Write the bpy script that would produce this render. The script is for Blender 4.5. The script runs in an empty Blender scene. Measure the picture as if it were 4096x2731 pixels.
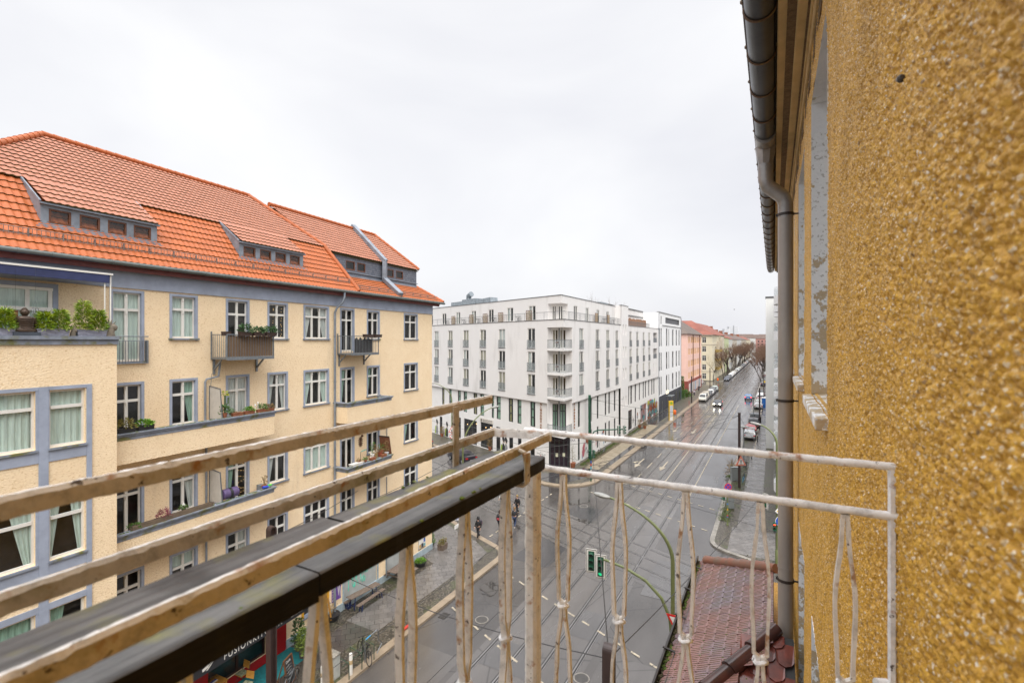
import bpy,bmesh,math,random
import numpy as np
from math import sin,cos,pi,radians,atan2,hypot,sqrt
from mathutils import Vector,Matrix
random.seed(7)
SC = bpy.context.scene
COL = SC.collection
# -- camera
EYE = 16.0
FPX = 1925.0            # focal length in photo pixels (4096 wide)
cam_d = bpy.data.cameras.new("camera")
cam_d.sensor_width = 36.0
cam_d.lens = FPX / 4096.0 * 36.0
cam_d.shift_y = -4.5 / 4096.0
cam_d.clip_start = 0.03
cam_d.clip_end = 4000.0
cam_d.dof.use_dof = True
cam_d.dof.focus_distance = 22.0
cam_d.dof.aperture_fstop = 5.0
cam = bpy.data.objects.new("camera",cam_d)
cam.location = (0,0,EYE)
cam.rotation_euler = (radians(90),0,0)
COL.objects.link(cam)
SC.camera = cam
# -- sky, sun, exposure
SUN_EL,SUN_AZ = radians(52),radians(172)     # azimuth clockwise from +Y
W = bpy.data.worlds.new("World")
SC.world = W
W.use_nodes = True
wn,wl = W.node_tree.nodes,W.node_tree.links
wn.clear()
w_out = wn.new("ShaderNodeOutputWorld")
w_bg = wn.new("ShaderNodeBackground")
w_bg.inputs[1].default_value = 0.1
w_sky = wn.new("ShaderNodeTexSky")
w_sky.sky_type = 'NISHITA'
w_sky.sun_disc = False
w_sky.sun_elevation = SUN_EL
w_sky.sun_rotation = SUN_AZ
w_sky.air_density = 1.0
w_sky.dust_density = 4.0
w_tc = wn.new("ShaderNodeTexCoord")
w_map = wn.new("ShaderNodeMapping")
w_map.inputs['Scale'].default_value = (1.0,1.0,2.2)
w_map.inputs['Location'].default_value = (0.35,0.2,0.1)
w_n = wn.new("ShaderNodeTexNoise")
w_n.inputs['Scale'].default_value = 1.5
w_n.inputs['Detail'].default_value = 5
w_n.inputs['Roughness'].default_value = 0.45
w_n.inputs['Distortion'].default_value = 0.4
w_r = wn.new("ShaderNodeValToRGB")
w_r.color_ramp.elements[0].position = 0.34
w_r.color_ramp.elements[0].color = (0.775,0.78,0.825,1)
w_r.color_ramp.elements[1].position = 0.66
w_r.color_ramp.elements[1].color = (0.955,0.955,0.965,1)
w_mul = wn.new("ShaderNodeVectorMath")
w_mul.operation = 'SCALE'
w_mul.inputs['Scale'].default_value = 4.75
w_mix = wn.new("ShaderNodeMix")
w_mix.data_type = 'RGBA'
w_mix.inputs[0].default_value = 0.95
wl.new(w_tc.outputs['Generated'],w_map.inputs[0])
wl.new(w_map.outputs[0],w_n.inputs['Vector'])
wl.new(w_n.outputs['Fac'],w_r.inputs[0])
w_sep = wn.new("ShaderNodeSeparateXYZ")
w_zr = wn.new("ShaderNodeMapRange")          # an overcast sky is brightest overhead
w_zr.inputs[1].default_value = 0.62;w_zr.inputs[2].default_value = 1.0;w_zr.inputs[3].default_value = 5.0;w_zr.inputs[4].default_value = 21.0
wl.new(w_tc.outputs['Generated'],w_sep.inputs[0]);wl.new(w_sep.outputs[2],w_zr.inputs[0]);wl.new(w_zr.outputs[0],w_mul.inputs['Scale'])
wl.new(w_r.outputs[0],w_mul.inputs[0])
wl.new(w_sky.outputs[0],w_mix.inputs[6])
wl.new(w_mul.outputs[0],w_mix.inputs[7])
wl.new(w_mix.outputs[2],w_bg.inputs[0])
wl.new(w_bg.outputs[0],w_out.inputs[0])
sun_d = bpy.data.lights.new("sun",'SUN')
sun_d.energy = 1.5
sun_d.angle = radians(50)
sun_d.color = (1.0,0.965,0.91)
sun = bpy.data.objects.new("sun",sun_d)
_sv = Vector((sin(SUN_AZ) * cos(SUN_EL),cos(SUN_AZ) * cos(SUN_EL),sin(SUN_EL)))
sun.rotation_euler = _sv.to_track_quat('Z','Y').to_euler()
sun.location = (0,-20,60)
COL.objects.link(sun)
SC.view_settings.view_transform = 'Standard'
SC.view_settings.look = 'None'
SC.view_settings.exposure = 1.12
SC.view_settings.gamma = 1.0
SC.cycles.max_bounces = 7
SC.cycles.transparent_max_bounces = 12
SC.cycles.caustics_reflective = False
SC.cycles.caustics_refractive = False
# -- frames of the place
NP = Vector((-0.8785,0.4778,0.0))      # across the main street, away from our wall
DT = Vector((0.4778,0.8785,0.0))       # along the main street
def S(p,t,z=0.0):                 # p metres from the camera across the street, t metres along it
 v = NP * p + DT * t
 return (v.x,v.y,z)
def Q(q,r,z=0.0):                 # the same for the side street: q across, r along it to the left
 return (0.786 * q - 0.618 * r,0.618 * q + 0.786 * r,z)
def gp(px,py,z=0.0):              # photo pixel -> point of the horizontal plane z
 Y = (EYE - z) * FPX / (py - 1361.0)
 return ((px - 2048.0) / FPX * Y,Y,z)
class Frame:
 """upright face of a building: u runs to the right as seen from outside, off sticks out"""
 def __init__(s,ox,oy,d):
  s.o = Vector((ox,oy));s.d = Vector((d[0],d[1])).normalized();s.n = Vector((s.d.y,-s.d.x))
 def P(s,u,off,z):
  v = s.o + s.d * u + s.n * off
  return (v.x,v.y,z)
 def ang(s):
  return atan2(s.d.y,s.d.x)
_a = math.atan(898 / 1925)
FL = Frame(-6.1025,36.7104,(sin(_a),cos(_a)))        # cream house over the street, u = 0 at its far corner
FR = Frame(*S(22,0)[:2],DT)                            # all fronts on the far building line, u = t
FH = Frame(*Q(40.3,0)[:2],(0.618,-0.786))            # hotel on the side street, u = -r
FW = Frame(*S(-0.26,0)[:2],-DT)                        # our own wall, u = -t
FB = Frame(*S(-0.27,0)[:2],-DT)                        # white block further down our side
# -- materials
MATS = {}
def nt(name):
 m = bpy.data.materials.new(name);m.use_nodes = True
 t = m.node_tree
 return m,t.nodes,t.links,t.nodes['Principled BSDF']
def M(name,col,rough=0.7,var=0.0,scale=4.0,bump=0.0,bscale=40.0,metal=0.0,spec=0.5,col2=None,emit=0.0,stretch=None,lo=0.35,hi=0.7):
 """plain material: two colours mixed by a noise, bump from a finer noise"""
 if name in MATS: return MATS[name]
 m,n,l,b = nt(name)
 b.inputs['Roughness'].default_value = rough
 b.inputs['Metallic'].default_value = metal
 b.inputs['Specular IOR Level'].default_value = spec
 c = (*col,1)
 b.inputs['Base Color'].default_value = c
 tc = None
 if var or col2 or bump:
  tc = n.new("ShaderNodeTexCoord")
  src = tc.outputs['Object']
  if stretch:
   mp = n.new("ShaderNodeMapping");mp.inputs['Scale'].default_value = stretch
   l.new(src,mp.inputs[0]);src = mp.outputs[0]
 if var or col2:
  c2 = (*col2,1) if col2 else tuple(max(0,x * (1 - var)) for x in col) + (1,)
  no = n.new("ShaderNodeTexNoise");no.inputs['Scale'].default_value = scale;no.inputs['Detail'].default_value = 6
  no.inputs['Roughness'].default_value = 0.65
  r = n.new("ShaderNodeValToRGB")
  r.color_ramp.elements[0].position = lo;r.color_ramp.elements[1].position = hi
  r.color_ramp.elements[0].color = c;r.color_ramp.elements[1].color = c2
  l.new(src,no.inputs['Vector']);l.new(no.outputs['Fac'],r.inputs[0]);l.new(r.outputs[0],b.inputs['Base Color'])
 if bump:
  nb = n.new("ShaderNodeTexNoise");nb.inputs['Scale'].default_value = bscale;nb.inputs['Detail'].default_value = 4
  bu = n.new("ShaderNodeBump");bu.inputs['Strength'].default_value = bump;bu.inputs['Distance'].default_value = 0.02
  l.new(src,nb.inputs['Vector']);l.new(nb.outputs['Fac'],bu.inputs['Height']);l.new(bu.outputs[0],b.inputs['Normal'])
 if emit:
  b.inputs['Emission Color'].default_value = c;b.inputs['Emission Strength'].default_value = emit
 MATS[name] = m
 return m
def layer(m,col,scale,lo,hi,detail=5,rough=None,stretch=None):
 """spots of another colour laid over a material made by M()"""
 n,l = m.node_tree.nodes,m.node_tree.links
 b = n['Principled BSDF']
 tc = n.new("ShaderNodeTexCoord");src = tc.outputs['Object']
 if stretch:
  mp = n.new("ShaderNodeMapping");mp.inputs['Scale'].default_value = stretch
  l.new(src,mp.inputs[0]);src = mp.outputs[0]
 no = n.new("ShaderNodeTexNoise");no.inputs['Scale'].default_value = scale;no.inputs['Detail'].default_value = detail
 r = n.new("ShaderNodeValToRGB")
 r.color_ramp.elements[0].position = lo;r.color_ramp.elements[1].position = hi
 r.color_ramp.elements[0].color = (0,0,0,1);r.color_ramp.elements[1].color = (1,1,1,1)
 mx = n.new("ShaderNodeMix");mx.data_type = 'RGBA'
 mx.inputs[7].default_value = (*col,1)
 bc = b.inputs['Base Color']
 if bc.links: l.new(bc.links[0].from_socket,mx.inputs[6])
 else: mx.inputs[6].default_value = bc.default_value
 l.new(src,no.inputs['Vector']);l.new(no.outputs['Fac'],r.inputs[0]);l.new(r.outputs[0],mx.inputs[0])
 l.new(mx.outputs[2],bc)
 if rough is not None:
  mr = n.new("ShaderNodeMix");mr.inputs[3].default_value = rough
  rs = b.inputs['Roughness']
  if rs.links: l.new(rs.links[0].from_socket,mr.inputs[2])
  else: mr.inputs[2].default_value = rs.default_value
  l.new(r.outputs[0],mr.inputs[0]);l.new(mr.outputs[0],rs)
 return m
def glass(name,tint=(0.92,0.95,0.95),through=0.95):
 if name in MATS: return MATS[name]
 m = bpy.data.materials.new(name);m.use_nodes = True
 n,l = m.node_tree.nodes,m.node_tree.links
 n.clear()
 o = n.new("ShaderNodeOutputMaterial");g = n.new("ShaderNodeBsdfGlossy");t = n.new("ShaderNodeBsdfTransparent")
 g.inputs['Roughness'].default_value = 0.03
 t.inputs[0].default_value = (tint[0] * through,tint[1] * through,tint[2] * through,1)
 lw = n.new("ShaderNodeLayerWeight");lw.inputs[0].default_value = 0.5
 pw = n.new("ShaderNodeMath");pw.operation = 'POWER';pw.inputs[1].default_value = 4.0;l.new(lw.outputs['Facing'],pw.inputs[0])
 f = n.new("ShaderNodeMath");f.operation = 'MULTIPLY_ADD';f.inputs[1].default_value = 0.75;f.inputs[2].default_value = 0.06;l.new(pw.outputs[0],f.inputs[0])
 x = n.new("ShaderNodeMixShader")
 l.new(f.outputs[0],x.inputs[0]);l.new(t.outputs[0],x.inputs[1]);l.new(g.outputs[0],x.inputs[2]);l.new(x.outputs[0],o.inputs[0])
 MATS[name] = m
 return m
# -- mesh builder
class MB:
 def __init__(s): s.v = [];s.f = [];s.m = [];s.cur = 0
 def add(s,vs,fs):
  k = len(s.v);s.v.extend(tuple(x) for x in vs)
  for f in fs: s.f.append(tuple(i + k for i in f));s.m.append(s.cur)
  return s
 def quad(s,a,b,c,d): return s.add((a,b,c,d),((0,1,2,3),))
 def poly(s,pts): return s.add(pts,(tuple(range(len(pts))),))
 def hexa(s,p):      # 8 points: bottom 4 then top 4
  return s.add(p,((3,2,1,0),(4,5,6,7),(0,1,5,4),(1,2,6,5),(2,3,7,6),(3,0,4,7)))
 def box(s,x0,x1,y0,y1,z0,z1):
  return s.hexa([(x0,y0,z0),(x1,y0,z0),(x1,y1,z0),(x0,y1,z0),(x0,y0,z1),(x1,y0,z1),(x1,y1,z1),(x0,y1,z1)])
 def fbox(s,F,u0,u1,o0,o1,z0,z1):
  return s.hexa([F.P(u0,o1,z0),F.P(u1,o1,z0),F.P(u1,o0,z0),F.P(u0,o0,z0),F.P(u0,o1,z1),F.P(u1,o1,z1),F.P(u1,o0,z1),F.P(u0,o0,z1)])
 def fquad(s,F,u0,u1,off,z0,z1):
  return s.quad(F.P(u0,off,z0),F.P(u1,off,z0),F.P(u1,off,z1),F.P(u0,off,z1))
 def prism(s,pts,z0,z1):
  k = len(pts)
  a = sum(pts[i][0] * pts[(i + 1) % k][1] - pts[(i + 1) % k][0] * pts[i][1] for i in range(k))
  if a < 0: pts = list(reversed(pts))
  vs = [(x,y,z0) for x,y in pts] + [(x,y,z1) for x,y in pts]
  fs = [tuple(range(k - 1,-1,-1)),tuple(range(k,2 * k))] + [(i,(i + 1) % k,(i + 1) % k + k,i + k) for i in range(k)]
  return s.add(vs,fs)
 def bar(s,a,b,w,h=None,up=(0,0,1)):
  a,b = Vector(a),Vector(b);h = h or w
  d = (b - a).normalized();up = Vector(up)
  if abs(d.dot(up)) > 0.98: up = Vector((1,0,0))
  x = d.cross(up).normalized();y = x.cross(d)
  x *= w / 2;y *= h / 2
  return s.hexa([a - x - y,a + x - y,a + x + y,a - x + y,b - x - y,b + x - y,b + x + y,b - x + y])
 def tube(s,pts,r,seg=8,cap=True):
  pts = [Vector(p) for p in pts];n = len(pts)
  rr = r if isinstance(r,(list,tuple)) else [r] * n
  ref = None;base = len(s.v);vs = []
  for i,p in enumerate(pts):
   d = (pts[min(i + 1,n - 1)] - pts[max(i - 1,0)]).normalized()
   if ref is None:
    ref = d.cross(Vector((0,0,1)))
    if ref.length < 0.05: ref = d.cross(Vector((1,0,0)))
   x = (ref - d * ref.dot(d)).normalized();ref = x;y = d.cross(x)
   for k in range(seg):
    an = 2 * pi * k / seg
    vs.append(p + (x * cos(an) + y * sin(an)) * rr[i])
  fs = []
  for i in range(n - 1):
   for k in range(seg):
    a,b = i * seg + k,i * seg + (k + 1) % seg
    fs.append((a,b,b + seg,a + seg))
  if cap and seg > 2:
   fs.append(tuple(range(seg - 1,-1,-1)));fs.append(tuple((n - 1) * seg + k for k in range(seg)))
  return s.add(vs,fs)
 def lathe(s,prof,c=(0,0,0),seg=14):
  vs = [];n = len(prof)
  for r,z in prof:
   for k in range(seg):
    an = 2 * pi * k / seg
    vs.append((c[0] + r * cos(an),c[1] + r * sin(an),c[2] + z))
  fs = [(i * seg + k,i * seg + (k + 1) % seg,(i + 1) * seg + (k + 1) % seg,(i + 1) * seg + k) for i in range(n - 1) for k in range(seg)]
  fs.append(tuple(range(seg - 1,-1,-1)));fs.append(tuple((n - 1) * seg + k for k in range(seg)))
  return s.add(vs,fs)
 def ball(s,c,r,seg=10,rings=6,sx=1,sy=1,sz=1):
  prof = [(max(0.001,sin(pi * i / rings)) * r,-cos(pi * i / rings) * r * sz) for i in range(rings + 1)]
  k = len(s.v);s.lathe(prof,(0,0,0),seg)
  for i in range(k,len(s.v)):
   x,y,z = s.v[i];s.v[i] = (x * sx + c[0],y * sy + c[1],z + c[2])
  return s
 def build(s,name,mat,parent=None,smooth=False,world=True,bevel=0):
  me = bpy.data.meshes.new(name)
  vs = s.v
  if parent is not None and world:
   o = parent;ox = oy = oz = 0.0
   while o is not None:
    ox += o.location[0];oy += o.location[1];oz += o.location[2];o = o.parent
   vs = [(x - ox,y - oy,z - oz) for x,y,z in vs]
  me.from_pydata(vs,[],s.f)
  ms = mat if isinstance(mat,(list,tuple)) else [mat]
  for x in ms: me.materials.append(x)
  if len(ms) > 1: me.polygons.foreach_set('material_index',s.m)
  if smooth:
   me.polygons.foreach_set('use_smooth',[True] * len(me.polygons))
   try: me.set_sharp_from_angle(angle=radians(40))
   except Exception: pass
  me.update()
  ob = bpy.data.objects.new(name,me)
  COL.objects.link(ob)
  if parent is not None: ob.parent = parent
  if bevel:
   md = ob.modifiers.new("bevel",'BEVEL');md.width = bevel;md.segments = 2;md.limit_method = 'ANGLE'
  return ob
def tag(o,label=None,cat=None,group=None,kind=None):
 if label: o['label'] = label
 if cat: o['category'] = cat
 if group: o['group'] = group
 if kind: o['kind'] = kind
 return o
def thing(name,label,cat,loc=(0,0,0),group=None,rotz=0.0):
 o = bpy.data.objects.new(name,None);COL.objects.link(o)
 o.empty_display_size = 0.2
 o.location = loc;o.rotation_euler = (0,0,rotz)
 return tag(o,label,cat,group)
def copy_tree(o,parent=None):
 c = o.copy();COL.objects.link(c)
 if parent is not None: c.parent = parent
 for ch in [x for x in o.children]: copy_tree(ch,c)
 return c
def structure(mb,name,mat,smooth=False): return tag(mb.build(name,mat,None,smooth),kind='structure')
def lettering(text,size,origin,xdir,ydir,mat,name,parent=None,depth=0.01,align='LEFT',font_shear=0.0,spacing=1.0,width=None):
 cu = bpy.data.curves.new(name,'FONT')
 cu.body = text;cu.size = size;cu.extrude = depth;cu.align_x = align;cu.shear = font_shear;cu.space_character = spacing
 tmp = bpy.data.objects.new(name + "_tmp",cu);COL.objects.link(tmp)
 me = bpy.data.meshes.new_from_object(tmp.evaluated_get(bpy.context.evaluated_depsgraph_get()))
 bpy.data.objects.remove(tmp)
 if width:
  w0 = max(v.co.x for v in me.vertices);me.transform(Matrix.Scale(width / w0,4,(1,0,0)))
 x = Vector(xdir).normalized();y = Vector(ydir).normalized();z = x.cross(y)
 mt = Matrix(((x.x,y.x,z.x,origin[0]),(x.y,y.y,z.y,origin[1]),(x.z,y.z,z.z,origin[2]),(0,0,0,1)))
 me.transform(mt)
 if parent is not None:
  o = parent;v = Vector((0,0,0))
  while o is not None: v += o.location;o = o.parent
  me.transform(Matrix.Translation(-v))
 me.materials.clear();me.materials.append(mat)
 ob = bpy.data.objects.new(name,me);COL.objects.link(ob)
 if parent is not None: ob.parent = parent
 return ob
def holes_wall(mb,F,u0,u1,z0,z1,holes,off=0.0,depth=0.14):
 """a wall face with real openings (u0,u1,z0,z1) and their reveals"""
 us = sorted({u0,u1,*[h[0] for h in holes],*[h[1] for h in holes]})
 us = [u for u in us if u0 <= u <= u1]
 for a,b in zip(us,us[1:]):
  if b - a < 1e-6: continue
  mid = (a + b) / 2
  cuts = sorted([(h[2],h[3]) for h in holes if h[0] < mid < h[1]])
  z = z0
  for c0,c1 in cuts:
   if c0 > z + 1e-6: mb.fquad(F,a,b,off,z,c0)
   z = max(z,c1)
  if z < z1 - 1e-6: mb.fquad(F,a,b,off,z,z1)
 for h in holes:
  a,b,c,d = h
  i = off - depth
  mb.quad(F.P(a,off,c),F.P(a,off,d),F.P(a,i,d),F.P(a,i,c))
  mb.quad(F.P(b,off,d),F.P(b,off,c),F.P(b,i,c),F.P(b,i,d))
  mb.quad(F.P(a,off,d),F.P(b,off,d),F.P(b,i,d),F.P(a,i,d))
  mb.quad(F.P(b,off,c),F.P(a,off,c),F.P(a,i,c),F.P(b,i,c))
 return mb
# -- ground, road, pavements
ST_ANG = atan2(DT.y,DT.x)
def street_coords(n,l,rot=0.0):
 tc = n.new("ShaderNodeTexCoord");mp = n.new("ShaderNodeMapping")
 mp.inputs['Rotation'].default_value = (0,0,-ST_ANG + rot)
 l.new(tc.outputs['Object'],mp.inputs[0])
 return mp.outputs[0]
def noise(n,l,src,scale,detail=5,rough=0.6,stretch=None):
 if stretch:
  mp = n.new("ShaderNodeMapping");mp.inputs['Scale'].default_value = stretch
  l.new(src,mp.inputs[0]);src = mp.outputs[0]
 t = n.new("ShaderNodeTexNoise");t.inputs['Scale'].default_value = scale
 t.inputs['Detail'].default_value = detail;t.inputs['Roughness'].default_value = rough
 l.new(src,t.inputs['Vector'])
 return t.outputs['Fac']
def ramp(n,l,src,stops):
 r = n.new("ShaderNodeValToRGB");e = r.color_ramp.elements
 while len(e) < len(stops): e.new(0.5)
 for k,(p,c) in enumerate(stops):
  e[k].position = p;e[k].color = (*c,1) if isinstance(c,(tuple,list)) else (c,c,c,1)
 l.new(src,r.inputs[0])
 return r.outputs[0]
def wet(name,dark,light,rlo=0.05,rhi=0.3,bump=0.07,seed=0.0):
 m,n,l,b = nt(name)
 src = street_coords(n,l)
 mp = n.new("ShaderNodeMapping");mp.inputs['Location'].default_value = (seed,seed * 1.7,0);l.new(src,mp.inputs[0]);src = mp.outputs[0]
 big = noise(n,l,src,0.16,6,0.6,(0.6,1.4,1))
 fine = noise(n,l,src,22,3)
 mx = n.new("ShaderNodeMix");mx.data_type = 'RGBA';mx.blend_type = 'MULTIPLY';mx.inputs[0].default_value = 0.55
 l.new(ramp(n,l,big,[(0.3,dark),(0.68,light)]),mx.inputs[6]);l.new(ramp(n,l,fine,[(0.3,0.5),(0.75,1.0)]),mx.inputs[7])
 v = n.new("ShaderNodeTexVoronoi");v.feature = 'DISTANCE_TO_EDGE';v.inputs['Scale'].default_value = 0.22
 wv = n.new("ShaderNodeMix");wv.data_type = 'VECTOR';wv.inputs[0].default_value = 0.06
 nn = n.new("ShaderNodeTexNoise");nn.inputs['Scale'].default_value = 1.2;l.new(src,nn.inputs['Vector'])
 l.new(src,wv.inputs[4]);l.new(nn.outputs['Color'],wv.inputs[5]);l.new(wv.outputs[1],v.inputs['Vector'])
 crack = ramp(n,l,v.outputs['Distance'],[(0.0,0.35),(0.008,1.0)])
 m2 = n.new("ShaderNodeMix");m2.data_type = 'RGBA';m2.blend_type = 'MULTIPLY';m2.inputs[0].default_value = 0.8
 l.new(mx.outputs[2],m2.inputs[6]);l.new(crack,m2.inputs[7]);l.new(m2.outputs[2],b.inputs['Base Color'])
 rg = noise(n,l,src,0.5,7,0.7,(0.35,1.6,1))
 l.new(ramp(n,l,rg,[(0.34,rlo),(0.62,rhi)]),b.inputs['Roughness'])
 b.inputs['Specular IOR Level'].default_value = 0.9
 bu = n.new("ShaderNodeBump");bu.inputs['Strength'].default_value = bump;bu.inputs['Distance'].default_value = 0.006
 nb = noise(n,l,src,9,6,0.7)
 l.new(nb,bu.inputs['Height']);l.new(bu.outputs[0],b.inputs['Normal'])
 MATS[name] = m
 return m
def paved(name,c1,c2,cm,w,h,rot,rough=(0.25,0.5),mortar=0.012,offset=0.5,bump=0.4):
 m,n,l,b = nt(name)
 src = street_coords(n,l,rot)
 br = n.new("ShaderNodeTexBrick");br.offset = offset
 br.inputs['Color1'].default_value = (*c1,1);br.inputs['Color2'].default_value = (*c2,1);br.inputs['Mortar'].default_value = (*cm,1)
 br.inputs['Scale'].default_value = 1.0;br.inputs['Mortar Size'].default_value = mortar
 br.inputs['Brick Width'].default_value = w;br.inputs['Row Height'].default_value = h
 l.new(src,br.inputs['Vector'])
 mx = n.new("ShaderNodeMix");mx.data_type = 'RGBA';mx.blend_type = 'MULTIPLY';mx.inputs[0].default_value = 0.8
 l.new(br.outputs['Color'],mx.inputs[6]);l.new(ramp(n,l,noise(n,l,src,1.1,7,0.7),[(0.3,0.5),(0.7,1.0)]),mx.inputs[7])
 l.new(mx.outputs[2],b.inputs['Base Color'])
 l.new(ramp(n,l,noise(n,l,src,0.7,5),[(0.35,rough[0]),(0.65,rough[1])]),b.inputs['Roughness'])
 bu = n.new("ShaderNodeBump");bu.inputs['Strength'].default_value = bump;bu.inputs['Distance'].default_value = 0.01;bu.invert = True
 l.new(br.outputs['Fac'],bu.inputs['Height']);l.new(bu.outputs[0],b.inputs['Normal'])
 MATS[name] = m
 return m
def cobbled(name,c1,c2,scale,rough=0.35,moss=None):
 m,n,l,b = nt(name)
 src = street_coords(n,l)
 v = n.new("ShaderNodeTexVoronoi");v.inputs['Scale'].default_value = scale;v.inputs['Randomness'].default_value = 0.65
 l.new(src,v.inputs['Vector'])
 sp = n.new("ShaderNodeSeparateColor");l.new(v.outputs['Color'],sp.inputs[0])
 c = ramp(n,l,sp.outputs[0],[(0.0,c1),(1.0,c2)])
 e = ramp(n,l,v.outputs['Distance'],[(0.30,1.0),(0.62,0.25)])
 mx = n.new("ShaderNodeMix");mx.data_type = 'RGBA';mx.blend_type = 'MULTIPLY';mx.inputs[0].default_value = 1.0
 l.new(c,mx.inputs[6]);l.new(e,mx.inputs[7]);out = mx.outputs[2]
 if moss:
  m3 = n.new("ShaderNodeMix");m3.data_type = 'RGBA';m3.inputs[7].default_value = (*moss,1)
  l.new(out,m3.inputs[6]);l.new(ramp(n,l,noise(n,l,src,0.6,6,0.7),[(0.52,0.0),(0.66,0.75)]),m3.inputs[0]);out = m3.outputs[2]
 l.new(out,b.inputs['Base Color']);b.inputs['Roughness'].default_value = rough
 bu = n.new("ShaderNodeBump");bu.inputs['Strength'].default_value = 0.8;bu.inputs['Distance'].default_value = 0.012
 l.new(e,bu.inputs['Height']);l.new(bu.outputs[0],b.inputs['Normal'])
 MATS[name] = m
 return m
m_road = wet("wet asphalt",(0.056,0.050,0.046),(0.105,0.096,0.090),0.04,0.26)
m_bed = wet("track concrete",(0.080,0.073,0.068),(0.145,0.134,0.127),0.06,0.28,seed=13)
m_patch = wet("dark asphalt patch",(0.042,0.041,0.043),(0.065,0.063,0.065),0.05,0.25,seed=31)
m_patch2 = wet("pale asphalt patch",(0.085,0.080,0.078),(0.125,0.12,0.118),0.07,0.3,seed=57)
m_slab = paved("grey slabs",(0.15,0.138,0.128),(0.195,0.18,0.168),(0.06,0.055,0.05),0.5,0.5,radians(45),(0.16,0.4))
m_slab_dark = paved("wet dark slabs",(0.075,0.065,0.055),(0.1,0.088,0.075),(0.035,0.03,0.025),0.5,0.5,radians(45),(0.12,0.3))
m_slab_tan = paved("sandy slabs",(0.30,0.245,0.165),(0.36,0.30,0.21),(0.13,0.11,0.08),1.1,0.75,radians(90),(0.25,0.5))
m_cob = cobbled("small cobbles",(0.075,0.062,0.045),(0.16,0.14,0.11),9.0,0.4,(0.06,0.075,0.02))
m_cob2 = cobbled("pale cobbles",(0.11,0.095,0.07),(0.21,0.19,0.155),8.0,0.4,(0.10,0.10,0.04))
m_kerb = M("granite kerb",(0.26,0.24,0.21),0.45,0.5,2.5,0.2,30)
m_kerb_tan = M("tan granite plates",(0.30,0.235,0.165),0.42,0.35,1.6,0.2,25)
m_earth = M("wet earth",(0.13,0.095,0.06),0.7,0.5,2.0,0.5,15)
m_paint = M("worn road paint",(0.46,0.40,0.30),0.6,0.35,5.0,spec=0.2,col2=(0.20,0.18,0.15),lo=0.42,hi=0.62)
m_steel = M("rail steel",(0.42,0.40,0.39),0.28,0.3,0.8,metal=0.9)
m_groove = M("rail groove",(0.018,0.017,0.016),0.6)
m_iron = M("cast iron",(0.07,0.065,0.06),0.4,0.4,12,0.4,60)
m_water = M("standing water",(0.05,0.046,0.043),0.02,spec=0.9)
m_grass = M("grass blades",(0.055,0.105,0.018),0.6,col2=(0.11,0.13,0.03),scale=6)
mb = MB();mb.quad((-1500,-300,0),(1500,-300,0),(1500,2600,0),(-1500,2600,0))
structure(mb,'road',m_road)
def fillet(a,c,b,R,n=9):
 a,c,b = Vector(a[:2]),Vector(c[:2]),Vector(b[:2])
 u,v = (a - c).normalized(),(b - c).normalized()
 half = u.angle(v) / 2
 tl = R / math.tan(half);o = c + (u + v).normalized() * (R / sin(half))
 p0,p1 = c + u * tl,c + v * tl
 a0,a1 = atan2(p0.y - o.y,p0.x - o.x),atan2(p1.y - o.y,p1.x - o.x)
 d = (a1 - a0 + pi) % (2 * pi) - pi
 return [(o.x + R * cos(a0 + d * k / n),o.y + R * sin(a0 + d * k / n)) for k in range(n + 1)]
def meet(p,q):
 return ((p * 0.618 - 0.4778 * q) / -0.9185,(-0.8785 * q - 0.786 * p) / -0.9185)
def inset(line,d):
 """offset an open polyline to its left by d"""
 out = []
 for i,p in enumerate(line):
  a = Vector(line[max(i - 1,0)]);b = Vector(line[min(i + 1,len(line) - 1)])
  t = (b - a).normalized()
  out.append((p[0] - t.y * d,p[1] + t.x * d))
 return out
def block(name,line,back,mat,kerb_mat,w=0.28):
 """pavement block: kerb line (block on its left), then the back corners"""
 mb = MB();mb.prism(inset(line,0.1) + back,-0.1,0.12);structure(mb,name,mat)
 a,b = line,inset(line,w)
 k = MB()
 for i in range(len(line) - 1):
  k.prism([a[i],a[i + 1],b[i + 1],b[i]],-0.05,0.128)
 structure(k,'kerb',kerb_mat)
kl = [S(17.4,-15)[:2]] + fillet(S(17.4,-15),meet(17.4,22.2),Q(22.2,90),2.0) + [Q(22.2,90)[:2]]
block('pavement',kl,[Q(14,90)[:2],S(60,0)[:2],S(60,-15)[:2]],m_cob,m_kerb_tan,0.45)
kl = [Q(35.5,120)[:2]] + fillet(Q(35.5,120),meet(17.4,35.5),S(17.4,182),4.4,14) + fillet(S(17.4,20),S(17.4,184),S(40,184),3.0)
block('pavement',kl,[S(60,184)[:2],S(60,120)[:2]],m_cob2,m_kerb_tan,0.8)
kl = fillet(S(40,201),S(17.4,201),S(17.4,300),3.0) + [S(17.4,900)[:2]]
block('pavement',kl,[S(60,900)[:2],S(60,201)[:2]],m_cob2,m_kerb,0.5)
kl = [S(4.5,900)[:2]] + fillet(S(4.5,300),meet(4.5,35.0),Q(35.0,-60),2.2,10) + [Q(35.0,-60)[:2]]
block('pavement',kl,[Q(60,-60)[:2],S(-40,900)[:2]],m_cob,m_kerb,0.35)
kl = [Q(22.2,-60)[:2]] + fillet(Q(22.2,-60),meet(4.5,22.2),S(4.5,-10),2.2,10) + [S(4.5,-15)[:2]]
block('pavement',kl,[S(-40,-15)[:2],Q(-10,-60)[:2]],m_cob,m_kerb,0.35)
def strip(name,pts,mat,z=0.126):
 mb = MB();mb.poly([(x,y,z) for x,y in pts]);return structure(mb,name,mat)
def rect(p0,p1,t0,t1): return [S(p0,t0)[:2],S(p1,t0)[:2],S(p1,t1)[:2],S(p0,t1)[:2]][::-1]
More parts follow.
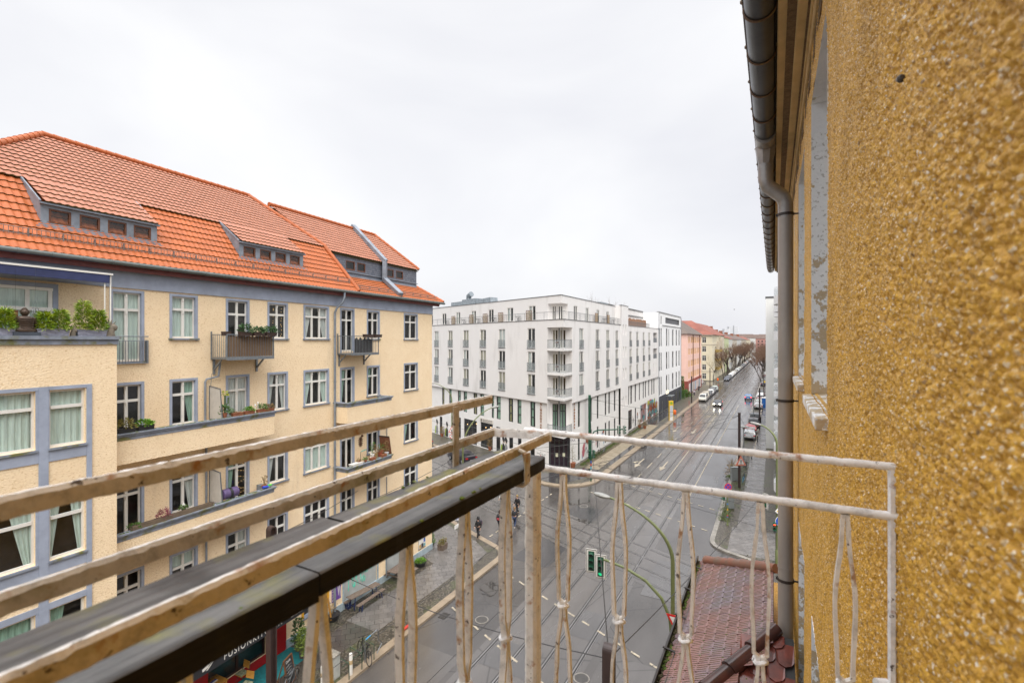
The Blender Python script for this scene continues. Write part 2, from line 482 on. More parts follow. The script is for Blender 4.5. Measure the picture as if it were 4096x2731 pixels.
strip('footpath',rect(19.3,21.1,-15,19.5),m_slab_dark)
strip('footpath',rect(19.0,21.3,19.5,27.5),m_slab)
strip('footpath',[S(18.4,27.5)[:2],S(18.6,31.5)[:2],Q(21.4,31)[:2],Q(20.8,60)[:2],Q(18.6,60)[:2],S(22.4,27.5)[:2]][::-1] if False else [S(21.6,27.5)[:2],S(18.5,27.5)[:2],S(18.9,30.8)[:2],Q(21.3,31.6)[:2],Q(21.3,60)[:2],Q(18.8,60)[:2]],m_slab)
strip('footpath',rect(17.7,18.95,60,82),m_patch,0.124)
strip('footpath',rect(18.95,20.7,57,92),m_slab_tan,0.127)
strip('footpath',rect(19.6,21.7,92.5,116),m_patch,0.124)
strip('footpath',rect(20.7,21.95,59,80),m_earth,0.125)
strip('footpath',[Q(36.6,44)[:2],Q(36.7,38.5)[:2],S(18.4,54.5)[:2],S(18.8,57)[:2],S(20.7,57)[:2],Q(39.4,42.5)[:2]],m_patch,0.124)
strip('footpath',rect(0.95,2.75,45,420),m_slab)
strip('footpath',rect(-0.1,3.1,39.5,45),m_slab)
strip('footpath',rect(0.8,3.0,-10,22),m_slab)
strip('track_bed',rect(8.05,13.5,-20,420),m_bed,0.004)
strip('track_bed',[Q(26.2,-40)[:2],Q(31.5,-40)[:2],Q(31.5,95)[:2],Q(26.2,95)[:2]],m_bed,0.008)
for a in ((14.0,16.9,31,44),(14.2,17.3,62,79),(14.0,16.6,108,123)):
 strip('road_patch',rect(*a),m_patch,0.005)
for a in ((9.9,11.6,39,47),(8.2,9.9,24.5,27.2),(5.2,7.4,30.5,36),(5.4,7.9,52,61),(10.3,12.9,20.2,22.4)):
 strip('road_patch',rect(*a),m_patch2,0.012)
for a in ((4.7,7.6,14,24),(13.8,17.2,12,20)):
 strip('road_patch',rect(*a),m_bed,0.006)
for p in (13.05,11.55,10.0,8.52):
 mb = MB()
 for a,b,mi,z in ((-0.14,-0.11,0,0.0165),(-0.109,-0.036,1,0.014),(-0.035,0.035,0,0.018),(0.036,0.085,1,0.015)):
  mb.cur = mi
  mb.hexa([S(p + a,-20,0.0)] + [S(p + b,-20,0.0),S(p + b,430,0.0),S(p + a,430,0.0)] + [S(p + a,-20,z),S(p + b,-20,z),S(p + b,430,z),S(p + a,430,z)])
 structure(mb,'tram_rail',[m_steel,m_groove])
for q in (31.1,29.62,28.15,26.7):
 mb = MB()
 for a,b,mi,z in ((-0.14,-0.11,0,0.0162),(-0.109,-0.036,1,0.0148),(-0.035,0.035,0,0.0172),(0.036,0.085,1,0.0158)):
  mb.cur = mi
  mb.hexa([Q(q + a,-40,0.0),Q(q + b,-40,0.0),Q(q + b,95,0.0),Q(q + a,95,0.0),Q(q + a,-40,z),Q(q + b,-40,z),Q(q + b,95,z),Q(q + a,95,z)])
 structure(mb,'tram_rail',[m_steel,m_groove])
def dashes(fn,a0,a1,step,ln,w,z=0.0205):
 mb = MB();a = a0
 while a + ln <= a1 + 0.01:
  mb.quad(fn(-w / 2,a,z),fn(w / 2,a,z),fn(w / 2,a + ln,z),fn(-w / 2,a + ln,z));a += step
 return structure(mb,'road_marking',m_paint)
for p in (20.35,25.45): dashes(lambda d,a,z,p=p: S(p - d,a,z),33.6,46.5,1.0,0.5,0.13)
def on_q(q):     # a line q = const written through p
 def f(d,p,z):
  x,y = meet(p,q + d);return (x,y,z)
 return f
for q in (37.9,43.1,15.0,20.1): dashes(on_q(q),4.9,17.2,1.05,0.5,0.13)
dashes(lambda d,a,z: S(13.95 - d,a,z),55,118,6.0,3.0,0.13)
dashes(lambda d,a,z: S(14.0 - d,a,z),4,16,6.0,3.0,0.13)
dashes(lambda d,a,z: S(10.8 - d,a,z),54.0,112,60,58,0.12)
dashes(lambda d,a,z: S(7.6 - d,a,z),52,130,80,78,0.10)
dashes(lambda d,a,z: S(2.45 - d,a,z),76,175,5.6,4.4,0.12,0.14)
def arrow(p,t,hook):
 mb = MB();z = 0.0215
 P = lambda a,b: S(p + a,t + b,z)
 mb.quad(P(-0.09,0.9),P(-0.09,4.2),P(0.09,4.2),P(0.09,0.9))
 mb.poly([P(0,-0.9),P(-0.42,0.9),P(0.42,0.9)])
 if hook:
  mb.poly([P(0.09,2.2),P(0.09,2.6),P(0.5,2.0),P(0.5,1.75)])
  mb.poly([P(0.42,2.5),P(0.95,1.7),P(0.42,1.3)])
 tag(mb.build('lane_arrow',m_paint),kind='structure')
for t in (61.5,74.5,88): arrow(15.4,t,True);arrow(12.3,t,False)
def cover(name,label,p,t,r):
 o = thing(name,label,'manhole cover',S(p,t,0.0))
 mb = MB();mb.lathe([(r * 1.18,0.0),(r * 1.18,0.02),(r,0.021)],seg=24);mb.build('rim',m_kerb,o,world=False)
 mb = MB();mb.lathe([(r,0.02),(r * 0.96,0.026)],seg=24);mb.build('lid',m_iron,o,world=False)
cover('manhole_cover','round manhole cover with checkered rim near the brown mast top',8.0,21.6,0.33)
cover('manhole_cover','round iron manhole cover by the kerb in front of the pub tables',14.7,23.4,0.33)
cover('manhole_cover','pale round manhole cover in the puddled middle of the crossing',16.1,44.1,0.35)
o = thing('drain_grate','rectangular iron street drain grate beside the left kerb','drain',S(16.85,22.7,0.0),rotz=ST_ANG)
mb = MB();mb.box(-0.3,0.3,-0.22,0.22,0,0.016);mb.build('frame',m_groove,o,world=False)
for k in range(6):
 mb = MB();mb.box(-0.27 + k * 0.1,-0.22 + k * 0.1,-0.2,0.2,0.017,0.024);mb.build('slot_bar',m_iron,o,world=False)
def puddle(p,t,rp,rt,seed):
 rnd = random.Random(seed);pts = []
 for k in range(30):
  a = 2 * pi * k / 30
  f = 0.75 + 0.22 * sin(2 * a + seed) + 0.03 * rnd.random() + 0.10 * sin(5 * a + seed * 2)
  pts.append((*S(p + rp * f * cos(a),t + rt * f * sin(a))[:2],0.0195))
 mb = MB();mb.poly(pts);structure(mb,'puddle',m_water)
puddle(16.1,26.6,0.65,1.3,1);puddle(16.7,24.2,0.22,1.0,2);puddle(17.0,45.2,1.0,1.6,3);puddle(15.6,98,0.8,2.5,4)
puddle(5.3,62,0.5,6.5,5);puddle(14.8,40.5,0.9,0.5,6);puddle(5.0,88,0.3,5.0,7);puddle(16.9,108,0.25,4.0,8)
# -- cream house across the street
def hit(F,px,py,off=0.0):
 """photo pixel -> (u, z) on the upright plane of a frame"""
 rx,rz = (px - 2048.0) / FPX,(1361.0 - py) / FPX
 o = F.o + F.n * off
 k = (o.x * F.n.x + o.y * F.n.y) / (rx * F.n.x + F.n.y)
 return (rx * k - o.x) * F.d.x + (k - o.y) * F.d.y,EYE + rz * k
m_cream = M("cream roughcast",(0.87,0.70,0.48),0.9,0.0,0.9,0.0,30,col2=(0.82,0.64,0.42))
layer(m_cream,(0.58,0.385,0.185),15,0.53,0.76,6,stretch=(1,1,2.0))
layer(m_cream,(0.85,0.68,0.45),9,0.55,0.8,4)
layer(m_cream,(0.55,0.43,0.29),0.7,0.62,0.9,6,stretch=(1.5,1.5,0.25))
def add_bump(m,scale,strength,dist=0.02,detail=4,stretch=None):
 n,l = m.node_tree.nodes,m.node_tree.links
 tc = n.new("ShaderNodeTexCoord");no = n.new("ShaderNodeTexNoise");bu = n.new("ShaderNodeBump")
 src = tc.outputs['Object']
 if stretch:
  mp = n.new("ShaderNodeMapping");mp.inputs['Scale'].default_value = stretch;l.new(src,mp.inputs[0]);src = mp.outputs[0]
 no.inputs['Scale'].default_value = scale;no.inputs['Detail'].default_value = detail
 bu.inputs['Strength'].default_value = strength;bu.inputs['Distance'].default_value = dist
 l.new(src,no.inputs['Vector']);l.new(no.outputs['Fac'],bu.inputs['Height']);l.new(bu.outputs[0],n['Principled BSDF'].inputs['Normal'])
 return m
add_bump(m_cream,22,0.75,0.03)
m_trim = M("blue grey trim",(0.34,0.385,0.485),0.75,0.25,1.5,0.15,40)
m_trim_worn = layer(M("weathered blue grey cap",(0.25,0.28,0.34),0.8,0.4,2.2,0.3,30),(0.15,0.15,0.055),2.6,0.52,0.66,6)
m_white = M("white window paint",(0.74,0.725,0.68),0.45,0.12,3.0)
m_glass = glass("window glass")
m_room = M("dim room",(0.085,0.078,0.08),0.9,0.8,0.8)
m_sheer = M("sheer curtain",(0.66,0.78,0.71),0.9,0.3,5,stretch=(4,4,0.3))
m_sheer2 = M("pale curtain",(0.72,0.75,0.72),0.9,0.35,4,stretch=(4,4,0.3))
m_green_c = M("green curtain",(0.36,0.55,0.44),0.9,0.4,5,stretch=(5,5,0.3))
m_tile_lo = layer(M("orange roof tile",(0.42,0.103,0.02),0.62,0.25,1.3,0.2,30),(0.32,0.08,0.018),3,0.5,0.8)
m_tile_hi = layer(M("weathered sky pink roof tile",(0.39,0.150,0.085),0.62,0.2,1.5,0.2,30),(0.27,0.10,0.055),4,0.48,0.8)  # pink sky sheen of the shallower slopes put into the colour
m_lip = M("mossy tile edge",(0.10,0.055,0.022),0.9,col2=(0.09,0.10,0.02),scale=3)
m_zinc = M("weathered zinc",(0.27,0.305,0.355),0.5,0.4,2.0,0.1,12,metal=0.3)
m_slate = None
m_redwood = M("dark red eaves board",(0.16,0.035,0.028),0.6,0.4,3)
m_plinth = M("pale blue plinth paint",(0.36,0.44,0.48),0.7,0.35,2.5)
m_brown_frame = M("brown stained frame",(0.15,0.055,0.025),0.5,0.4,9)
m_moss = M("moss",(0.10,0.15,0.02),0.95,0.5,12,0.6,60)
m_terra = M("terracotta",(0.30,0.105,0.05),0.75,0.35,6)
m_black_pl = M("black plastic",(0.02,0.02,0.022),0.4,0.2,5)
m_leaf = M("leaf green",(0.05,0.12,0.018),0.55,col2=(0.10,0.19,0.03),scale=9)
m_bamboo = M("bamboo leaf",(0.10,0.22,0.006),0.5,col2=(0.33,0.36,0.012),scale=5)
m_fir = M("fir green",(0.03,0.085,0.025),0.6,col2=(0.05,0.12,0.03),scale=12)
m_dry = M("dry stalks",(0.28,0.19,0.08),0.8,0.4,10)
m_heather = M("pink heather",(0.28,0.06,0.09),0.8,0.5,20)
m_galv = M("galvanised steel",(0.22,0.24,0.26),0.4,0.3,6,metal=0.55)
m_reed = M("reed screen",(0.22,0.145,0.085),0.85,col2=(0.10,0.06,0.04),scale=3,stretch=(14,14,0.4))
m_navy = M("navy awning cloth",(0.028,0.038,0.115),0.7,0.3,3)
def slate_mat():
 m,n,l,b = nt("slate scales")
 tc = n.new("ShaderNodeTexCoord");br = n.new("ShaderNodeTexBrick")
 mp = n.new("ShaderNodeMapping");mp.inputs['Rotation'].default_value = (radians(90),0,0)
 sep = n.new("ShaderNodeSeparateXYZ");com = n.new("ShaderNodeCombineXYZ");ad = n.new("ShaderNodeVectorMath");ad.operation = 'DOT_PRODUCT'
 ad.inputs[1].default_value = (FL.d.x,FL.d.y,0)
 l.new(tc.outputs['Object'],sep.inputs[0]);l.new(tc.outputs['Object'],ad.inputs[0])
 l.new(ad.outputs['Value'],com.inputs[0]);l.new(sep.outputs[2],com.inputs[1])
 br.inputs['Scale'].default_value = 1;br.inputs['Brick Width'].default_value = 0.2;br.inputs['Row Height'].default_value = 0.15
 br.inputs['Mortar Size'].default_value = 0.008
 br.inputs['Color1'].default_value = (0.10,0.12,0.155,1);br.inputs['Color2'].default_value = (0.155,0.175,0.215,1);br.inputs['Mortar'].default_value = (0.03,0.035,0.045,1)
 l.new(com.outputs[0],br.inputs['Vector']);l.new(br.outputs['Color'],b.inputs['Base Color']);b.inputs['Roughness'].default_value = 0.55
 return m
m_slate = slate_mat()
def tile_slope(F,lo,hi,ul,ur,courses,mat,name,parent,pitch=0.225,amp=0.028,skip=None):
 """lo, hi = (off, z) of the lower and upper edge; ul, ur = (u at lo, u at hi); real interlocking tiles course by course"""
 mb = MB()
 (o0,z0),(o1,z1) = lo,hi
 L = hypot(o1 - o0,z1 - z0);nx,nz = (z1 - z0) / L,-(o1 - o0) / L     # outward normal in (off, z)
 spt = 6
 def P(u,v,h): return F.P(u,o0 + (o1 - o0) * v + nx * h,z0 + (z1 - z0) * v + nz * h)
 lerp = lambda ab,v: ab[0] + (ab[1] - ab[0]) * v
 umin,umax = min(ul),max(ur)
 k0,k1 = int(math.floor(umin / pitch * spt)),int(math.ceil(umax / pitch * spt))
 prof = [0.0,0.15,0.75,1.0,0.75,0.15]
 rnd = random.Random(3)
 for c in range(courses):
  va,vb = c / courses,min(1.0,(c + 1.12) / courses)
  a0,a1,b0,b1 = lerp(ul,va),lerp(ur,va),lerp(ul,vb),lerp(ur,vb)
  vs = [];n = 0
  for k in range(k0,k1 + 1):
   u = k * pitch / spt
   if u < min(a0,b0) - pitch / spt or u > max(a1,b1) + pitch / spt: continue
   h = prof[k % spt] * amp
   j = (rnd.random() - 0.5) * 0.006
   ua,ub = min(max(u,a0),a1),min(max(u,b0),b1)
   vs += [P(ua,va,0.012),P(ua,va,h + 0.05 + j),P(ub,vb,h + 0.006)]
   n += 1
  base = [(3 * i,3 * i + 3,3 * i + 4,3 * i + 1) for i in range(n - 1)]
  top = [(3 * i + 1,3 * i + 4,3 * i + 5,3 * i + 2) for i in range(n - 1)]
  mb.cur = 0;kk = len(mb.v);mb.add(vs,top)
  mb.cur = 1
  for f in base: mb.f.append(tuple(x + kk for x in f));mb.m.append(1)
 return mb.build(name,[mat,m_lip],parent)
def ridge_tiles(pts,mat,name,parent,r=0.13):
 """overlapping half round ridge tiles along a line"""
 mb = MB()
 for a,b in zip(pts,pts[1:]):
  a,b = Vector(a),Vector(b);n = max(1,int((b - a).length / 0.38))
  for i in range(n):
   p,q = a + (b - a) * (i / n),a + (b - a) * min(1.0,(i + 1.08) / n)
   mb.tube([p,q],[r * 1.08,r * 0.9],10)
 return mb.build(name,mat,parent,True)
def curtain_sheet(mb,F,u0,u1,z0,z1,off,amp=0.025,pin=None):
 n = max(6,int((u1 - u0) / 0.05))
 for i in range(n):
  a,b = u0 + (u1 - u0) * i / n,u0 + (u1 - u0) * (i + 1) / n
  oa,ob = off + amp * sin(i * 1.9),off + amp * sin((i + 1) * 1.9)
  if pin is None:
   mb.quad(F.P(a,oa,z0),F.P(b,ob,z0),F.P(b,ob,z1),F.P(a,oa,z1))
  else:                        # drawn aside at the bottom
   f = lambda u: pin + (u - pin) * 0.35
   mb.quad(F.P(f(a),oa,z0),F.P(f(b),ob,z0),F.P(b,ob,z1),F.P(a,oa,z1))
def old_window(F,u0,u1,z0,z1,parent,off=0.0,lights=2,depth=0.14,curtain=None,side=None,trans=0.31,trim=True,sill=True,fm=None,tilt=False,trimw=0.1,label=None,trim_m=None,blind=0.0):
 """window part with frame, pane, surround, sill and curtain; u0..z1 is the outer edge of the painted surround; returns the opening"""
 a,b,c,d = (u0 + trimw,u1 - trimw,z0 + trimw,z1 - trimw) if trim else (u0,u1,z0,z1)
 f = MB();y0,y1 = off - depth + 0.005,off - depth + 0.06
 fw = 0.06
 f.fbox(F,a,a + fw,y0,y1,c,d);f.fbox(F,b - fw,b,y0,y1,c,d)
 f.fbox(F,a + fw,b - fw,y0,y1,c,c + fw * 1.3);f.fbox(F,a + fw,b - fw,y0,y1,d - fw,d)
 zt = d - (d - c) * trans if trans else None
 if zt: f.fbox(F,a + fw,b - fw,y0,y1 + 0.02,zt - 0.05,zt + 0.05)
 for k in range(1,lights):
  m = a + (b - a) * k / lights
  f.fbox(F,m - 0.055,m + 0.055,y0,y1 + 0.012,c + fw * 1.3,(zt - 0.05) if zt else d - fw)
  if zt: f.fbox(F,m - 0.05,m + 0.05,y0,y1 + 0.012,zt + 0.05,d - fw)
  if zt and trim:
   f.fbox(F,m - 0.03,m + 0.03,y1 + 0.012,y1 + 0.04,zt - 0.17,zt - 0.05);f.fbox(F,m - 0.03,m + 0.03,y1 + 0.012,y1 + 0.04,d - fw - 0.12,d - fw)
 w = f.build('window',fm or m_white,parent)
 if label: w['label'] = label
 g = MB();g.fquad(F,a + fw,b - fw,y0 + 0.012,c + fw,d - fw);g.build('pane',m_glass,w)
 if trim:
  s = MB();p = off + 0.025
  s.fbox(F,u0,a,off - 0.01,p,z0,z1);s.fbox(F,b,u1,off - 0.01,p,z0,z1);s.fbox(F,a,b,off - 0.01,p,d,z1)
  s.fbox(F,a - 0.002,a + 0.004,off - depth,off - 0.001,c,d);s.fbox(F,b - 0.004,b + 0.002,off - depth,off - 0.001,c,d)
  s.fbox(F,a + 0.004,b - 0.004,off - depth,off - 0.001,d - 0.004,d + 0.002)
  s.build('surround',trim_m or m_trim,w)
 if sill:
  s = MB();s.fbox(F,u0 - 0.04,u1 + 0.04,off - depth,off + 0.085,c - 0.07,c - 0.002);s.build('sill',m_trim_worn,w)
 if curtain:
  cu = MB()
  if side is None: curtain_sheet(cu,F,a + 0.02,b - 0.02,c,d,off - depth - 0.035)
  elif side == 'l': curtain_sheet(cu,F,a + 0.02,a + (b - a) * 0.5,c,d,off - depth - 0.035,pin=a)
  elif side == 'r': curtain_sheet(cu,F,a + (b - a) * 0.5,b - 0.02,c,d,off - depth - 0.035,pin=b)
  elif side == 'b':
   curtain_sheet(cu,F,a + 0.02,a + (b - a) * 0.4,c,d,off - depth - 0.035,pin=a);curtain_sheet(cu,F,a + (b - a) * 0.62,b - 0.02,c,d,off - depth - 0.035,pin=b)
  elif side == 'top': curtain_sheet(cu,F,a + 0.02,b - 0.02,c + (d - c) * blind,d,off - depth - 0.035,0.004)
  cu.build('curtain',curtain,w)
 return (a,b,c,d)
house = thing('apartment_house','cream roughcast house with blue grey window trim and red tiled mansard roof','house',FL.P(0,0,0))
house.location = FL.P(0,0,0)
COLS = {1: (-20.84,-19.69),2: (-18.76,-17.62),3: (-16.36,-15.19),4: (-14.22,-13.02),5: (-12.03,-10.24),6: (-9.40,-8.23),7: (-7.15,-5.94),8: (-3.44,-1.82)}
ROWS = {4: (15.99,17.92),3: (12.38,14.40),2: (8.75,10.82),1: (5.15,7.20)}
DOORS = {(4,1): 15.10,(4,3): 15.25,(4,6): 15.25,(3,1): 11.75,(3,3): 11.75,(3,6): 11.75,(2,1): 8.15,(2,3): 8.15,(2,6): 8.15}
CURT = {(4,1): (m_sheer,None),(4,2): (m_sheer,None),(4,5): (m_sheer2,'b'),(3,2): (m_green_c,'r'),(3,3): (m_sheer2,None),(3,4): (m_sheer2,'b'),(3,5): (m_sheer,'b'),
  (3,6): (m_green_c,'l'),(3,7): (m_green_c,'l'),(2,2): (m_sheer2,'r'),(2,3): (m_green_c,'l'),(2,4): (m_sheer2,'l'),(2,5): (m_sheer,None),(1,2): (m_sheer,'top'),(1,3): (m_sheer2,'r'),(2,8): (m_green_c,'l')}
holes = []
for r,(z0,z1) in ROWS.items():
 for c,(u0,u1) in COLS.items():
  zz = DOORS.get((r,c),z0)
  cm,sd = CURT.get((r,c),(None,None))
  holes.append(old_window(FL,u0,u1,zz,z1,house,lights=3 if c == 5 else 2,curtain=cm,side=sd,trans=0.31 if (r,c) not in DOORS else 0.25,sill=(r,c) not in DOORS or (r,c) == (4,1),blind=0.7))
GF = [(-12.15,-10.25,0.95,3.1),(-9.1,-6.2,0.55,3.05),(-5.25,-2.75,0.55,3.05),(-20.4,-18.6,0.2,2.9),(-17.2,-14.3,0.55,2.9),(-1.75,-0.85,0.6,3.0)]
wall = MB()
holes_wall(wall,FL,-30,0,0.12,18.9,holes + GF)
for a,b in ((FL.P(0,0,0),Q(17.9,52)),(Q(17.9,52),FL.P(-30,-16,0)),(FL.P(-30,-16,0),FL.P(-30,0,0))):
 wall.quad((a[0],a[1],0),(b[0],b[1],0),(b[0],b[1],18.9),(a[0],a[1],18.9))
wall.build('wall',m_cream,house)
mb = MB();mb.fquad(FL,-29.8,-0.3,-0.75,0.15,18.8);mb.build('room_wall',m_room,house)
mb = MB();mb.fbox(FL,-30,0.02,-0.05,0.06,17.98,18.62);mb.fbox(FL,-30,0.06,-0.05,0.14,18.62,18.72);mb.fbox(FL,-30,0.1,-0.05,0.26,18.72,18.8)
mb.build('cornice',m_trim,house)
mb = MB();mb.fbox(FL,-30,0.5,-0.3,0.36,18.801,18.86);mb.fbox(FL,-30,0.52,0.36,0.39,18.72,18.90);mb.fbox(FL,-30,0.5,0.28,0.335,18.58,18.80);mb.build('eaves_board',m_redwood,house)
mb = MB();mb.fbox(FL,-13.2,0.03,-0.05,0.05,0.12,0.56);mb.build('plinth',m_plinth,house)
EV,BK,RG = (0.42,18.90),(-2.0,21.75),(-6.0,24.8)
roof = MB();roof.quad(FL.P(-30,0.3,18.8),FL.P(-8.3,0.3,18.8),FL.P(-8.72,-2,21.62),FL.P(-26,-2,21.62))
roof.quad(FL.P(-26,-2,21.62),FL.P(-8.72,-2,21.62),FL.P(-10.86,-6,24.7),FL.P(-20.5,-6,24.7))
roof.poly([FL.P(-10.86,-6,24.7),FL.P(-8.72,-2,21.62),FL.P(-8.72,-10,21.62)]);roof.quad(FL.P(-8.72,-2,21.62),FL.P(-8.3,0.3,18.8),FL.P(-8.3,-12,18.8),FL.P(-8.72,-10,21.62))
roof.quad(FL.P(-20.5,-6,24.7),FL.P(-10.86,-6,24.7),FL.P(-8.3,-14,18.8),FL.P(-28,-14,18.8));roof.poly([FL.P(-20.5,-6,24.7),FL.P(-26,-2,21.62),FL.P(-30,0.3,18.8),FL.P(-28,-14,18.8)])
roof.quad(FL.P(-10.2,-5,24.2),FL.P(-0.7,-5,24.2),FL.P(0.75,-1.8,21.44),FL.P(-8.6,-1.8,21.44))
roof.poly([FL.P(-0.7,-5,24.2),FL.P(0.75,-1.8,21.44),FL.P(3,-10,21.28)]);roof.quad(FL.P(-10.2,-5,24.2),FL.P(-0.7,-5,24.2),FL.P(3,-11,19),FL.P(-10.2,-11,19))
roof.quad(FL.P(-8.4,0.35,18.8),FL.P(0.75,0.35,18.8),FL.P(0.6,-1.88,20.08),FL.P(-8.4,-1.88,20.08))
roof.quad(FL.P(0.75,0.35,18.8),FL.P(0.6,-1.88,20.08),FL.P(4,-9,20.0),FL.P(4.6,-10,18.8))
rf = roof.build('roof',m_lip,house)
tile_slope(FL,EV,BK,(-29,-24.6),(-8.3,-8.72),10,m_tile_lo,'roof_slope',rf)
tile_slope(FL,(-1.9,21.735),RG,(-24.6,-20.5),(-8.72,-10.86),15,m_tile_hi,'roof_slope',rf)
tile_slope(FL,(-1.78,21.53),(-5.0,24.3),(-8.62,-10.2),(0.78,-0.7),13,m_tile_hi,'roof_slope',rf,pitch=0.2)
tile_slope(FL,(0.45,18.90),(-1.9,20.16),(-8.3,-8.6),(0.9,0.62),8,m_tile_lo,'roof_slope',rf,pitch=0.2)
ridge_tiles([FL.P(-20.5,-6,24.86),FL.P(-10.86,-6,24.86),FL.P(-8.72,-2,21.85),FL.P(-8.3,0.42,18.97)],m_tile_lo,'ridge_tile_row',rf)
ridge_tiles([FL.P(-25.0,-1.5,21.5),FL.P(-20.5,-6,24.86)],m_tile_lo,'ridge_tile_row',rf)
ridge_tiles([FL.P(-10.2,-5.0,24.36),FL.P(-0.7,-5.0,24.36),FL.P(0.78,-1.78,21.6)],m_tile_lo,'ridge_tile_row',rf)
ridge_tiles([FL.P(0.62,-1.9,20.2),FL.P(0.9,0.45,18.95)],m_tile_lo,'ridge_tile_row',rf)
sw = [(hit(FL,800 + 0.446 * a,1000,-1.9)[0],hit(FL,800 + 0.446 * b,1000,-1.9)[0]) for a,b in ((1308,1390),(1410,1484),(1672,1738),(1758,1822))]
sl = MB();hs = [(a,b,20.6,21.2) for a,b in sw]
holes_wall(sl,FL,-8.66,0.62,20.0,21.6,hs,-1.9,0.08)
e = Q(0.618 * 0,0)
sl.quad(FL.P(0.62,-1.9,20.0),FL.P(3.6,-8,20.0),FL.P(3.6,-8,21.6),FL.P(0.62,-1.9,21.6))
slp = sl.build('slate_wall',m_slate,house)
for a,b,c,d in hs: old_window(FL,a,b,c,d,house,off=-1.9,lights=1,depth=0.07,trans=0,trim=False,sill=False,fm=m_brown_frame)
mb = MB();mb.fbox(FL,-8.6,0.7,-1.91,-1.78,20.14,20.26);mb.fbox(FL,-8.6,0.7,-1.91,-1.84,20.44,20.5);mb.build('flashing',m_zinc,slp)
mb = MB()
for a,b in (((-2.95,-5.1,24.6),(-3.45,-1.6,21.62)),((-3.45,-1.65,21.7),(-3.45,-1.65,20.3)),((-3.45,-1.7,20.38),(-4.3,0.42,19.1))):
 mb.bar(FL.P(*a),FL.P(*b),0.34,0.26)
mb.build('fire_wall',m_zinc,house)
mb = MB();mb.fquad(FL,-8.5,0.6,-2.3,20.3,21.4);mb.build('room_wall',m_room,house)
def dormer(u0,u1):
 d = MB();o = -0.5;zb,zt = 19.93,20.66
 n = 4;w = (u1 - u0 - 0.2) / n
 hs = [(u0 + 0.1 + w * i + 0.12,u0 + 0.1 + w * (i + 1) - 0.12,zb + 0.13,zt - 0.10) for i in range(n)]
 holes_wall(d,FL,u0,u1,zb,zt,hs,o,0.08)
 for u in (u0,u1):
  d.poly([FL.P(u,o,zb),FL.P(u,o,zt + 0.08),FL.P(u,-2.02,21.8)])
  d.bar(FL.P(u,o - 0.02,zt + 0.1),FL.P(u,-2.02,21.85),0.05,0.08)
 d.fbox(FL,u0 - 0.08,u1 + 0.08,o - 0.02,o + 0.10,zb - 0.03,zb + 0.05);d.fbox(FL,u0 - 0.16,u1 + 0.16,o - 0.12,o + 0.16,zb - 0.12,zb - 0.03)
 d.fbox(FL,u0 - 0.05,u1 + 0.05,o - 0.02,o + 0.14,zt + 0.0,zt + 0.06)
 dp = d.build('dormer',m_zinc,house)
 for h in hs: old_window(FL,*h,dp,off=o,lights=1,depth=0.07,trans=0,trim=False,sill=False,fm=m_brown_frame)
 mb = MB();mb.fquad(FL,u0 + 0.05,u1 - 0.05,o - 0.4,zb,zt);mb.build('room_wall',m_room,dp)
 tile_slope(FL,(o + 0.16,20.72),(-1.98,21.84),(u0 + 0.05,u0 + 0.05),(u1 - 0.05,u1 - 0.05),5,m_tile_hi,'roof_slope',dp)
dormer(-22.6,-18.95);dormer(-15.35,-11.6)
sg = MB()
for (u0,u1,o,z) in ((-26,-8.6,0.05,19.42),(-8.0,0.6,0.05,19.14)):
 sg.tube([FL.P(u0,o,z + 0.24),FL.P(u1,o,z + 0.24)],0.014,5);sg.tube([FL.P(u0,o,z + 0.04),FL.P(u1,o,z + 0.04)],0.012,5)
 u = u0
 while u < u1:
  sg.bar(FL.P(u,o,z),FL.P(u,o,z + 0.24),0.012);u += 0.115
 u = u0 + 0.2
 while u < u1:
  sg.bar(FL.P(u,o - 0.12,z + 0.1),FL.P(u,o,z + 0.24),0.025);sg.bar(FL.P(u,o,z - 0.06),FL.P(u,o,z + 0.24),0.025);u += 0.9
sg.build('snow_guard',M("rusty snow guard",(0.24,0.20,0.18),0.6,0.4,8),house)
gt = MB();gt.tube([FL.P(-30,0.5,18.84),FL.P(0.95,0.5,18.84)],0.085,10)
u = -29.5
while u < 0.9: gt.tube([FL.P(u,0.5,18.84),FL.P(u + 0.05,0.5,18.84)],0.095,10);u += 0.85
gt.build('gutter',M("grey green gutter",(0.15,0.165,0.155),0.45,0.3,2,metal=0.4),house,True)
dp = MB();dp.tube([FL.P(-9.55,0.5,18.82),FL.P(-9.55,0.5,18.5),FL.P(-9.62,0.42,18.2),FL.P(-9.85,0.2,17.85),FL.P(-9.92,0.13,17.6),FL.P(-9.92,0.13,0.3)],0.062,10)
for z in (16.2,13.6,11.1,8.3,5.6,3.1): dp.tube([FL.P(-9.92,0.13,z),FL.P(-9.92,0.13,z + 0.07)],0.072,10)
dp.build('downpipe',m_zinc,house,True)
dp = MB();dp.tube([FL.P(-5.35,0.1,11.0),FL.P(-5.35,0.1,8.0)],0.03,6);dp.tube([FL.P(-5.35,0.09,7.0),FL.P(-5.35,0.09,0.4)],0.03,6);dp.build('downpipe',m_zinc,house,True)
dp = MB();dp.tube([FL.P(-16.75,0.2,15.0),FL.P(-16.8,0.15,14.4),FL.P(-17.3,0.1,14.3),FL.P(-17.35,0.09,14.2),FL.P(-17.35,0.09,11.6)],0.045,7)
dp.tube([FL.P(-17.3,0.09,11.4),FL.P(-17.3,0.09,4.6)],0.045,7);dp.build('downpipe',m_zinc,house,True)
BO = 1.5
bay = MB();HB = []
BCOL = ((-25.0,-23.47),(-23.14,-22.22));BROW = ((12.62,14.42),(9.08,10.95),(5.6,7.55))
for z0,z1 in BROW:
 for a,b in BCOL: HB.append((a,b,z0,z1))
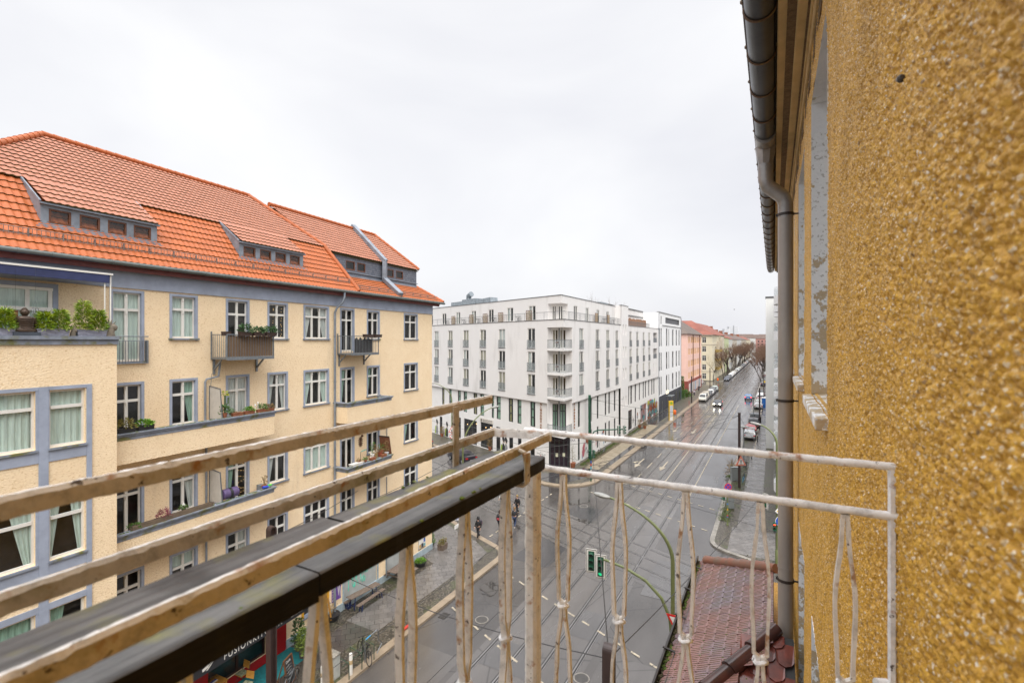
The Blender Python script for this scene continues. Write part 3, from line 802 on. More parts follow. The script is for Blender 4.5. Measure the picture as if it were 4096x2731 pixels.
holes_wall(bay,FL,-30,-21.32,3.6,15.9,HB,BO,0.16)
bay.quad(FL.P(-21.32,BO,3.6),FL.P(-21.32,0,3.6),FL.P(-21.32,0,15.9),FL.P(-21.32,BO,15.9));bay.quad(FL.P(-30,BO,3.6),FL.P(-21.32,BO,3.6),FL.P(-21.32,0,3.6),FL.P(-30,0,3.6))
bay.fquad(FL,-30,-21.32,BO - 0.22,15.0,15.9)
bp = bay.build('bay',m_cream,house)
mb = MB();mb.fquad(FL,-29.5,-21.5,BO - 0.8,3.7,14.9);mb.build('room_wall',m_room,bp)
mb = MB();mb.quad(FL.P(-30,BO - 0.2,15.05),FL.P(-21.4,BO - 0.2,15.05),FL.P(-21.4,0,15.05),FL.P(-30,0,15.05));mb.build('terrace_floor',M("terrace floor",(0.2,0.19,0.18),0.8,0.3),bp)
mb = MB();mb.fbox(FL,-30,-21.29,BO - 0.26,BO + 0.05,15.86,16.03);mb.fbox(FL,-30,-21.24,BO - 0.3,BO + 0.11,16.03,16.14);mb.fbox(FL,-21.5,-21.24,0,BO - 0.3,15.86,16.14);mb.build('parapet_cap',m_trim_worn,bp)
g = MB();o0,o1 = BO + 0.002,BO + 0.03
for a,b in ((-22.19,-22.05),(-23.40,-23.17),(-25.3,-25.05)): g.fbox(FL,a,b,o0,o1 + 0.015,3.6,14.55)
for z0,z1 in BROW:
 g.fbox(FL,-25.05,-22.19,o0,o1,z1 + 0.02,z1 + 0.22 if z1 < 14 else 14.55);g.fbox(FL,-25.05,-22.19,o0,o1,z0 - 0.42,z0 - 0.06)
 g.fbox(FL,-23.47,-23.40,o0,o1 - 0.008,z0 - 0.06,z1 + 0.02);g.fbox(FL,-23.17,-23.14,o0,o1 - 0.008,z0 - 0.06,z1 + 0.02)
g.build('bay_frame',m_trim,bp)
k = 0
for z0,z1 in BROW:
 for a,b in BCOL:
  cm,sd = ((m_sheer,None),(m_sheer,None),(m_sheer,'b'),(m_sheer,'b'),(m_green_c,None),(m_green_c,'l'))[k]
  old_window(FL,a,b,z0,z1,bp,off=BO,lights=1,depth=0.15,trans=0.3,trim=False,curtain=cm,side=sd);k += 1
tw = [(-26.5,-22.45,15.1,17.85)]
def parapet(u0,u1,off,ztop,zbot,slope_end=0.5):
 mb = MB()
 pts = [(u0,0),(u0,off),(u1,off),(u1,0)]
 mb.fbox(FL,u0,u1,off - 0.14,off,zbot,ztop - 0.26);mb.fbox(FL,u0,u0 + 0.14,0,off - 0.14,zbot,ztop - 0.26);mb.fbox(FL,u1 - 0.14,u1,0,off - 0.14,zbot,ztop - 0.26)
 mb.fbox(FL,u0 + 0.14,u1 - 0.14,0,off - 0.14,zbot,zbot + 0.18)
 b = mb.build('balcony',m_cream,house)
 mb = MB()
 for k,(g_,a_,b_) in enumerate(((0.015,ztop - 0.26,ztop - 0.12),(0.06,ztop - 0.12,ztop - 0.05),(0.1,ztop - 0.05,ztop))):
  mb.fbox(FL,u0 - g_,u1 + g_,off - 0.2,off + g_,a_,b_);mb.fbox(FL,u0 - g_,u0 + 0.16,0,off - 0.2,a_,b_);mb.fbox(FL,u1 - 0.16,u1 + g_,0,off - 0.2,a_,b_)
 mb.build('parapet_cap',m_trim_worn,b)
 mb = MB();rnd = random.Random(int(u0 * 10))
 for i in range(int((u1 - u0) * 26)):
  u = u0 + rnd.random() * (u1 - u0);mb.ball(FL.P(u,off - 0.02 - abs(rnd.gauss(0,0.05)),ztop + 0.003),0.02 + rnd.random() * 0.03,5,3,sz=0.35)
 o = mb.build('moss',m_moss,b);o['kind'] = 'stuff'
parapet(-21.2,-14.62,1.0,12.64,11.52);parapet(-21.2,-14.65,1.0,9.02,7.9)
parapet(-9.84,-6.0,1.0,12.44,11.25);parapet(-9.84,-6.0,1.0,8.72,7.6)
def metal_balcony(u0,u1,off,zf,reed,label):
 b = MB();b.fbox(FL,u0,u1,0.02,off,zf - 0.09,zf);b.fbox(FL,u0 - 0.02,u1 + 0.02,off,off + 0.03,zf - 0.12,zf + 0.02)
 for u in (u0 + 0.08,u1 - 0.12):
  b.fbox(FL,u,u + 0.09,0.0,0.06,zf - 0.75,zf - 0.09);b.bar(FL.P(u + 0.045,0.05,zf - 0.55),FL.P(u + 0.045,0.55,zf - 0.1),0.05,0.07)
 bal = b.build('metal_balcony',m_galv,house);bal['label'] = label
 r = MB();zt = zf + 1.0
 r.tube([FL.P(u0,0.03,zt),FL.P(u0,off,zt),FL.P(u1,off,zt),FL.P(u1,0.03,zt)],0.022,6)
 u = u0
 while u <= u1 + 0.01: r.bar(FL.P(u,off,zf),FL.P(u,off,zt),0.014);u += 0.125
 o = 0.1
 while o < off: r.bar(FL.P(u0,o,zf),FL.P(u0,o,zt),0.014);r.bar(FL.P(u1,o,zf),FL.P(u1,o,zt),0.014);o += 0.125
 for u,oo in ((u0,0.05),(u0,off),(u1,off),(u1,0.05)): r.bar(FL.P(u,oo,zf - 0.1),FL.P(u,oo,zt + (0.14 if oo < 0.1 else 0)),0.045)
 r.build('railing',m_galv,bal)
 m = MB();n = 40
 for i in range(n):
  a,c = u0 + 0.06 + (u1 - u0 - 0.1) * i / n,u0 + 0.06 + (u1 - u0 - 0.1) * (i + 0.92) / n
  rnd = random.Random(i);hh = zt - 0.03 - rnd.random() * 0.06
  if not reed:
   if i > n * 0.78 or i < 4: continue
   hh -= 0.15 * abs(sin(i * 0.5))
  m.fbox(FL,a,c,off - 0.06 - 0.02 * (i % 2),off - 0.035,zf + 0.03,hh)
 m.build('privacy_screen',m_reed if reed else M("black tarp screen",(0.03,0.027,0.026),0.6,0.5,6),bal)
metal_balcony(-17.05,-14.75,1.1,15.25,True,'metal balcony with reed screen')
metal_balcony(-9.62,-7.35,1.1,15.25,False,'metal balcony with ragged dark screen')
r = MB()
r.tube([FL.P(-21.0,0.12,16.15),FL.P(-19.6,0.12,16.15)],0.022,6);r.tube([FL.P(-21.0,0.12,15.98),FL.P(-19.6,0.12,15.98)],0.012,5);r.tube([FL.P(-21.0,0.12,15.12),FL.P(-19.6,0.12,15.12)],0.014,5)
for k in range(15): r.bar(FL.P(-20.95 + k * 0.095,0.12,15.12),FL.P(-20.95 + k * 0.095,0.12,15.98),0.014)
r.fbox(FL,-19.66,-19.6,0.02,0.14,15.1,16.0)
r.build('window_railing',m_galv,house)
f = MB();F_ = FL
for a in (-26.4,-25.05,-24.1,-23.2,-22.62): f.fbox(FL,a,a + 0.11,0.03,0.09,15.1,17.72)
f.fbox(FL,-26.4,-22.5,0.031,0.10,16.98,17.1);f.fbox(FL,-26.4,-22.5,0.031,0.10,17.66,17.76)
w = f.build('terrace_window',m_white,house)
g = MB();g.fquad(FL,-26.4,-22.5,0.05,15.1,17.7);g.build('pane',m_glass,w)
g = MB();curtain_sheet(g,FL,-26.4,-22.55,15.1,17.7,0.027,0.006);g.build('curtain',m_sheer,w)
g = MB();g.fbox(FL,-22.5,-22.36,0.01,0.10,15.1,17.9);g.fbox(FL,-26.5,-22.5,0.01,0.10,17.77,17.9);g.build('surround',m_trim,w)
aw = thing('rolled_awning','rolled up navy blue awning under the eaves above the planted terrace','awning',FL.P(-23.5,0,18))
mb = MB();mb.fbox(FL,-27,-21.3,0.9,1.0,18.02,18.30);mb.quad(FL.P(-27,0.3,18.37),FL.P(-21.3,0.3,18.37),FL.P(-21.3,0.9,18.33),FL.P(-27,0.9,18.33));mb.build('cloth',m_navy,aw)
mb = MB();mb.fbox(FL,-27,-21.2,0.88,1.02,18.30,18.36);mb.build('front_bar',m_white,aw)
mb = MB();mb.tube([FL.P(-21.25,0.95,18.3),FL.P(-21.25,0.95,16.15)],0.025,6);mb.build('pole',m_white,aw)
mb = MB();mb.tube([FL.P(-21.42,0.95,18.05),FL.P(-21.42,0.95,16.15)],0.02,6);mb.build('pole',m_white,aw)
# -- plants, pots and other things on the cream house
def leaves(mb,c,rx,ry,rz,n,size,narrow=0.35,up=0.3,seed=0):
 rnd = random.Random(seed)
 for _ in range(n):
  a = rnd.random() * 2 * pi;r = rnd.random() ** 0.5;h = rnd.random()
  k = 1.0 - 0.55 * h
  p = Vector((c[0] + rx * r * k * cos(a),c[1] + ry * r * k * sin(a),c[2] + rz * h))
  d = Vector((cos(a) + rnd.gauss(0,0.6),sin(a) + rnd.gauss(0,0.6),up + rnd.gauss(0,0.5))).normalized()
  s = d.cross(Vector((rnd.gauss(0,1),rnd.gauss(0,1),rnd.gauss(0,1)))).normalized() * size * narrow * 0.5
  L = size * (0.6 + 0.7 * rnd.random())
  mb.quad(p,p + d * L * 0.5 + s,p + d * L,p + d * L * 0.5 - s)
 return mb
def stalks(mb,c,n,h,spread,r=0.006,seed=0):
 rnd = random.Random(seed)
 for _ in range(n):
  a = rnd.random() * 2 * pi;k = rnd.random()
  mb.tube([(c[0],c[1],c[2]),(c[0] + spread * 0.4 * k * cos(a),c[1] + spread * 0.4 * k * sin(a),c[2] + h * 0.6),(c[0] + spread * k * cos(a),c[1] + spread * k * sin(a),c[2] + h * (0.7 + 0.3 * rnd.random()))],r,3)
 return mb
def plant_box(label,u,off,z,w,d,h,pot_m,leaf_m,ph,n,size,narrow=0.35,F=None,wrap=False,name='planter',seed=1,group=None,spread=1.2,bare=False):
 F = F or FL
 o = thing(name,label,'planter',F.P(u,off,z),group)
 mb = MB();a,b = u - w / 2,u + w / 2
 P = lambda x,y,zz: F.P(x,y,zz)
 t = 0.93
 mb.hexa([P(a + w * .04,off + d / 2 * t,z),P(b - w * .04,off + d / 2 * t,z),P(b - w * .04,off - d / 2 * t,z),P(a + w * .04,off - d / 2 * t,z),P(a,off + d / 2,z + h),P(b,off + d / 2,z + h),P(b,off - d / 2,z + h),P(a,off - d / 2,z + h)])
 mb.fbox(F,a - 0.01,b + 0.01,off - d / 2 - 0.01,off + d / 2 + 0.01,z + h,z + h + 0.02)
 mb.build('box',pot_m,o)
 if not bare:
  mb = MB();k = max(1,int(w / 0.35))
  for i in range(k):
   uu = a + w * (i + 0.5) / k;c = P(uu,off,z + h)
   leaves(mb,c,w / k * 0.5 * spread,d * 0.5 * spread + 0.05,ph * (0.75 + 0.35 * ((i * 7 + seed) % 3) / 2),n // k,size,narrow,seed=seed * 31 + i)
   stalks(mb,c,4,ph * 0.8,w / k * 0.3,0.005,seed + i)
  mb.build('foliage',leaf_m,o)
 return o
def pot(label,loc,r,h,pot_m,leaf_m=None,ph=0.2,n=60,size=0.08,narrow=0.35,name='plant_pot',seed=1,group=None,st=0,st_m=None,spread=1.4):
 o = thing(name,label,'plant pot',loc,group)
 mb = MB();mb.lathe([(r * 0.7,0),(r * 0.95,h * 0.85),(r,h * 0.85),(r,h),(r * 0.88,h),(r * 0.8,h * 0.92)],seg=12);mb.build('pot',pot_m,o,True,world=False)
 if leaf_m:
  mb = MB();leaves(mb,(0,0,h * 0.9),r * spread,r * spread,ph,n,size,narrow,seed=seed)
  if st: stalks(mb,(0,0,h * 0.9),st,ph,r * spread,0.006,seed)
  mb.build('foliage',leaf_m,o,world=False)
 return o
m_wrap = M("crumpled foil wrap",(0.32,0.33,0.42),0.35,0.6,6,0.8,18,stretch=(1,1,4))
m_bronze = M("dark bronze",(0.085,0.055,0.038),0.45,0.5,5,0.2,30,metal=0.35)
m_stone = M("weathered stone figure",(0.22,0.185,0.14),0.85,0.5,8,0.4,30)
m_soil = M("potting soil",(0.05,0.035,0.022),0.95)
uS = lambda px: hit(FL,px,1320,1.4)[0]
plant_box('foil wrapped terrace trough with low bamboo left of the statue',uS(20),BO - 0.1,16.14,uS(55) - uS(-15),0.24,0.2,m_wrap,m_bamboo,0.52,1300,0.15,0.15,seed=2,name='bamboo_trough',group='bamboo troughs on the terrace parapet')
plant_box('long foil wrapped terrace trough with bamboo right of the statue',uS(209),BO - 0.1,16.14,uS(275) - uS(143),0.24,0.2,m_wrap,m_bamboo,0.55,2000,0.15,0.15,seed=4,name='bamboo_trough',group='bamboo troughs on the terrace parapet')
plant_box('foil wrapped terrace trough with the tallest bamboo beside the dragon head',uS(364),BO - 0.1,16.14,uS(424) - uS(304),0.24,0.2,m_wrap,m_bamboo,0.85,2200,0.15,0.15,seed=5,name='bamboo_trough',group='bamboo troughs on the terrace parapet')
us = uS(99)
st = thing('seated_statue','dark bronze seated statue seen from behind on the terrace parapet','statue',FL.P(us,BO - 0.1,16.14))
mb = MB();mb.fbox(FL,us - 0.31,us + 0.31,BO - 0.3,BO + 0.08,16.14,16.25);mb.build('plinth',M("blue grey plinth",(0.06,0.075,0.1),0.6,0.3),st)
mb = MB();c = Vector(FL.P(us,BO - 0.1,16.25));ax = Vector((FL.d.x,FL.d.y,0));ay = Vector((FL.n.x,FL.n.y,0));seg = 24
prof = [(0.02,0.02,0.0),(0.31,0.16,0.01),(0.32,0.17,0.06),(0.25,0.15,0.12),(0.20,0.13,0.2),(0.205,0.135,0.28),(0.235,0.135,0.40),(0.22,0.115,0.45),(0.12,0.08,0.485),(0.06,0.055,0.50),(0.05,0.05,0.52)]
vs = []
for a_,b_,z in prof:
 for k in range(seg):
  an = 2 * pi * k / seg;fo = 1 + (0.03 * sin(z * 80 + 2 * abs(sin(an))) if 0.1 < z < 0.4 else 0);vs.append(c + ax * a_ * fo * cos(an) + ay * b_ * fo * sin(an) + Vector((0,0,z)))
mb.add(vs,[(i * seg + k,i * seg + (k + 1) % seg,(i + 1) * seg + (k + 1) % seg,(i + 1) * seg + k) for i in range(len(prof) - 1) for k in range(seg)])
for s_ in (-1,1):
 sh = c + ax * 0.215 * s_;mb.tube([sh + Vector((0,0,0.43)),sh + ax * 0.05 * s_ + Vector((0,0,0.26)),sh + ax * 0.06 * s_ - ay * 0.04 + Vector((0,0,0.12)),sh - ay * 0.12 + Vector((0,0,0.09))],[0.06,0.058,0.055,0.05],10)
for k in range(5):      # hanging folds of the robe on the back
 w_,z0,dip = 0.19 - 0.012 * k,0.45 - k * 0.07,0.05
 mb.tube([c + ax * w_ * cos(a_) + ay * (0.128 + 0.012 * sin(a_)) + Vector((0,0,z0 - dip * sin(a_))) for a_ in [pi * i / 12 for i in range(13)]],0.011,5)
mb.build('body',m_bronze,st,True)
mb = MB();mb.ball((c.x,c.y,c.z + 0.60),0.105,14,10,sz=1.1);mb.ball((c.x,c.y,c.z + 0.71),0.052,10,6,sz=0.8)
rnd = random.Random(5)
for k in range(90):
 a_,b_ = rnd.random() * 2 * pi,rnd.random() * 1.5 - 0.2
 mb.ball((c.x + 0.1 * cos(a_) * cos(b_),c.y + 0.1 * sin(a_) * cos(b_),c.z + 0.605 + 0.112 * sin(b_)),0.015,5,3)
mb.build('head',m_bronze,st,True)
def dragon(label,u,s,name):
 o = thing(name,label,'ornament',FL.P(u,BO - 0.08,16.14));c = Vector(FL.P(u,BO - 0.05,16.14));d = Vector((FL.d.x,FL.d.y,0))
 mb = MB();mb.tube([c,c + Vector((0,0,0.1 * s)),c + d * 0.03 * s + Vector((0,0,0.2 * s)),c + d * 0.09 * s + Vector((0,0,0.25 * s))],[0.1 * s,0.085 * s,0.075 * s,0.05 * s],9)
 mb.ball(c + d * 0.06 * s + Vector((0,0,0.2 * s)),0.085 * s,8,6)
 mb.build('body',m_stone,o,True)
 mb = MB()
 for k,(a,h) in enumerate(((-0.8,0.38),(-0.3,0.42),(0.3,0.4),(0.9,0.34))): mb.tube([c + Vector((0,0,0.22 * s)),c + d * a * 0.13 * s + Vector((0,0,h * s))],[0.04 * s,0.006],5)
 mb.build('crest',m_stone,o,True)
dragon('carved stone dragon head at the right end of the terrace parapet',uS(437),1.5,'dragon_head')
dragon('small carved stone owl figure between two foil wrapped troughs',uS(288),0.85,'stone_owl')
ch = thing('wind_chime','silver tube wind chime hanging in front of the terrace window','wind chime',FL.P(-23.3,1.0,17.3))
mb = MB();c = Vector(FL.P(-23.28,1.0,17.0))
mb.lathe([(0.08,0.0),(0.08,0.012)],c,12)
for k in range(3): mb.tube([c + Vector((0.07 * cos(k * 2.1),0.07 * sin(k * 2.1),0.01)),c + Vector((0,0,0.25))],0.003,3)
mb.tube([c + Vector((0,0,0.25)),c + Vector((0,0,1.3))],0.003,3);mb.build('top_ring',m_galv,ch)
for k in range(5):
 mb = MB();q = c + Vector((0.065 * cos(k * 1.256),0.065 * sin(k * 1.256),0));mb.tube([q,q - Vector((0,0,0.42 + 0.05 * k))],0.012,6);mb.build('chime_tube',M("bright tube",(0.6,0.62,0.66),0.25,metal=0.8),ch)
wo = thing('wooden_bell','small brown wooden bell hanging beside the wind chime','wind bell',FL.P(-23.75,1.0,16.9))
mb = MB();mb.fbox(FL,-23.8,-23.7,0.96,1.04,16.72,16.92);mb.build('bell',m_brown_frame,wo)
mb = MB();mb.tube([FL.P(-23.75,1,16.92),FL.P(-23.75,1,18.2)],0.003,3);mb.ball(FL.P(-23.75,1,16.65),0.025);mb.build('cord',m_black_pl,wo)
for k,(u,lab) in enumerate(((-16.28,'left of the three fir filled boxes on the reed screened balcony rail'),(-15.62,'middle one of the three fir filled boxes on the reed screened balcony rail'),(-15.0,'right of the three fir filled boxes on the reed screened balcony rail'))):
 plant_box(lab,u,1.22,16.2,0.58,0.18,0.16,M("dark brown box",(0.055,0.03,0.022),0.6,0.3),m_fir,0.3,260,0.15,0.25,seed=11 + k,name='fir_box',group='fir filled balcony boxes')
plant_box('empty brown box at the corner of the reed screened balcony rail',-17.02,1.0,16.2,0.34,0.18,0.16,MATS['dark brown box'],m_fir,0.2,0,0.1,bare=True,name='empty_flower_box',seed=3)
plant_box('long empty brown box on the rail of the ragged screened balcony',-8.35,1.22,16.18,0.85,0.17,0.16,MATS['dark brown box'],m_fir,0.1,0,0.1,bare=True,name='empty_flower_box',seed=3)
plant_box('short empty brown box at the right end of the ragged screened balcony',-7.55,1.22,16.18,0.6,0.17,0.16,MATS['dark brown box'],m_fir,0.1,0,0.1,bare=True,name='empty_flower_box',seed=3)
zt = 12.64
plant_box('black trough of straggly dry plants behind the bay on the upper long balcony',-20.75,0.9,zt,0.55,0.2,0.16,m_black_pl,M("mixed herbs",(0.10,0.11,0.02),0.7,col2=(0.25,0.19,0.05),scale=6),0.42,150,0.14,0.3,seed=21,name='herb_trough')
plant_box('black trough with bright green fern on the upper long balcony',-20.12,0.9,zt,0.55,0.2,0.16,m_black_pl,M("bright fern",(0.13,0.30,0.015),0.5,0.4,9),0.24,160,0.14,0.4,seed=22,name='fern_trough')
for k,(u,w,lm,ph,n,lab) in enumerate(((-16.42,0.5,m_dry,0.06,40,'terracotta window box with bare soil next to the cactus on the upper balcony'),(-15.85,0.48,MATS['bright fern'],0.2,160,'terracotta window box with a lush green cushion on the upper balcony'),
  (-15.2,0.5,m_leaf,0.22,150,'terracotta window box with a dark leafy plant on the upper balcony'),(-14.78,0.42,m_dry,0.26,140,'terracotta window box with reddish grass at the end of the upper balcony'))):
 plant_box(lab,u,0.88,zt,w,0.17,0.13,m_terra,lm,ph,n,0.1,0.4,seed=30 + k,name='window_box',group='terracotta boxes on the upper long balcony')
pot('terracotta pot with a leafy plant between screen and window boxes',FL.P(-17.0,0.85,zt),0.12,0.2,m_terra,m_leaf,0.35,90,0.13,0.5,seed=41)
ca = thing('cactus','tall branching cactus beside the upper balcony screen','cactus',FL.P(-16.85,0.8,zt))
mb = MB();c = Vector(FL.P(-16.9,0.75,zt));d = Vector((FL.d.x,FL.d.y,0))
mb.tube([c,c + Vector((0,0,0.95))],[0.05,0.04],7);mb.tube([c + Vector((0,0,0.5)),c + d * 0.14 + Vector((0,0,0.6)),c + d * 0.15 + Vector((0,0,0.85))],0.04,7);mb.ball(c + d * 0.3 + Vector((0,0,0.2)),0.13,8,6,sz=1.3)
mb.build('stem',M("grey green cactus",(0.10,0.15,0.08),0.7,0.3,10),ca,True)
mb = MB();leaves(mb,c + Vector((0,0,0.9)),0.12,0.12,0.25,50,0.1,0.6,seed=5);mb.build('flower',M("yellow green bloom",(0.4,0.42,0.03),0.6),ca)
for u,hh,lab in ((-15.52,0.33,'red and white solar lamp stick between two terracotta boxes'),(-15.38,0.42,'tall white solar lamp stick with black cap in the upper balcony boxes')):
 o = thing('solar_lamp',lab,'solar lamp',FL.P(u,0.85,zt))
 mb = MB();mb.tube([FL.P(u,0.85,zt),FL.P(u,0.85,zt + hh)],0.012,5);mb.build('stick',m_white,o)
 mb = MB();mb.lathe([(0.035,0),(0.04,0.05),(0.025,0.08)],FL.P(u,0.85,zt + hh),8);mb.build('cap',m_white,o,True)
def screen(label,u,zb):
 o = thing('balcony_divider',label,'balcony screen',FL.P(u,0.5,zb),'frosted balcony dividers')
 mb = MB();mb.quad(FL.P(u,0.08,zb),FL.P(u,0.95,zb),FL.P(u,0.8,zb + 1.35),FL.P(u,0.08,zb + 1.45));mb.build('panel',M("frosted panel",(0.55,0.52,0.47),0.5,0.2,3),o)
 mb = MB()
 pts = [(0.08,0.0),(0.95,0.0),(0.8,1.35),(0.08,1.45)]
 for a,b in zip(pts,pts[1:] + pts[:1]): mb.bar(FL.P(u,a[0],zb + a[1]),FL.P(u,b[0],zb + b[1]),0.035)
 mb.tube([FL.P(u,0.15,zb + 1.4),FL.P(u + 0.05,0.16,zb + 2.0)],0.01,4);mb.build('frame',m_galv,o)
screen('frosted divider panel beside the cactus on the upper long balcony',-17.15,12.55);screen('frosted divider panel beside the purple bag on the lower long balcony',-17.15,8.93)
zt = 9.02
o = thing('purple_duffel_bag','purple rolled duffel bag with a black strap on the lower balcony','bag',FL.P(-16.7,0.85,zt))
mb = MB();mb.tube([FL.P(-17.05,0.72,zt + 0.24),FL.P(-17.02,0.72,zt + 0.24),FL.P(-16.35,0.72,zt + 0.24),FL.P(-16.32,0.72,zt + 0.24)],[0.14,0.22,0.22,0.15],12);mb.build('bag',M("purple nylon",(0.11,0.075,0.18),0.5,0.3,6,0.4,14),o,True)
mb = MB();mb.tube([FL.P(-16.74,0.72,zt + 0.24),FL.P(-16.62,0.72,zt + 0.24)],0.228,12);mb.build('strap',m_black_pl,o,True)
pot('pink heather plant sitting on the weathered trough of the lower balcony',FL.P(-19.45,0.85,zt),0.09,0.1,m_soil,m_heather,0.3,220,0.13,0.18,seed=51,name='heather',spread=2.6)
pot('small green tuft under the middle window of the lower balcony',FL.P(-18.55,0.6,zt + 0.05),0.09,0.06,m_soil,m_leaf,0.14,120,0.1,0.3,seed=52,name='herb_tuft',spread=1.8)
pot('low green cushion plant beside the bay on the lower balcony',FL.P(-20.4,0.8,zt),0.12,0.06,m_soil,m_leaf,0.12,160,0.08,0.4,seed=53,name='cushion_plant',spread=2.2)
o = thing('wooden_trough','long weathered wooden trough lying on the lower balcony ledge','trough',FL.P(-19.0,0.85,zt))
mb = MB();mb.fbox(FL,-20.6,-17.6,0.98,1.02,zt,zt + 0.16);mb.fbox(FL,-20.6,-17.6,0.80,0.84,zt,zt + 0.14);mb.fbox(FL,-20.6,-17.6,0.84,0.98,zt,zt + 0.05);mb.build('boards',M("grey weathered boards",(0.17,0.125,0.085),0.9,0.5,4,0.5,20,stretch=(1,1,4)),o)
o = thing('lantern','white house shaped lantern on the sill of the lower balcony','lantern',FL.P(-18.3,0.15,8.9))
mb = MB();c = FL.P(-18.3,0.16,8.83)
for a in (-1,1):
 for b in (-1,1): mb.bar((c[0] + a * 0.08,c[1] + b * 0.08,c[2]),(c[0] + a * 0.08,c[1] + b * 0.08,c[2] + 0.28),0.02)
mb.box(c[0] - 0.1,c[0] + 0.1,c[1] - 0.1,c[1] + 0.1,c[2],c[2] + 0.02);mb.build('cage',m_white,o)
mb = MB();mb.lathe([(0.14,0.28),(0.03,0.4),(0.02,0.44)],c,4);mb.build('roof',m_white,o)
pot('round pot with dried flower heads at the end of the lower balcony',FL.P(-15.05,0.85,zt),0.13,0.16,m_terra,m_dry,0.5,30,0.07,0.8,seed=54,st=14)
o = thing('watering_toys','blue and green plastic spray toys at the end of the lower balcony','toy',FL.P(-14.9,0.95,zt))
mb = MB();mb.tube([FL.P(-15.2,0.95,zt + 0.1),FL.P(-14.95,0.98,zt + 0.08)],0.06,8);mb.build('blue_spray',M("blue plastic",(0.02,0.07,0.5),0.4),o,True)
mb = MB();mb.tube([FL.P(-14.95,0.95,zt + 0.12),FL.P(-14.75,0.97,zt + 0.12)],0.04,8);mb.build('green_spray',M("green plastic",(0.06,0.55,0.05),0.4),o,True)
zt = 8.72
for k,(u,off,r,h,pm,lm,ph,lab) in enumerate((
  (-8.75,0.85,0.10,0.15,m_terra,m_dry,0.12,'small terracotta pot on the white tray of the crowded balcony'),
  (-8.25,0.9,0.10,0.14,m_terra,m_leaf,0.15,'terracotta pot with sprout under the green handle of the crowded balcony'),
  (-7.45,0.7,0.14,0.30,m_white,m_leaf,0.7,'white bucket with daffodils on the crowded balcony'),
  (-7.2,0.75,0.15,0.32,M("ochre glaze",(0.3,0.2,0.09),0.5),m_dry,0.5,'ochre glazed pot with dry stems on the crowded balcony'),
  (-6.85,0.8,0.15,0.3,M("rust red glaze",(0.24,0.06,0.03),0.5),m_dry,0.25,'rust red pot in the middle of the crowded balcony'),
  (-6.62,0.7,0.17,0.38,m_terra,m_leaf,0.45,'largest terracotta pot with green plant on the crowded balcony'),
  (-6.25,0.82,0.15,0.16,M("pale grey bowl",(0.55,0.55,0.56),0.5),m_dry,0.7,'pale bowl with two bare brown stems before the dark board'))):
 pot(lab,FL.P(u,off,zt),r,h,pm,lm,ph,40,0.12,0.4,seed=60 + k,st=7)
plant_box('terracotta window box with two white spikes on the crowded balcony',-7.7,0.95,zt,0.45,0.18,0.13,m_terra,m_white,0.35,12,0.2,0.2,seed=71,name='window_box')
plant_box('shallow terracotta box at the right end of the crowded balcony',-6.75,1.0,zt,0.42,0.18,0.14,m_terra,m_leaf,0.05,10,0.06,seed=72,name='window_box')
plant_box('white wooden tray at the left corner of the crowded balcony',-9.05,0.9,zt,0.85,0.34,0.1,m_white,m_dry,0.05,30,0.08,seed=73,name='seed_tray',bare=True)
o = thing('dark_board','tall dark board leaning at the right end of the crowded balcony','board',FL.P(-6.05,0.6,zt))
mb = MB();mb.hexa([FL.P(-6.2,0.3,zt),FL.P(-5.95,0.95,zt),FL.P(-5.9,0.95,zt),FL.P(-6.15,0.3,zt),FL.P(-6.3,0.25,zt + 1.15),FL.P(-6.05,0.85,zt + 1.1),FL.P(-6.0,0.85,zt + 1.1),FL.P(-6.25,0.25,zt + 1.15)]);mb.build('board',m_brown_frame,o)
mb = MB();mb.bar(FL.P(-6.31,0.24,zt + 1.16),FL.P(-6.06,0.86,zt + 1.11),0.05);mb.build('top_edge',m_groove,o)
o = thing('garden_tool','small garden rack with a turquoise handle on the crowded balcony','garden rack',FL.P(-8.3,0.7,zt))
mb = MB();mb.tube([FL.P(-8.6,0.8,zt),FL.P(-8.55,0.8,zt + 0.65),FL.P(-8.05,0.8,zt + 0.7),FL.P(-8.0,0.8,zt + 0.35)],0.014,5);mb.build('frame',m_groove,o,True)
mb = MB();mb.tube([FL.P(-8.5,0.8,zt + 0.67),FL.P(-8.1,0.8,zt + 0.71)],0.022,6);mb.build('handle',M("turquoise grip",(0.08,0.45,0.38),0.5),o)
o = thing('wall_ornament','lattice metal ornament hung on the wall above the crowded balcony','ornament',FL.P(-7.75,0.04,9.6))
mb = MB();c = FL.P(-7.72,0.04,9.75)
for k in range(7):
 a = k * 0.45
 mb.bar(FL.P(-7.72 + 0.2 * cos(a),0.03,9.75 + 0.32 * sin(a)),FL.P(-7.72 - 0.2 * cos(a),0.03,9.75 - 0.32 * sin(a)),0.03)
mb.ball(FL.P(-7.6,0.05,10.1),0.08,7,5);mb.build('lattice',M("rusty iron",(0.16,0.09,0.05),0.8,0.5,12),o)
m_fairy = M("fairy light",(1.0,0.62,0.25),0.5,emit=1.6)
def fairy(u0,u1,z0,z1,n,seed,label,m):
 o = thing('fairy_lights',label,'fairy lights',FL.P(u0,-0.2,z0));rnd = random.Random(seed);mb = MB()
 for k in range(n): mb.ball(FL.P(u0 + (u1 - u0) * ((k % 4) + 0.3 + 0.3 * rnd.random()) / 4,-0.2,z0 + (z1 - z0) * (k // 4 + rnd.random() * 0.6) / (n / 4)),0.011,5,4)
 mb.build('bulb_string',m,o)['kind'] = 'stuff'
 mb = MB()
 for k in range(4): u = u0 + (u1 - u0) * (k + 0.45) / 4;mb.tube([FL.P(u,-0.2,z1),FL.P(u,-0.2,z0)],0.002,3)
 mb.build('cord',m_groove,o)
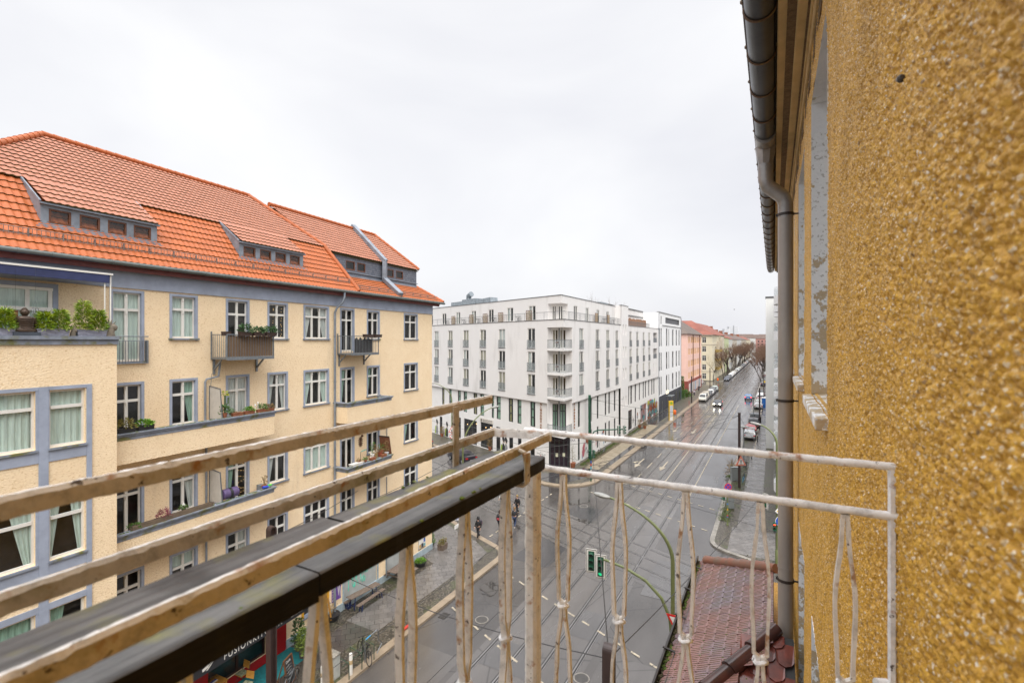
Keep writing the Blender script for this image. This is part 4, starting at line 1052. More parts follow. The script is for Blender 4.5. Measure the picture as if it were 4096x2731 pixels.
fairy(-14.1,-13.12,16.15,17.75,40,3,'strings of warm fairy lights behind the top floor window beside the reed balcony',m_fairy)
fairy(-15.75,-15.3,8.2,10.6,36,4,'strings of warm fairy lights behind the balcony door near the purple bag',m_fairy)
# -- ground floor of the cream house
m_red = M("red shop front",(0.36,0.008,0.012),0.45,0.2,3)
m_shut = M("roller shutter",(0.46,0.48,0.47),0.5,0.2,1.5)
shop = MB()
for a,b in ((-20.4,-18.6),(-18.6,-17.2),(-14.3,-13.15)): shop.fbox(FL,a + 0.001,b,0.0,0.05,0.14,3.55)
shop.fbox(FL,-17.2,-14.3,0.0,0.05,0.14,0.55);shop.fbox(FL,-17.2,-14.3,0.0,0.05,2.9,3.55)
shop.build('shop_front',m_red,house)
old_window(FL,-17.2,-14.3,0.55,2.9,house,lights=2,trans=0,trim=False,sill=False,fm=M("dark brown shop frame",(0.04,0.02,0.017),0.45))
old_window(FL,-12.15,-10.25,0.95,3.1,house,lights=2,trans=0.3,trim=True,fm=m_trim,trim_m=M("yellow window frame",(0.70,0.36,0.02),0.5),trimw=0.14)
def shutter(u0,u1,z0,z1,label):
 mb = MB();z = z0
 while z < z1 - 0.01:
  mb.hexa([FL.P(u0,-0.06,z),FL.P(u1,-0.06,z),FL.P(u1,-0.1,z),FL.P(u0,-0.1,z),FL.P(u0,-0.045,z + 0.07),FL.P(u1,-0.045,z + 0.07),FL.P(u1,-0.1,z + 0.07),FL.P(u0,-0.1,z + 0.07)]);z += 0.075
 s = mb.build('roller_shutter',m_shut,house);s['label'] = label
 mb = MB();mb.fbox(FL,u0 - 0.12,u0,-0.12,0.03,z0 - 0.1,z1 + 0.1);mb.fbox(FL,u1,u1 + 0.12,-0.12,0.03,z0 - 0.1,z1 + 0.1);mb.fbox(FL,u0 - 0.14,u1 + 0.14,-0.12,0.06,z0 - 0.17,z0)
 mb.build('frame',m_plinth,s)
 return s
def scribble(parent,F,u0,u1,z0,z1,off,m,n,seed,r=0.02,name='graffiti'):
 rnd = random.Random(seed);mb = MB()
 for k in range(n):
  cu,cz = u0 + (u1 - u0) * (k + 0.5) / n,(z0 + z1) / 2
  w,h = (u1 - u0) / n * 0.55,(z1 - z0) / 2
  pts = [F.P(cu + w * rnd.uniform(-1,1),off,cz + h * s_ * rnd.uniform(0.55,1)) for s_ in (1,-1,0.2,0.9,-0.7)[:3 + k % 3]]
  mb.tube(pts,r,4)
 return mb.build(name,m,parent)
m_gr_g = M("green spray paint",(0.02,0.40,0.12),0.6);m_gr_t = M("turquoise spray paint",(0.10,0.60,0.45),0.6)
s1 = shutter(-9.1,-6.2,0.55,3.05,'shutter with green and turquoise graffiti')
scribble(s1,FL,-8.9,-6.6,2.0,2.9,-0.043,m_gr_g,4,3,0.04);scribble(s1,FL,-8.9,-6.6,1.35,2.05,-0.043,m_gr_t,8,5,0.02);scribble(s1,FL,-8.7,-7.2,0.95,1.4,-0.043,m_gr_t,6,8,0.02)
s2 = shutter(-5.25,-2.75,0.55,3.05,'shutter with purple and yellow graffiti')
def blob_paint(parent,F,pts,off,m,name='graffiti',thick=0.006):
 mb = MB();mb.poly([F.P(u,off,z) for u,z in pts]);return mb.build(name,m,parent)
m_pur = M("purple spray paint",(0.35,0.22,0.55),0.6,0.4,5);m_yel = M("ochre spray paint",(0.62,0.36,0.03),0.6,0.3,6)
blob_paint(s2,FL,[(-4.9,2.0),(-4.2,1.6),(-3.7,2.1),(-3.3,2.9),(-4.1,3.0),(-4.7,2.7)],-0.04,m_pur);blob_paint(s2,FL,[(-3.9,1.7),(-3.3,1.8),(-2.9,2.6),(-3.0,3.0),(-3.6,2.9),(-3.5,2.3)],-0.036,m_yel)
scribble(s2,FL,-5.1,-4.3,1.6,2.6,-0.034,m_gr_g,2,9,0.025);scribble(s2,FL,-3.9,-3.0,0.9,1.6,-0.04,m_gr_t,3,4,0.02)
scribble(house,FL,-6.0,-5.6,1.6,2.2,0.004,m_groove,3,12,0.015)
def patchwork(name,label,F,u0,u1,z0,z1,off,seed,parent=None,base=None,nx=4,ny=8,cat='poster',pal=None):
 o = thing(name,label,cat,F.P((u0 + u1) / 2,off,z0))
 mb = MB();mb.fbox(F,u0,u1,0.0,off,z0,z1);mb.build('board',base or m_white,o)
 rnd = random.Random(seed);pal = pal or [(0.6,0.05,0.04),(0.05,0.12,0.42),(0.7,0.68,0.62),(0.05,0.05,0.06),(0.5,0.32,0.1),(0.15,0.38,0.4)]
 k = 0
 for i in range(nx):
  for j in range(ny):
   if rnd.random() < 0.25: continue
   a = u0 + (u1 - u0) * (i + 0.1 * rnd.random()) / nx;b = u0 + (u1 - u0) * (i + 0.75 + 0.2 * rnd.random()) / nx
   c = z0 + (z1 - z0) * (j + 0.15 * rnd.random()) / ny;d = z0 + (z1 - z0) * (j + 0.7 + 0.3 * rnd.random()) / ny
   m = MB();m.fquad(F,a,b,off + 0.004,c,d);q = pal[rnd.randrange(len(pal))]
   m.build('sticker',M("sticker %.2f %.2f %.2f" % q,q,0.5),o)
 return o
patchwork('sticker_board','tall narrow board covered in stickers at the house corner',FL,-1.72,-0.9,0.75,2.95,0.05,5,nx=3,ny=7)
po = patchwork('bazaar_poster','red and purple poster with white vertical lettering beside the shutter',FL,-10.05,-9.35,0.95,3.0,0.03,8,nx=1,ny=1,base=M("poster purple",(0.14,0.06,0.30),0.5),pal=[(0.14,0.06,0.30)])
mb = MB();mb.fquad(FL,-9.8,-9.38,0.036,2.1,2.95);mb.build('red_field',M("poster red",(0.6,0.04,0.03),0.5),po)
scribble(po,FL,-9.8,-9.4,1.0,2.0,0.037,m_white,3,4,0.014,'swirl')
lettering("BASAR WAREN",0.27,FL.P(-9.85,0.042,1.0),(0,0,1),(-FL.d.x,-FL.d.y,0),m_white,'lettering',po,0.002)
aw = thing('shop_awning','black shop awning lettered FUSIONKITCHEN above the red front','awning',FL.P(-16,0.8,2.8))
AO = 1.6
mb = MB();mb.hexa([FL.P(-19.9,AO,3.03),FL.P(-13.04,AO,3.03),FL.P(-13.04,0.05,3.5),FL.P(-19.9,0.05,3.5),FL.P(-19.9,AO,3.06),FL.P(-13.04,AO,3.06),FL.P(-13.04,0.05,3.53),FL.P(-19.9,0.05,3.53)])
mb.build('canopy',M("black awning cloth",(0.02,0.021,0.026),0.8,0.3,4),aw)
mb = MB();mb.fbox(FL,-19.9,-13.04,AO - 0.012,AO,2.52,3.02);mb.build('valance',MATS['black awning cloth'],aw)
mb = MB();mb.tube([FL.P(-19.95,AO + 0.02,3.05),FL.P(-13.0,AO + 0.02,3.05)],0.05,10);mb.build('front_bar',m_white,aw,True)
ua,ub = hit(FL,895,2618,AO)[0],hit(FL,1128,2490,AO)[0]
lettering("FUSIONKITCHEN",0.40,FL.P(ua,AO + 0.004,2.63),(FL.d.x,FL.d.y,0),(0,0,1),m_white,'lettering',aw,0.003,spacing=1.28,width=ub - ua)
uc = hit(FL,1162,2470,AO)[0]
lettering("Dada",0.34,FL.P(uc,AO + 0.004,2.66),(FL.d.x,FL.d.y,0),(0,0,1),m_white,'script',aw,0.003,font_shear=0.5)
ud = hit(FL,742,2700,AO)[0]
lettering("T",0.40,FL.P(ud + 0.2,AO + 0.004,2.63),(FL.d.x,FL.d.y,0),(0,0,1),m_white,'lettering',aw,0.003,align='RIGHT',spacing=1.28)
uk = hit(FL,832,2650,AO)[0]
mb = MB()
for pts in ([(-0.22,-0.1),(0.02,-0.02),(0.0,0.1),(-0.24,0.02)],[(0.0,0.0),(0.25,0.2),(0.22,0.24),(-0.02,0.06)],[(-0.1,-0.12),(-0.02,-0.12),(0.22,0.1),(0.18,0.12)]):
 mb.poly([FL.P(uk + a,AO + 0.006 + 0.001 * len(mb.v),2.76 + b) for a,b in pts])
mb.build('knife_emblem',m_white,aw)
lp = thing('wall_lamp','small lit globe lamp at the right end of the shop awning','lamp',FL.P(-12.7,0.4,2.6))
mb = MB();mb.ball(FL.P(-12.7,0.35,2.55),0.09,10,8);mb.build('globe',M("lit globe",(1.0,0.55,0.15),0.4,emit=3.0),lp,True)
mb = MB();mb.tube([FL.P(-12.7,0.02,2.7),FL.P(-12.7,0.35,2.66)],0.02,5);mb.build('bracket',m_groove,lp)
tl_m = M("teal carpet",(0.008,0.16,0.175),0.9,0.3,6,0.4,60)
o = tag(MB().prism([FL.P(u,of,0)[:2] for u,of in ((-19.0,0.08),(-12.95,0.08),(-12.75,1.5),(-19.0,1.7))],0.124,0.138).build('carpet',tl_m),'teal carpet laid on the pavement before the red shop front','carpet')
def gpl(px,py,z=0.12): return gp(px,py,z)
m_wood_y = M("honey slats",(0.52,0.255,0.05),0.4,0.3,3,stretch=(1,6,1))
def cafe_table(loc,rz):
 o = thing('cafe_table','square slatted honey wood cafe table on the teal carpet','table',loc,rotz=rz)
 for k in range(7):
  mb = MB();mb.box(-0.4 + k * 0.115,-0.4 + k * 0.115 + 0.105,-0.4,0.4,0.72,0.75);mb.build('slat',m_wood_y,o,world=False)
 for a in (-1,1):
  for b in (-1,1):
   mb = MB();mb.bar((a * 0.34,b * 0.34,0),(a * 0.34,b * 0.34,0.72),0.05);mb.build('leg',m_wood_y,o,world=False)
 return o
_y = (EYE - 0.87)
tloc = gp(855,2727,0.88);tloc = (tloc[0],tloc[1],0.138)
cafe_table(tloc,FL.ang())
o = thing('menu_booklet','blue and white menu booklet lying on the cafe table','menu',(tloc[0],tloc[1],0.89),rotz=FL.ang() + 0.1)
mb = MB();mb.box(-0.16,0.16,0.0,0.11,0,0.02);mb.build('cover',M("menu blue",(0.03,0.05,0.25),0.4),o,world=False)
mb = MB();mb.box(-0.16,0.16,-0.06,-0.001,0,0.022);mb.build('page',m_white,o,world=False)
def cafe_chair(label,loc,rz,cushion):
 o = thing('cafe_chair',label,'chair',loc,'folding cafe chairs',rz)
 mb = MB()
 for k in range(4): mb.box(-0.21,0.21,-0.2 + k * 0.1,-0.11 + k * 0.1,0.43,0.45)
 mb.build('seat',m_wood_y,o,world=False)
 mb = MB()
 for k in range(3): mb.hexa([(-0.21,0.2 + k * 0.02,0.6 + k * 0.1),(0.21,0.2 + k * 0.02,0.6 + k * 0.1),(0.21,0.22 + k * 0.02,0.6 + k * 0.1),(-0.21,0.22 + k * 0.02,0.6 + k * 0.1),(-0.21,0.215 + k * 0.02,0.69 + k * 0.1),(0.21,0.215 + k * 0.02,0.69 + k * 0.1),(0.21,0.235 + k * 0.02,0.69 + k * 0.1),(-0.21,0.235 + k * 0.02,0.69 + k * 0.1)])
 mb.build('backrest',m_wood_y,o,world=False)
 for a in (-1,1):
  mb = MB();mb.tube([(a * 0.22,-0.22,0),(a * 0.22,0.19,0.5),(a * 0.22,0.26,0.9)],0.012,5);mb.tube([(a * 0.22,0.24,0),(a * 0.22,-0.2,0.44)],0.012,5);mb.build('leg_frame',M("dark green chair iron",(0.02,0.06,0.05),0.5),o,world=False)
 if cushion:
  c = thing('chair_cushion',label.replace('chair','chair cushion').replace('honey wood folding cafe','checked'),'cushion',(loc[0],loc[1],loc[2] + 0.45),'checked seat cushions',rz)
  mb = MB();mb.box(-0.2,0.2,-0.19,0.19,0.002,0.05);mb.build('pad',M("checked cushion",(0.35,0.36,0.22),0.9,col2=(0.05,0.07,0.05),scale=14),c,world=False,bevel=0.015)
 return o
c1 = gp(968,2690,0.6);cafe_chair('honey wood folding cafe chair nearer the shop window',(c1[0],c1[1],0.138),FL.ang() - pi / 2,True)
c2 = gp(985,2735,0.6);cafe_chair('honey wood folding cafe chair nearer the brown mast',(c2[0],c2[1],0.138),FL.ang() - pi / 2 + 0.2,True)
b1 = gp(1160,2731,0.12)
o = thing('chalkboard','wood framed chalkboard menu standing beside the brown mast','chalkboard',b1,rotz=FL.ang() + 0.3)
mb = MB();mb.hexa([(-0.28,-0.1,0.05),(0.28,-0.1,0.05),(0.28,-0.07,0.05),(-0.28,-0.07,0.05),(-0.28,0.12,1.15),(0.28,0.12,1.15),(0.28,0.15,1.15),(-0.28,0.15,1.15)]);mb.build('slate',M("slate board",(0.02,0.022,0.025),0.6),o,world=False)
mb = MB()
for a,b in (((-0.3,-0.1,0),(-0.3,0.13,1.2)),((0.3,-0.1,0),(0.3,0.13,1.2)),((-0.3,0.13,1.18),(0.3,0.13,1.18)),((-0.3,-0.1,0.05),(0.3,-0.1,0.05))): mb.bar(a,b,0.055,0.05)
mb.build('frame',M("chestnut frame",(0.16,0.065,0.025),0.5,0.3,6),o,world=False)
mb = MB();mb.bar((-0.28,0.5,0),(-0.28,0.15,1.15),0.04);mb.bar((0.28,0.5,0),(0.28,0.15,1.15),0.04);mb.build('rear_leg',MATS['chestnut frame'],o,world=False)
lettering("Dada",0.16,(-0.18,-0.108 + 0.2 * 0.93,0.98),(1,0,0),(0,0.2,1),m_white,'chalk_writing',None,0.001).parent = o
mb = MB();rnd = random.Random(4)
for k in range(5):
 z = 0.85 - k * 0.13;n = 14
 mb.tube([(-0.22 + 0.03 * i,-0.108 + 0.2 * (z - 0.05),z + rnd.uniform(-0.025,0.025)) for i in range(n - k % 3)],0.004,3)
mb.build('chalk_scrawl',m_white,o,world=False)
for k,(px,py,hh,lab) in enumerate(((1195,2600,1.15,'evergreen bush in a wooden tub nearest the red shop corner'),(1212,2628,1.0,'evergreen bush in a wooden tub in the middle of the three by the shop'),(1235,2650,0.95,'evergreen bush in a wooden tub farthest out from the shop front'))):
 pot(lab,gp(px,py,0.12),0.22,0.5,M("log tub",(0.10,0.085,0.07),0.85,0.4,8),m_fir if k == 0 else M("yellow green conifer",(0.10,0.16,0.02),0.6,col2=(0.16,0.20,0.03),scale=8),hh,420,0.16,0.35,name='evergreen_tub',seed=80 + k,group='evergreens in tubs by the shop',spread=1.6,st=3)
def utility_box(label,loc,rz,w,d,h,seed):
 o = thing('utility_box',label,'utility box',loc,rotz=rz)
 mb = MB();mb.box(-w / 2,w / 2,-d / 2,d / 2,0,h);mb.build('cabinet',M("pale cabinet",(0.42,0.44,0.42),0.6,0.3,3),o,world=False,bevel=0.01)
 mb = MB();mb.box(-w / 2 - 0.03,w / 2 + 0.03,-d / 2 - 0.03,d / 2 + 0.03,h + 0.001,h + 0.06);mb.build('lid',M("dirty lid",(0.30,0.28,0.24),0.8,0.6,5),o,world=False)
 rnd = random.Random(seed);pal = [(0.08,0.42,0.55),(0.6,0.62,0.6),(0.5,0.06,0.05),(0.04,0.04,0.05),(0.10,0.5,0.62),(0.55,0.55,0.5)]
 for i in range(12):
  a,c = rnd.uniform(-w / 2,w / 2 - 0.25),rnd.uniform(0.1,h - 0.35);q = pal[i % 6]
  mb = MB();mb.box(a,a + rnd.uniform(0.1,0.24),-d / 2 - 0.004 - i * 0.0012,-d / 2 - 0.001,c,c + rnd.uniform(0.12,0.32));mb.build('sticker',M("sticker %.2f %.2f %.2f" % q,q,0.5),o,world=False)
 for i in range(8):
  a,c = rnd.uniform(-d / 2,d / 2 - 0.15),rnd.uniform(0.1,h - 0.35);q = pal[(i + 1) % 6]
  mb = MB();mb.box(w / 2 + 0.001,w / 2 + 0.004 + i * 0.0012,a,a + 0.14,c,c + rnd.uniform(0.12,0.3));mb.build('sticker',M("sticker %.2f %.2f %.2f" % q,q,0.5),o,world=False)
utility_box('low utility box plastered with blue and white stickers near the bike rack',gp(1325,2702,0.12),ST_ANG - pi / 2 + pi,0.75,0.4,1.05,3)
def bollard(label,loc,h,r,band=True,name='bollard',m=None):
 o = thing(name,label,'bollard',loc)
 mb = MB();mb.lathe([(r,0),(r,h * 0.96),(r * 0.85,h)],seg=12);mb.build('post',m or m_white,o,True,world=False)
 if band: mb = MB();mb.lathe([(r * 1.01,h * 0.5),(r * 1.01,h * 0.7)],seg=12);mb.build('band',M("beige band",(0.5,0.37,0.2),0.6),o,True,world=False)
bollard('white bollard with a beige band beside the bike rack',gp(1403,2696,0.12),1.0,0.085)
bollard('white bollard in front of the stickered utility box',gp(1290,2745,0.12),0.95,0.085)
m_bikegreen = M("dark green tube",(0.03,0.06,0.035),0.5)
o = thing('bike_rack','low dark green tubular bike rack on the left pavement','bike rack',gp(1430,2660,0.12),rotz=ST_ANG)
for k in range(3):
 mb = MB();mb.tube([(-0.9 + k * 0.8,-0.4,0),(-0.9 + k * 0.8,-0.4,0.75),(-0.9 + k * 0.8,0.4,0.85),(-0.9 + k * 0.8,0.4,0)],0.022,6);mb.build('hoop',m_bikegreen,o,world=False)
mb = MB();mb.tube([(-0.95,0,0.5),(0.75,0,0.5)],0.018,5);mb.build('cross_bar',m_bikegreen,o,world=False)
o = thing('silver_barrier','bent silver tube hoop with a blue band behind the bike rack','barrier',gp(1490,2625,0.12),rotz=ST_ANG)
mb = MB();mb.tube([(-0.5,0,0.0),(-0.5,0,1.1),(0.3,0,1.2),(0.4,0,1.1),(0.4,0,0.6),(0.65,0,0.35),(0.3,0,0.0)],0.024,7);mb.build('tube',m_galv,o,True,world=False)
mb = MB();mb.tube([(-0.45,0,1.11),(-0.15,0,1.145)],0.028,7);mb.build('band',M("blue tape",(0.03,0.3,0.6),0.5),o,world=False)
def bike(label,loc,rz,frame_m,tyre_m=None,lean=0.12,group=None):
 o = thing('bicycle',label,'bicycle',loc,group,rz)
 o.rotation_euler = (lean,0,rz)
 for x in (-0.52,0.52):
  mb = MB();mb.tube([(x + 0.33 * cos(a),0,0.34 + 0.33 * sin(a)) for a in [k * pi / 10 for k in range(21)]],0.02,5,False);w = mb.build('wheel',tyre_m or m_groove,o,world=False)
  mb = MB()
  for k in range(8): mb.bar((x,0,0.34),(x + 0.32 * cos(k * pi / 4),0,0.34 + 0.32 * sin(k * pi / 4)),0.006)
  s = mb.build('rim',m_galv,w,world=False)
 mb = MB();P = {'bb': (-0.05,0,0.3),'s': (-0.2,0,0.82),'h': (0.38,0,0.85),'r': (-0.52,0,0.34),'f': (0.52,0,0.34),'hb': (0.34,0,1.02)}
 for a,b in (('bb','s'),('s','h'),('bb','h'),('bb','r'),('s','r'),('h','f'),('h','hb')): mb.tube([P[a],P[b]],0.02,5)
 mb.build('frame',frame_m,o,world=False)
 mb = MB();mb.tube([(0.3,-0.28,1.04),(0.36,0,1.02),(0.3,0.28,1.04)],0.016,5);mb.build('handlebar',m_groove,o,world=False)
 mb = MB();mb.hexa([(-0.34,-0.07,0.86),(-0.06,-0.03,0.86),(-0.06,0.03,0.86),(-0.34,0.07,0.86),(-0.34,-0.07,0.91),(-0.06,-0.02,0.9),(-0.06,0.02,0.9),(-0.34,0.07,0.91)]);mb.build('saddle',m_groove,o,world=False)
 return o
bike('dark bicycle with brown bag parked in the green bike rack',gp(1455,2640,0.12),ST_ANG + 1.2,m_groove)
bike('silver bicycle lying against the chalkboard end of the pavement',gp(1150,2765,0.12),ST_ANG + 0.4,m_galv)
o = thing('scooter','red and black electric scooter lying at the kerb','scooter',gp(1618,2520,0.12),rotz=ST_ANG)
mb = MB();mb.box(-0.5,0.4,-0.08,0.08,0.08,0.13);mb.build('deck',M("scooter red",(0.5,0.04,0.03),0.4),o,world=False)
mb = MB();mb.tube([(0.4,0,0.1),(0.5,0.1,1.05)],0.02,6);mb.tube([(0.42,-0.1,1.0),(0.58,0.3,1.08)],0.016,5);mb.build('stem',m_groove,o,world=False)
for x in (-0.5,0.45):
 mb = MB();mb.tube([(x,-0.02,0.1),(x,0.02,0.1)],0.1,12);mb.build('wheel',m_groove,o,world=False)
m_oldwood = M("painted old boards",(0.10,0.07,0.05),0.6,col2=(0.22,0.17,0.14),scale=5,stretch=(0.6,5,1),bump=0.3)
m_blue_leg = M("blue leg iron",(0.015,0.025,0.10),0.5)
def beer_bench(name,label,cat,a,b,w,h,blue=True):
 a,b = Vector(a),Vector(b);L = (b - a).length;rz = atan2(b.y - a.y,b.x - a.x);c = (a + b) / 2
 o = thing(name,label,cat,(c.x,c.y,0.12),rotz=rz)
 mb = MB();mb.box(-L / 2,L / 2,-w / 2,w / 2,h - 0.035,h);mb.build('top',m_oldwood,o,world=False)
 for s in (-1,1):
  for d in (-1,1):
   mb = MB();mb.bar((s * (L / 2 - 0.25),d * w * 0.38,0),(s * (L / 2 - 0.32),d * w * 0.38,h - 0.035),0.04);mb.build('leg',m_blue_leg if blue else m_oldwood,o,world=False)
  mb = MB();mb.bar((s * (L / 2 - 0.27),-w * 0.38,0.2),(s * (L / 2 - 0.27),w * 0.38,0.2),0.03);mb.build('brace',m_blue_leg if blue else m_oldwood,o,world=False)
beer_bench('pub_table','long graffitied beer table with blue legs against the shuttered shop','table',gp(1395,2392,0.87),gp(1512,2330,0.87),0.5,0.76)
beer_bench('pub_bench','long brown beer bench with blue legs on the street side of the table','bench',gp(1430,2423,0.57),gp(1535,2352,0.57),0.26,0.45)
beer_bench('pub_bench','short end of a beer bench between table and shuttered wall','bench',gp(1378,2410,0.57),gp(1400,2396,0.57),0.26,0.45)
o = thing('picnic_table','brown wooden picnic table with attached benches under the second shutter','picnic table',(*gp(1600,2310,0.12)[:2],0.12),rotz=FL.ang())
mb = MB();mb.box(-0.9,0.9,-0.35,0.35,0.72,0.76);mb.build('top',m_oldwood,o,world=False)
for s in (-1,1):
 mb = MB();mb.box(-0.9,0.9,s * 0.7 - 0.14,s * 0.7 + 0.14,0.42,0.46);mb.build('seat',m_oldwood,o,world=False)
 mb = MB();mb.bar((s * 0.65,-0.75,0),(s * 0.65,-0.2,0.72),0.06);mb.bar((s * 0.65,0.75,0),(s * 0.65,0.2,0.72),0.06);mb.bar((s * 0.65,-0.8,0.4),(s * 0.65,0.8,0.4),0.06);mb.build('trestle',m_oldwood,o,world=False)
pot('black tub of dead stems with a wooden post by the poster',gp(1330,2478,0.12),0.42,0.35,m_black_pl,m_dry,0.5,50,0.12,0.3,name='dead_plant_tub',seed=91,st=8,spread=0.9)
o = thing('wooden_plank','upright wooden plank stuck in the black tub by the poster','plank',gp(1325,2485,0.2));mb = MB();c = gp(1325,2485,0.2);mb.bar((c[0],c[1],0.3),(c[0] - 0.15,c[1] - 0.1,1.6),0.12,0.05);mb.build('plank',m_wood_y,o)
pot('black tub with a grassy mound in front of the sticker board',gp(1682,2262,0.12),0.42,0.32,m_black_pl,MATS['bright fern'],0.22,500,0.14,0.2,name='grass_tub',seed=92,spread=1.0)
pot('tub with a bushy shrub at the house corner',gp(1716,2185,0.12),0.45,0.3,m_black_pl,m_leaf,0.9,380,0.16,0.4,name='shrub_tub',seed=93,st=9,spread=1.1)
plant_box('wooden planter with rusty grass at the house corner',0.3,0.75,0.12,0.7,0.5,0.4,m_oldwood,M("rusty grass",(0.20,0.12,0.03),0.8,col2=(0.08,0.13,0.02),scale=6),0.35,300,0.15,0.25,name='corner_planter',seed=94)
# -- pale hotel on the far corner
def frosted(name,colr,clear):
 m = bpy.data.materials.new(name);m.use_nodes = True;n,l = m.node_tree.nodes,m.node_tree.links;b = n['Principled BSDF']
 b.inputs['Base Color'].default_value = (*colr,1);b.inputs['Roughness'].default_value = 0.15;t = n.new("ShaderNodeBsdfTransparent");x = n.new("ShaderNodeMixShader");x.inputs[0].default_value = clear
 l.new(b.outputs[0],x.inputs[1]);l.new(t.outputs[0],x.inputs[2]);l.new(x.outputs[0],n['Material Output'].inputs[0]);return m
m_hotel = M("pale render",(0.745,0.725,0.71),0.85,0.0,0.25,0.08,30,col2=(0.70,0.68,0.665))
layer(m_hotel,(0.59,0.57,0.55),0.5,0.56,0.8,7,stretch=(1.6,1.6,0.35))
m_hotel_lo = M("pale lower render",(0.77,0.755,0.735),0.8,0.08,0.8)
m_cap = M("dark coping",(0.09,0.09,0.09),0.5)
m_hglass = frosted("balustrade glass",(0.42,0.47,0.48),0.68)
m_rail = M("grey balcony steel",(0.16,0.17,0.18),0.45,metal=0.4)
m_blackframe = M("anthracite frame",(0.05,0.051,0.056),0.4)
m_hotelframe = M("ivory frame",(0.74,0.72,0.68),0.5)
m_curt_g = M("mint curtain",(0.36,0.55,0.42),0.9,0.4,5,stretch=(5,5,0.4));m_curt_b = M("sand curtain",(0.55,0.50,0.39),0.9,0.4,5,stretch=(5,5,0.4));m_curt_y = M("straw curtain",(0.40,0.38,0.2),0.9,0.3,5)
def modern_window(F,u0,u1,z0,z1,parent,off=0.0,depth=0.22,frame=None,lights=2,cur=None,rail=True,bars=(),name='window',fullglass=False):
 y0,y1 = off - depth + 0.004,off - depth + 0.07;fw = 0.09
 f = MB();f.fbox(F,u0,u0 + fw,y0,y1,z0,z1);f.fbox(F,u1 - fw,u1,y0,y1,z0,z1);f.fbox(F,u0 + fw,u1 - fw,y0,y1,z0,z0 + fw);f.fbox(F,u0 + fw,u1 - fw,y0,y1,z1 - fw,z1)
 for k in range(1,lights): m = u0 + (u1 - u0) * k / lights;f.fbox(F,m - 0.065,m + 0.065,y0,y1,z0 + fw,z1 - fw)
 for zb in bars: f.fbox(F,u0 + fw,u1 - fw,y0,y1 + 0.01,zb - 0.05,zb + 0.05)
 w = f.build(name,frame or m_hotelframe,parent)
 g = MB();g.fquad(F,u0 + fw,u1 - fw,y0 + 0.012,z0 + fw,z1 - fw);g.build('pane',m_glass,w)
 if cur: c = MB();curtain_sheet(c,F,u0 + 0.1,u0 + 0.1 + (u1 - u0 - 0.2) * cur[1],z0 + 0.05,z1 - 0.05,off - depth - 0.05,0.03);c.build('curtain',cur[0],w)
 if rail:
  b = MB();b.fbox(F,u0 - 0.04,u1 + 0.04,off + 0.025,off + 0.035,z0 - 0.02,z0 + 1.0);b.build('balustrade',m_hglass,w)
  b = MB();n = max(3,int((u1 - u0) / 0.13))
  for i in range(n + 1): u = u0 - 0.03 + (u1 - u0 + 0.06) * i / n;b.bar(F.P(u,off + 0.045,z0 - 0.04),F.P(u,off + 0.045,z0 + 1.02),0.012)
  b.bar(F.P(u0 - 0.04,off + 0.045,z0 + 1.02),F.P(u1 + 0.04,off + 0.045,z0 + 1.02),0.025);b.fbox(F,u0 - 0.06,u1 + 0.06,off - 0.02,off + 0.07,z0 - 0.09,z0 - 0.03)
  b.build('window_railing',m_rail,w)
 return w
hc = meet(22,40.3)                                   # the hotel's acute corner
hotel = thing('hotel','pale six storey corner hotel with glazed corner balconies across the junction','hotel',(hc[0],hc[1],0))
UC_R,UC_L = 53.42,-41.2                             # corner in FR.u and FH.u
NR,NL = 56.13,-44.2                                 # where the balcony notch begins
RC = [(58.62,60.15),(65.1,66.7),(70.0,71.5),(74.8,76.25),(83.18,84.7),(87.9,89.5),(92.8,94.36),(97.5,99.04)]
LC = [(-72.6,-71.2),(-68.1,-66.7),(-63.5,-62.0),(-58.9,-57.4),(-54.3,-52.8),(-48.0,-46.5),(-77.3,-75.8),(-81.8,-80.3)]
ZR = [(15.02,17.56),(12.1,14.56),(9.1,11.65)]
rnd = random.Random(11)
hr,hl = [],[]
for a,b in RC:
 for z in ZR: hr.append((a,b,*z))
SL = [(78.55,79.2,16.9,18.6),(80.1,80.75,16.9,18.6)] + [(u,u + 0.65,z,z + 1.75) for u in (78.55,80.1) for z in (13.2,9.6,4.9)]
LOG = [(101.95,105.6,15.55,17.6),(101.95,105.6,12.2,14.3)];SL2 = [(102.1,102.7,9.3,11.2),(104.2,104.8,9.3,11.2)]
for a,b in LC:
 for z in ZR: hl.append((a,b,*z))
up = MB();holes_wall(up,FR,NR,77.6,8.2,18.5,[h for h in hr if h[0] < 77]);holes_wall(up,FR,77.6,81.9,0.12,21.75,SL,0.12,0.2)
holes_wall(up,FR,81.9,107.2,8.1,18.5,[h for h in hr if h[0] > 82] + LOG + SL2,0.0,0.22)
up.quad(FR.P(77.6,0,0.12),FR.P(77.6,0.12,0.12),FR.P(77.6,0.12,21.75),FR.P(77.6,0,21.75));up.quad(FR.P(77.6,0.12,18.5),FR.P(77.6,0.12,21.75),FR.P(77.6,-5,21.75),FR.P(77.6,-5,18.5))
up.quad(FR.P(77.6,0.12,21.75),FR.P(81.9,0.12,21.75),FR.P(81.9,-6,21.75),FR.P(77.6,-6,21.75))
holes_wall(up,FH,-95,NL,8.2,18.5,hl)
up.quad(FR.P(NR,0,8.2),FR.P(107.2,0,8.2),FR.P(107.2,-0.35,8.2),FR.P(NR,-0.35,8.2));up.quad(FH.P(-95,0,8.2),FH.P(NL,0,8.2),FH.P(NL,-0.35,8.2),FH.P(-95,-0.35,8.2))
hotel_wall = up.build('wall',m_hotel,hotel)
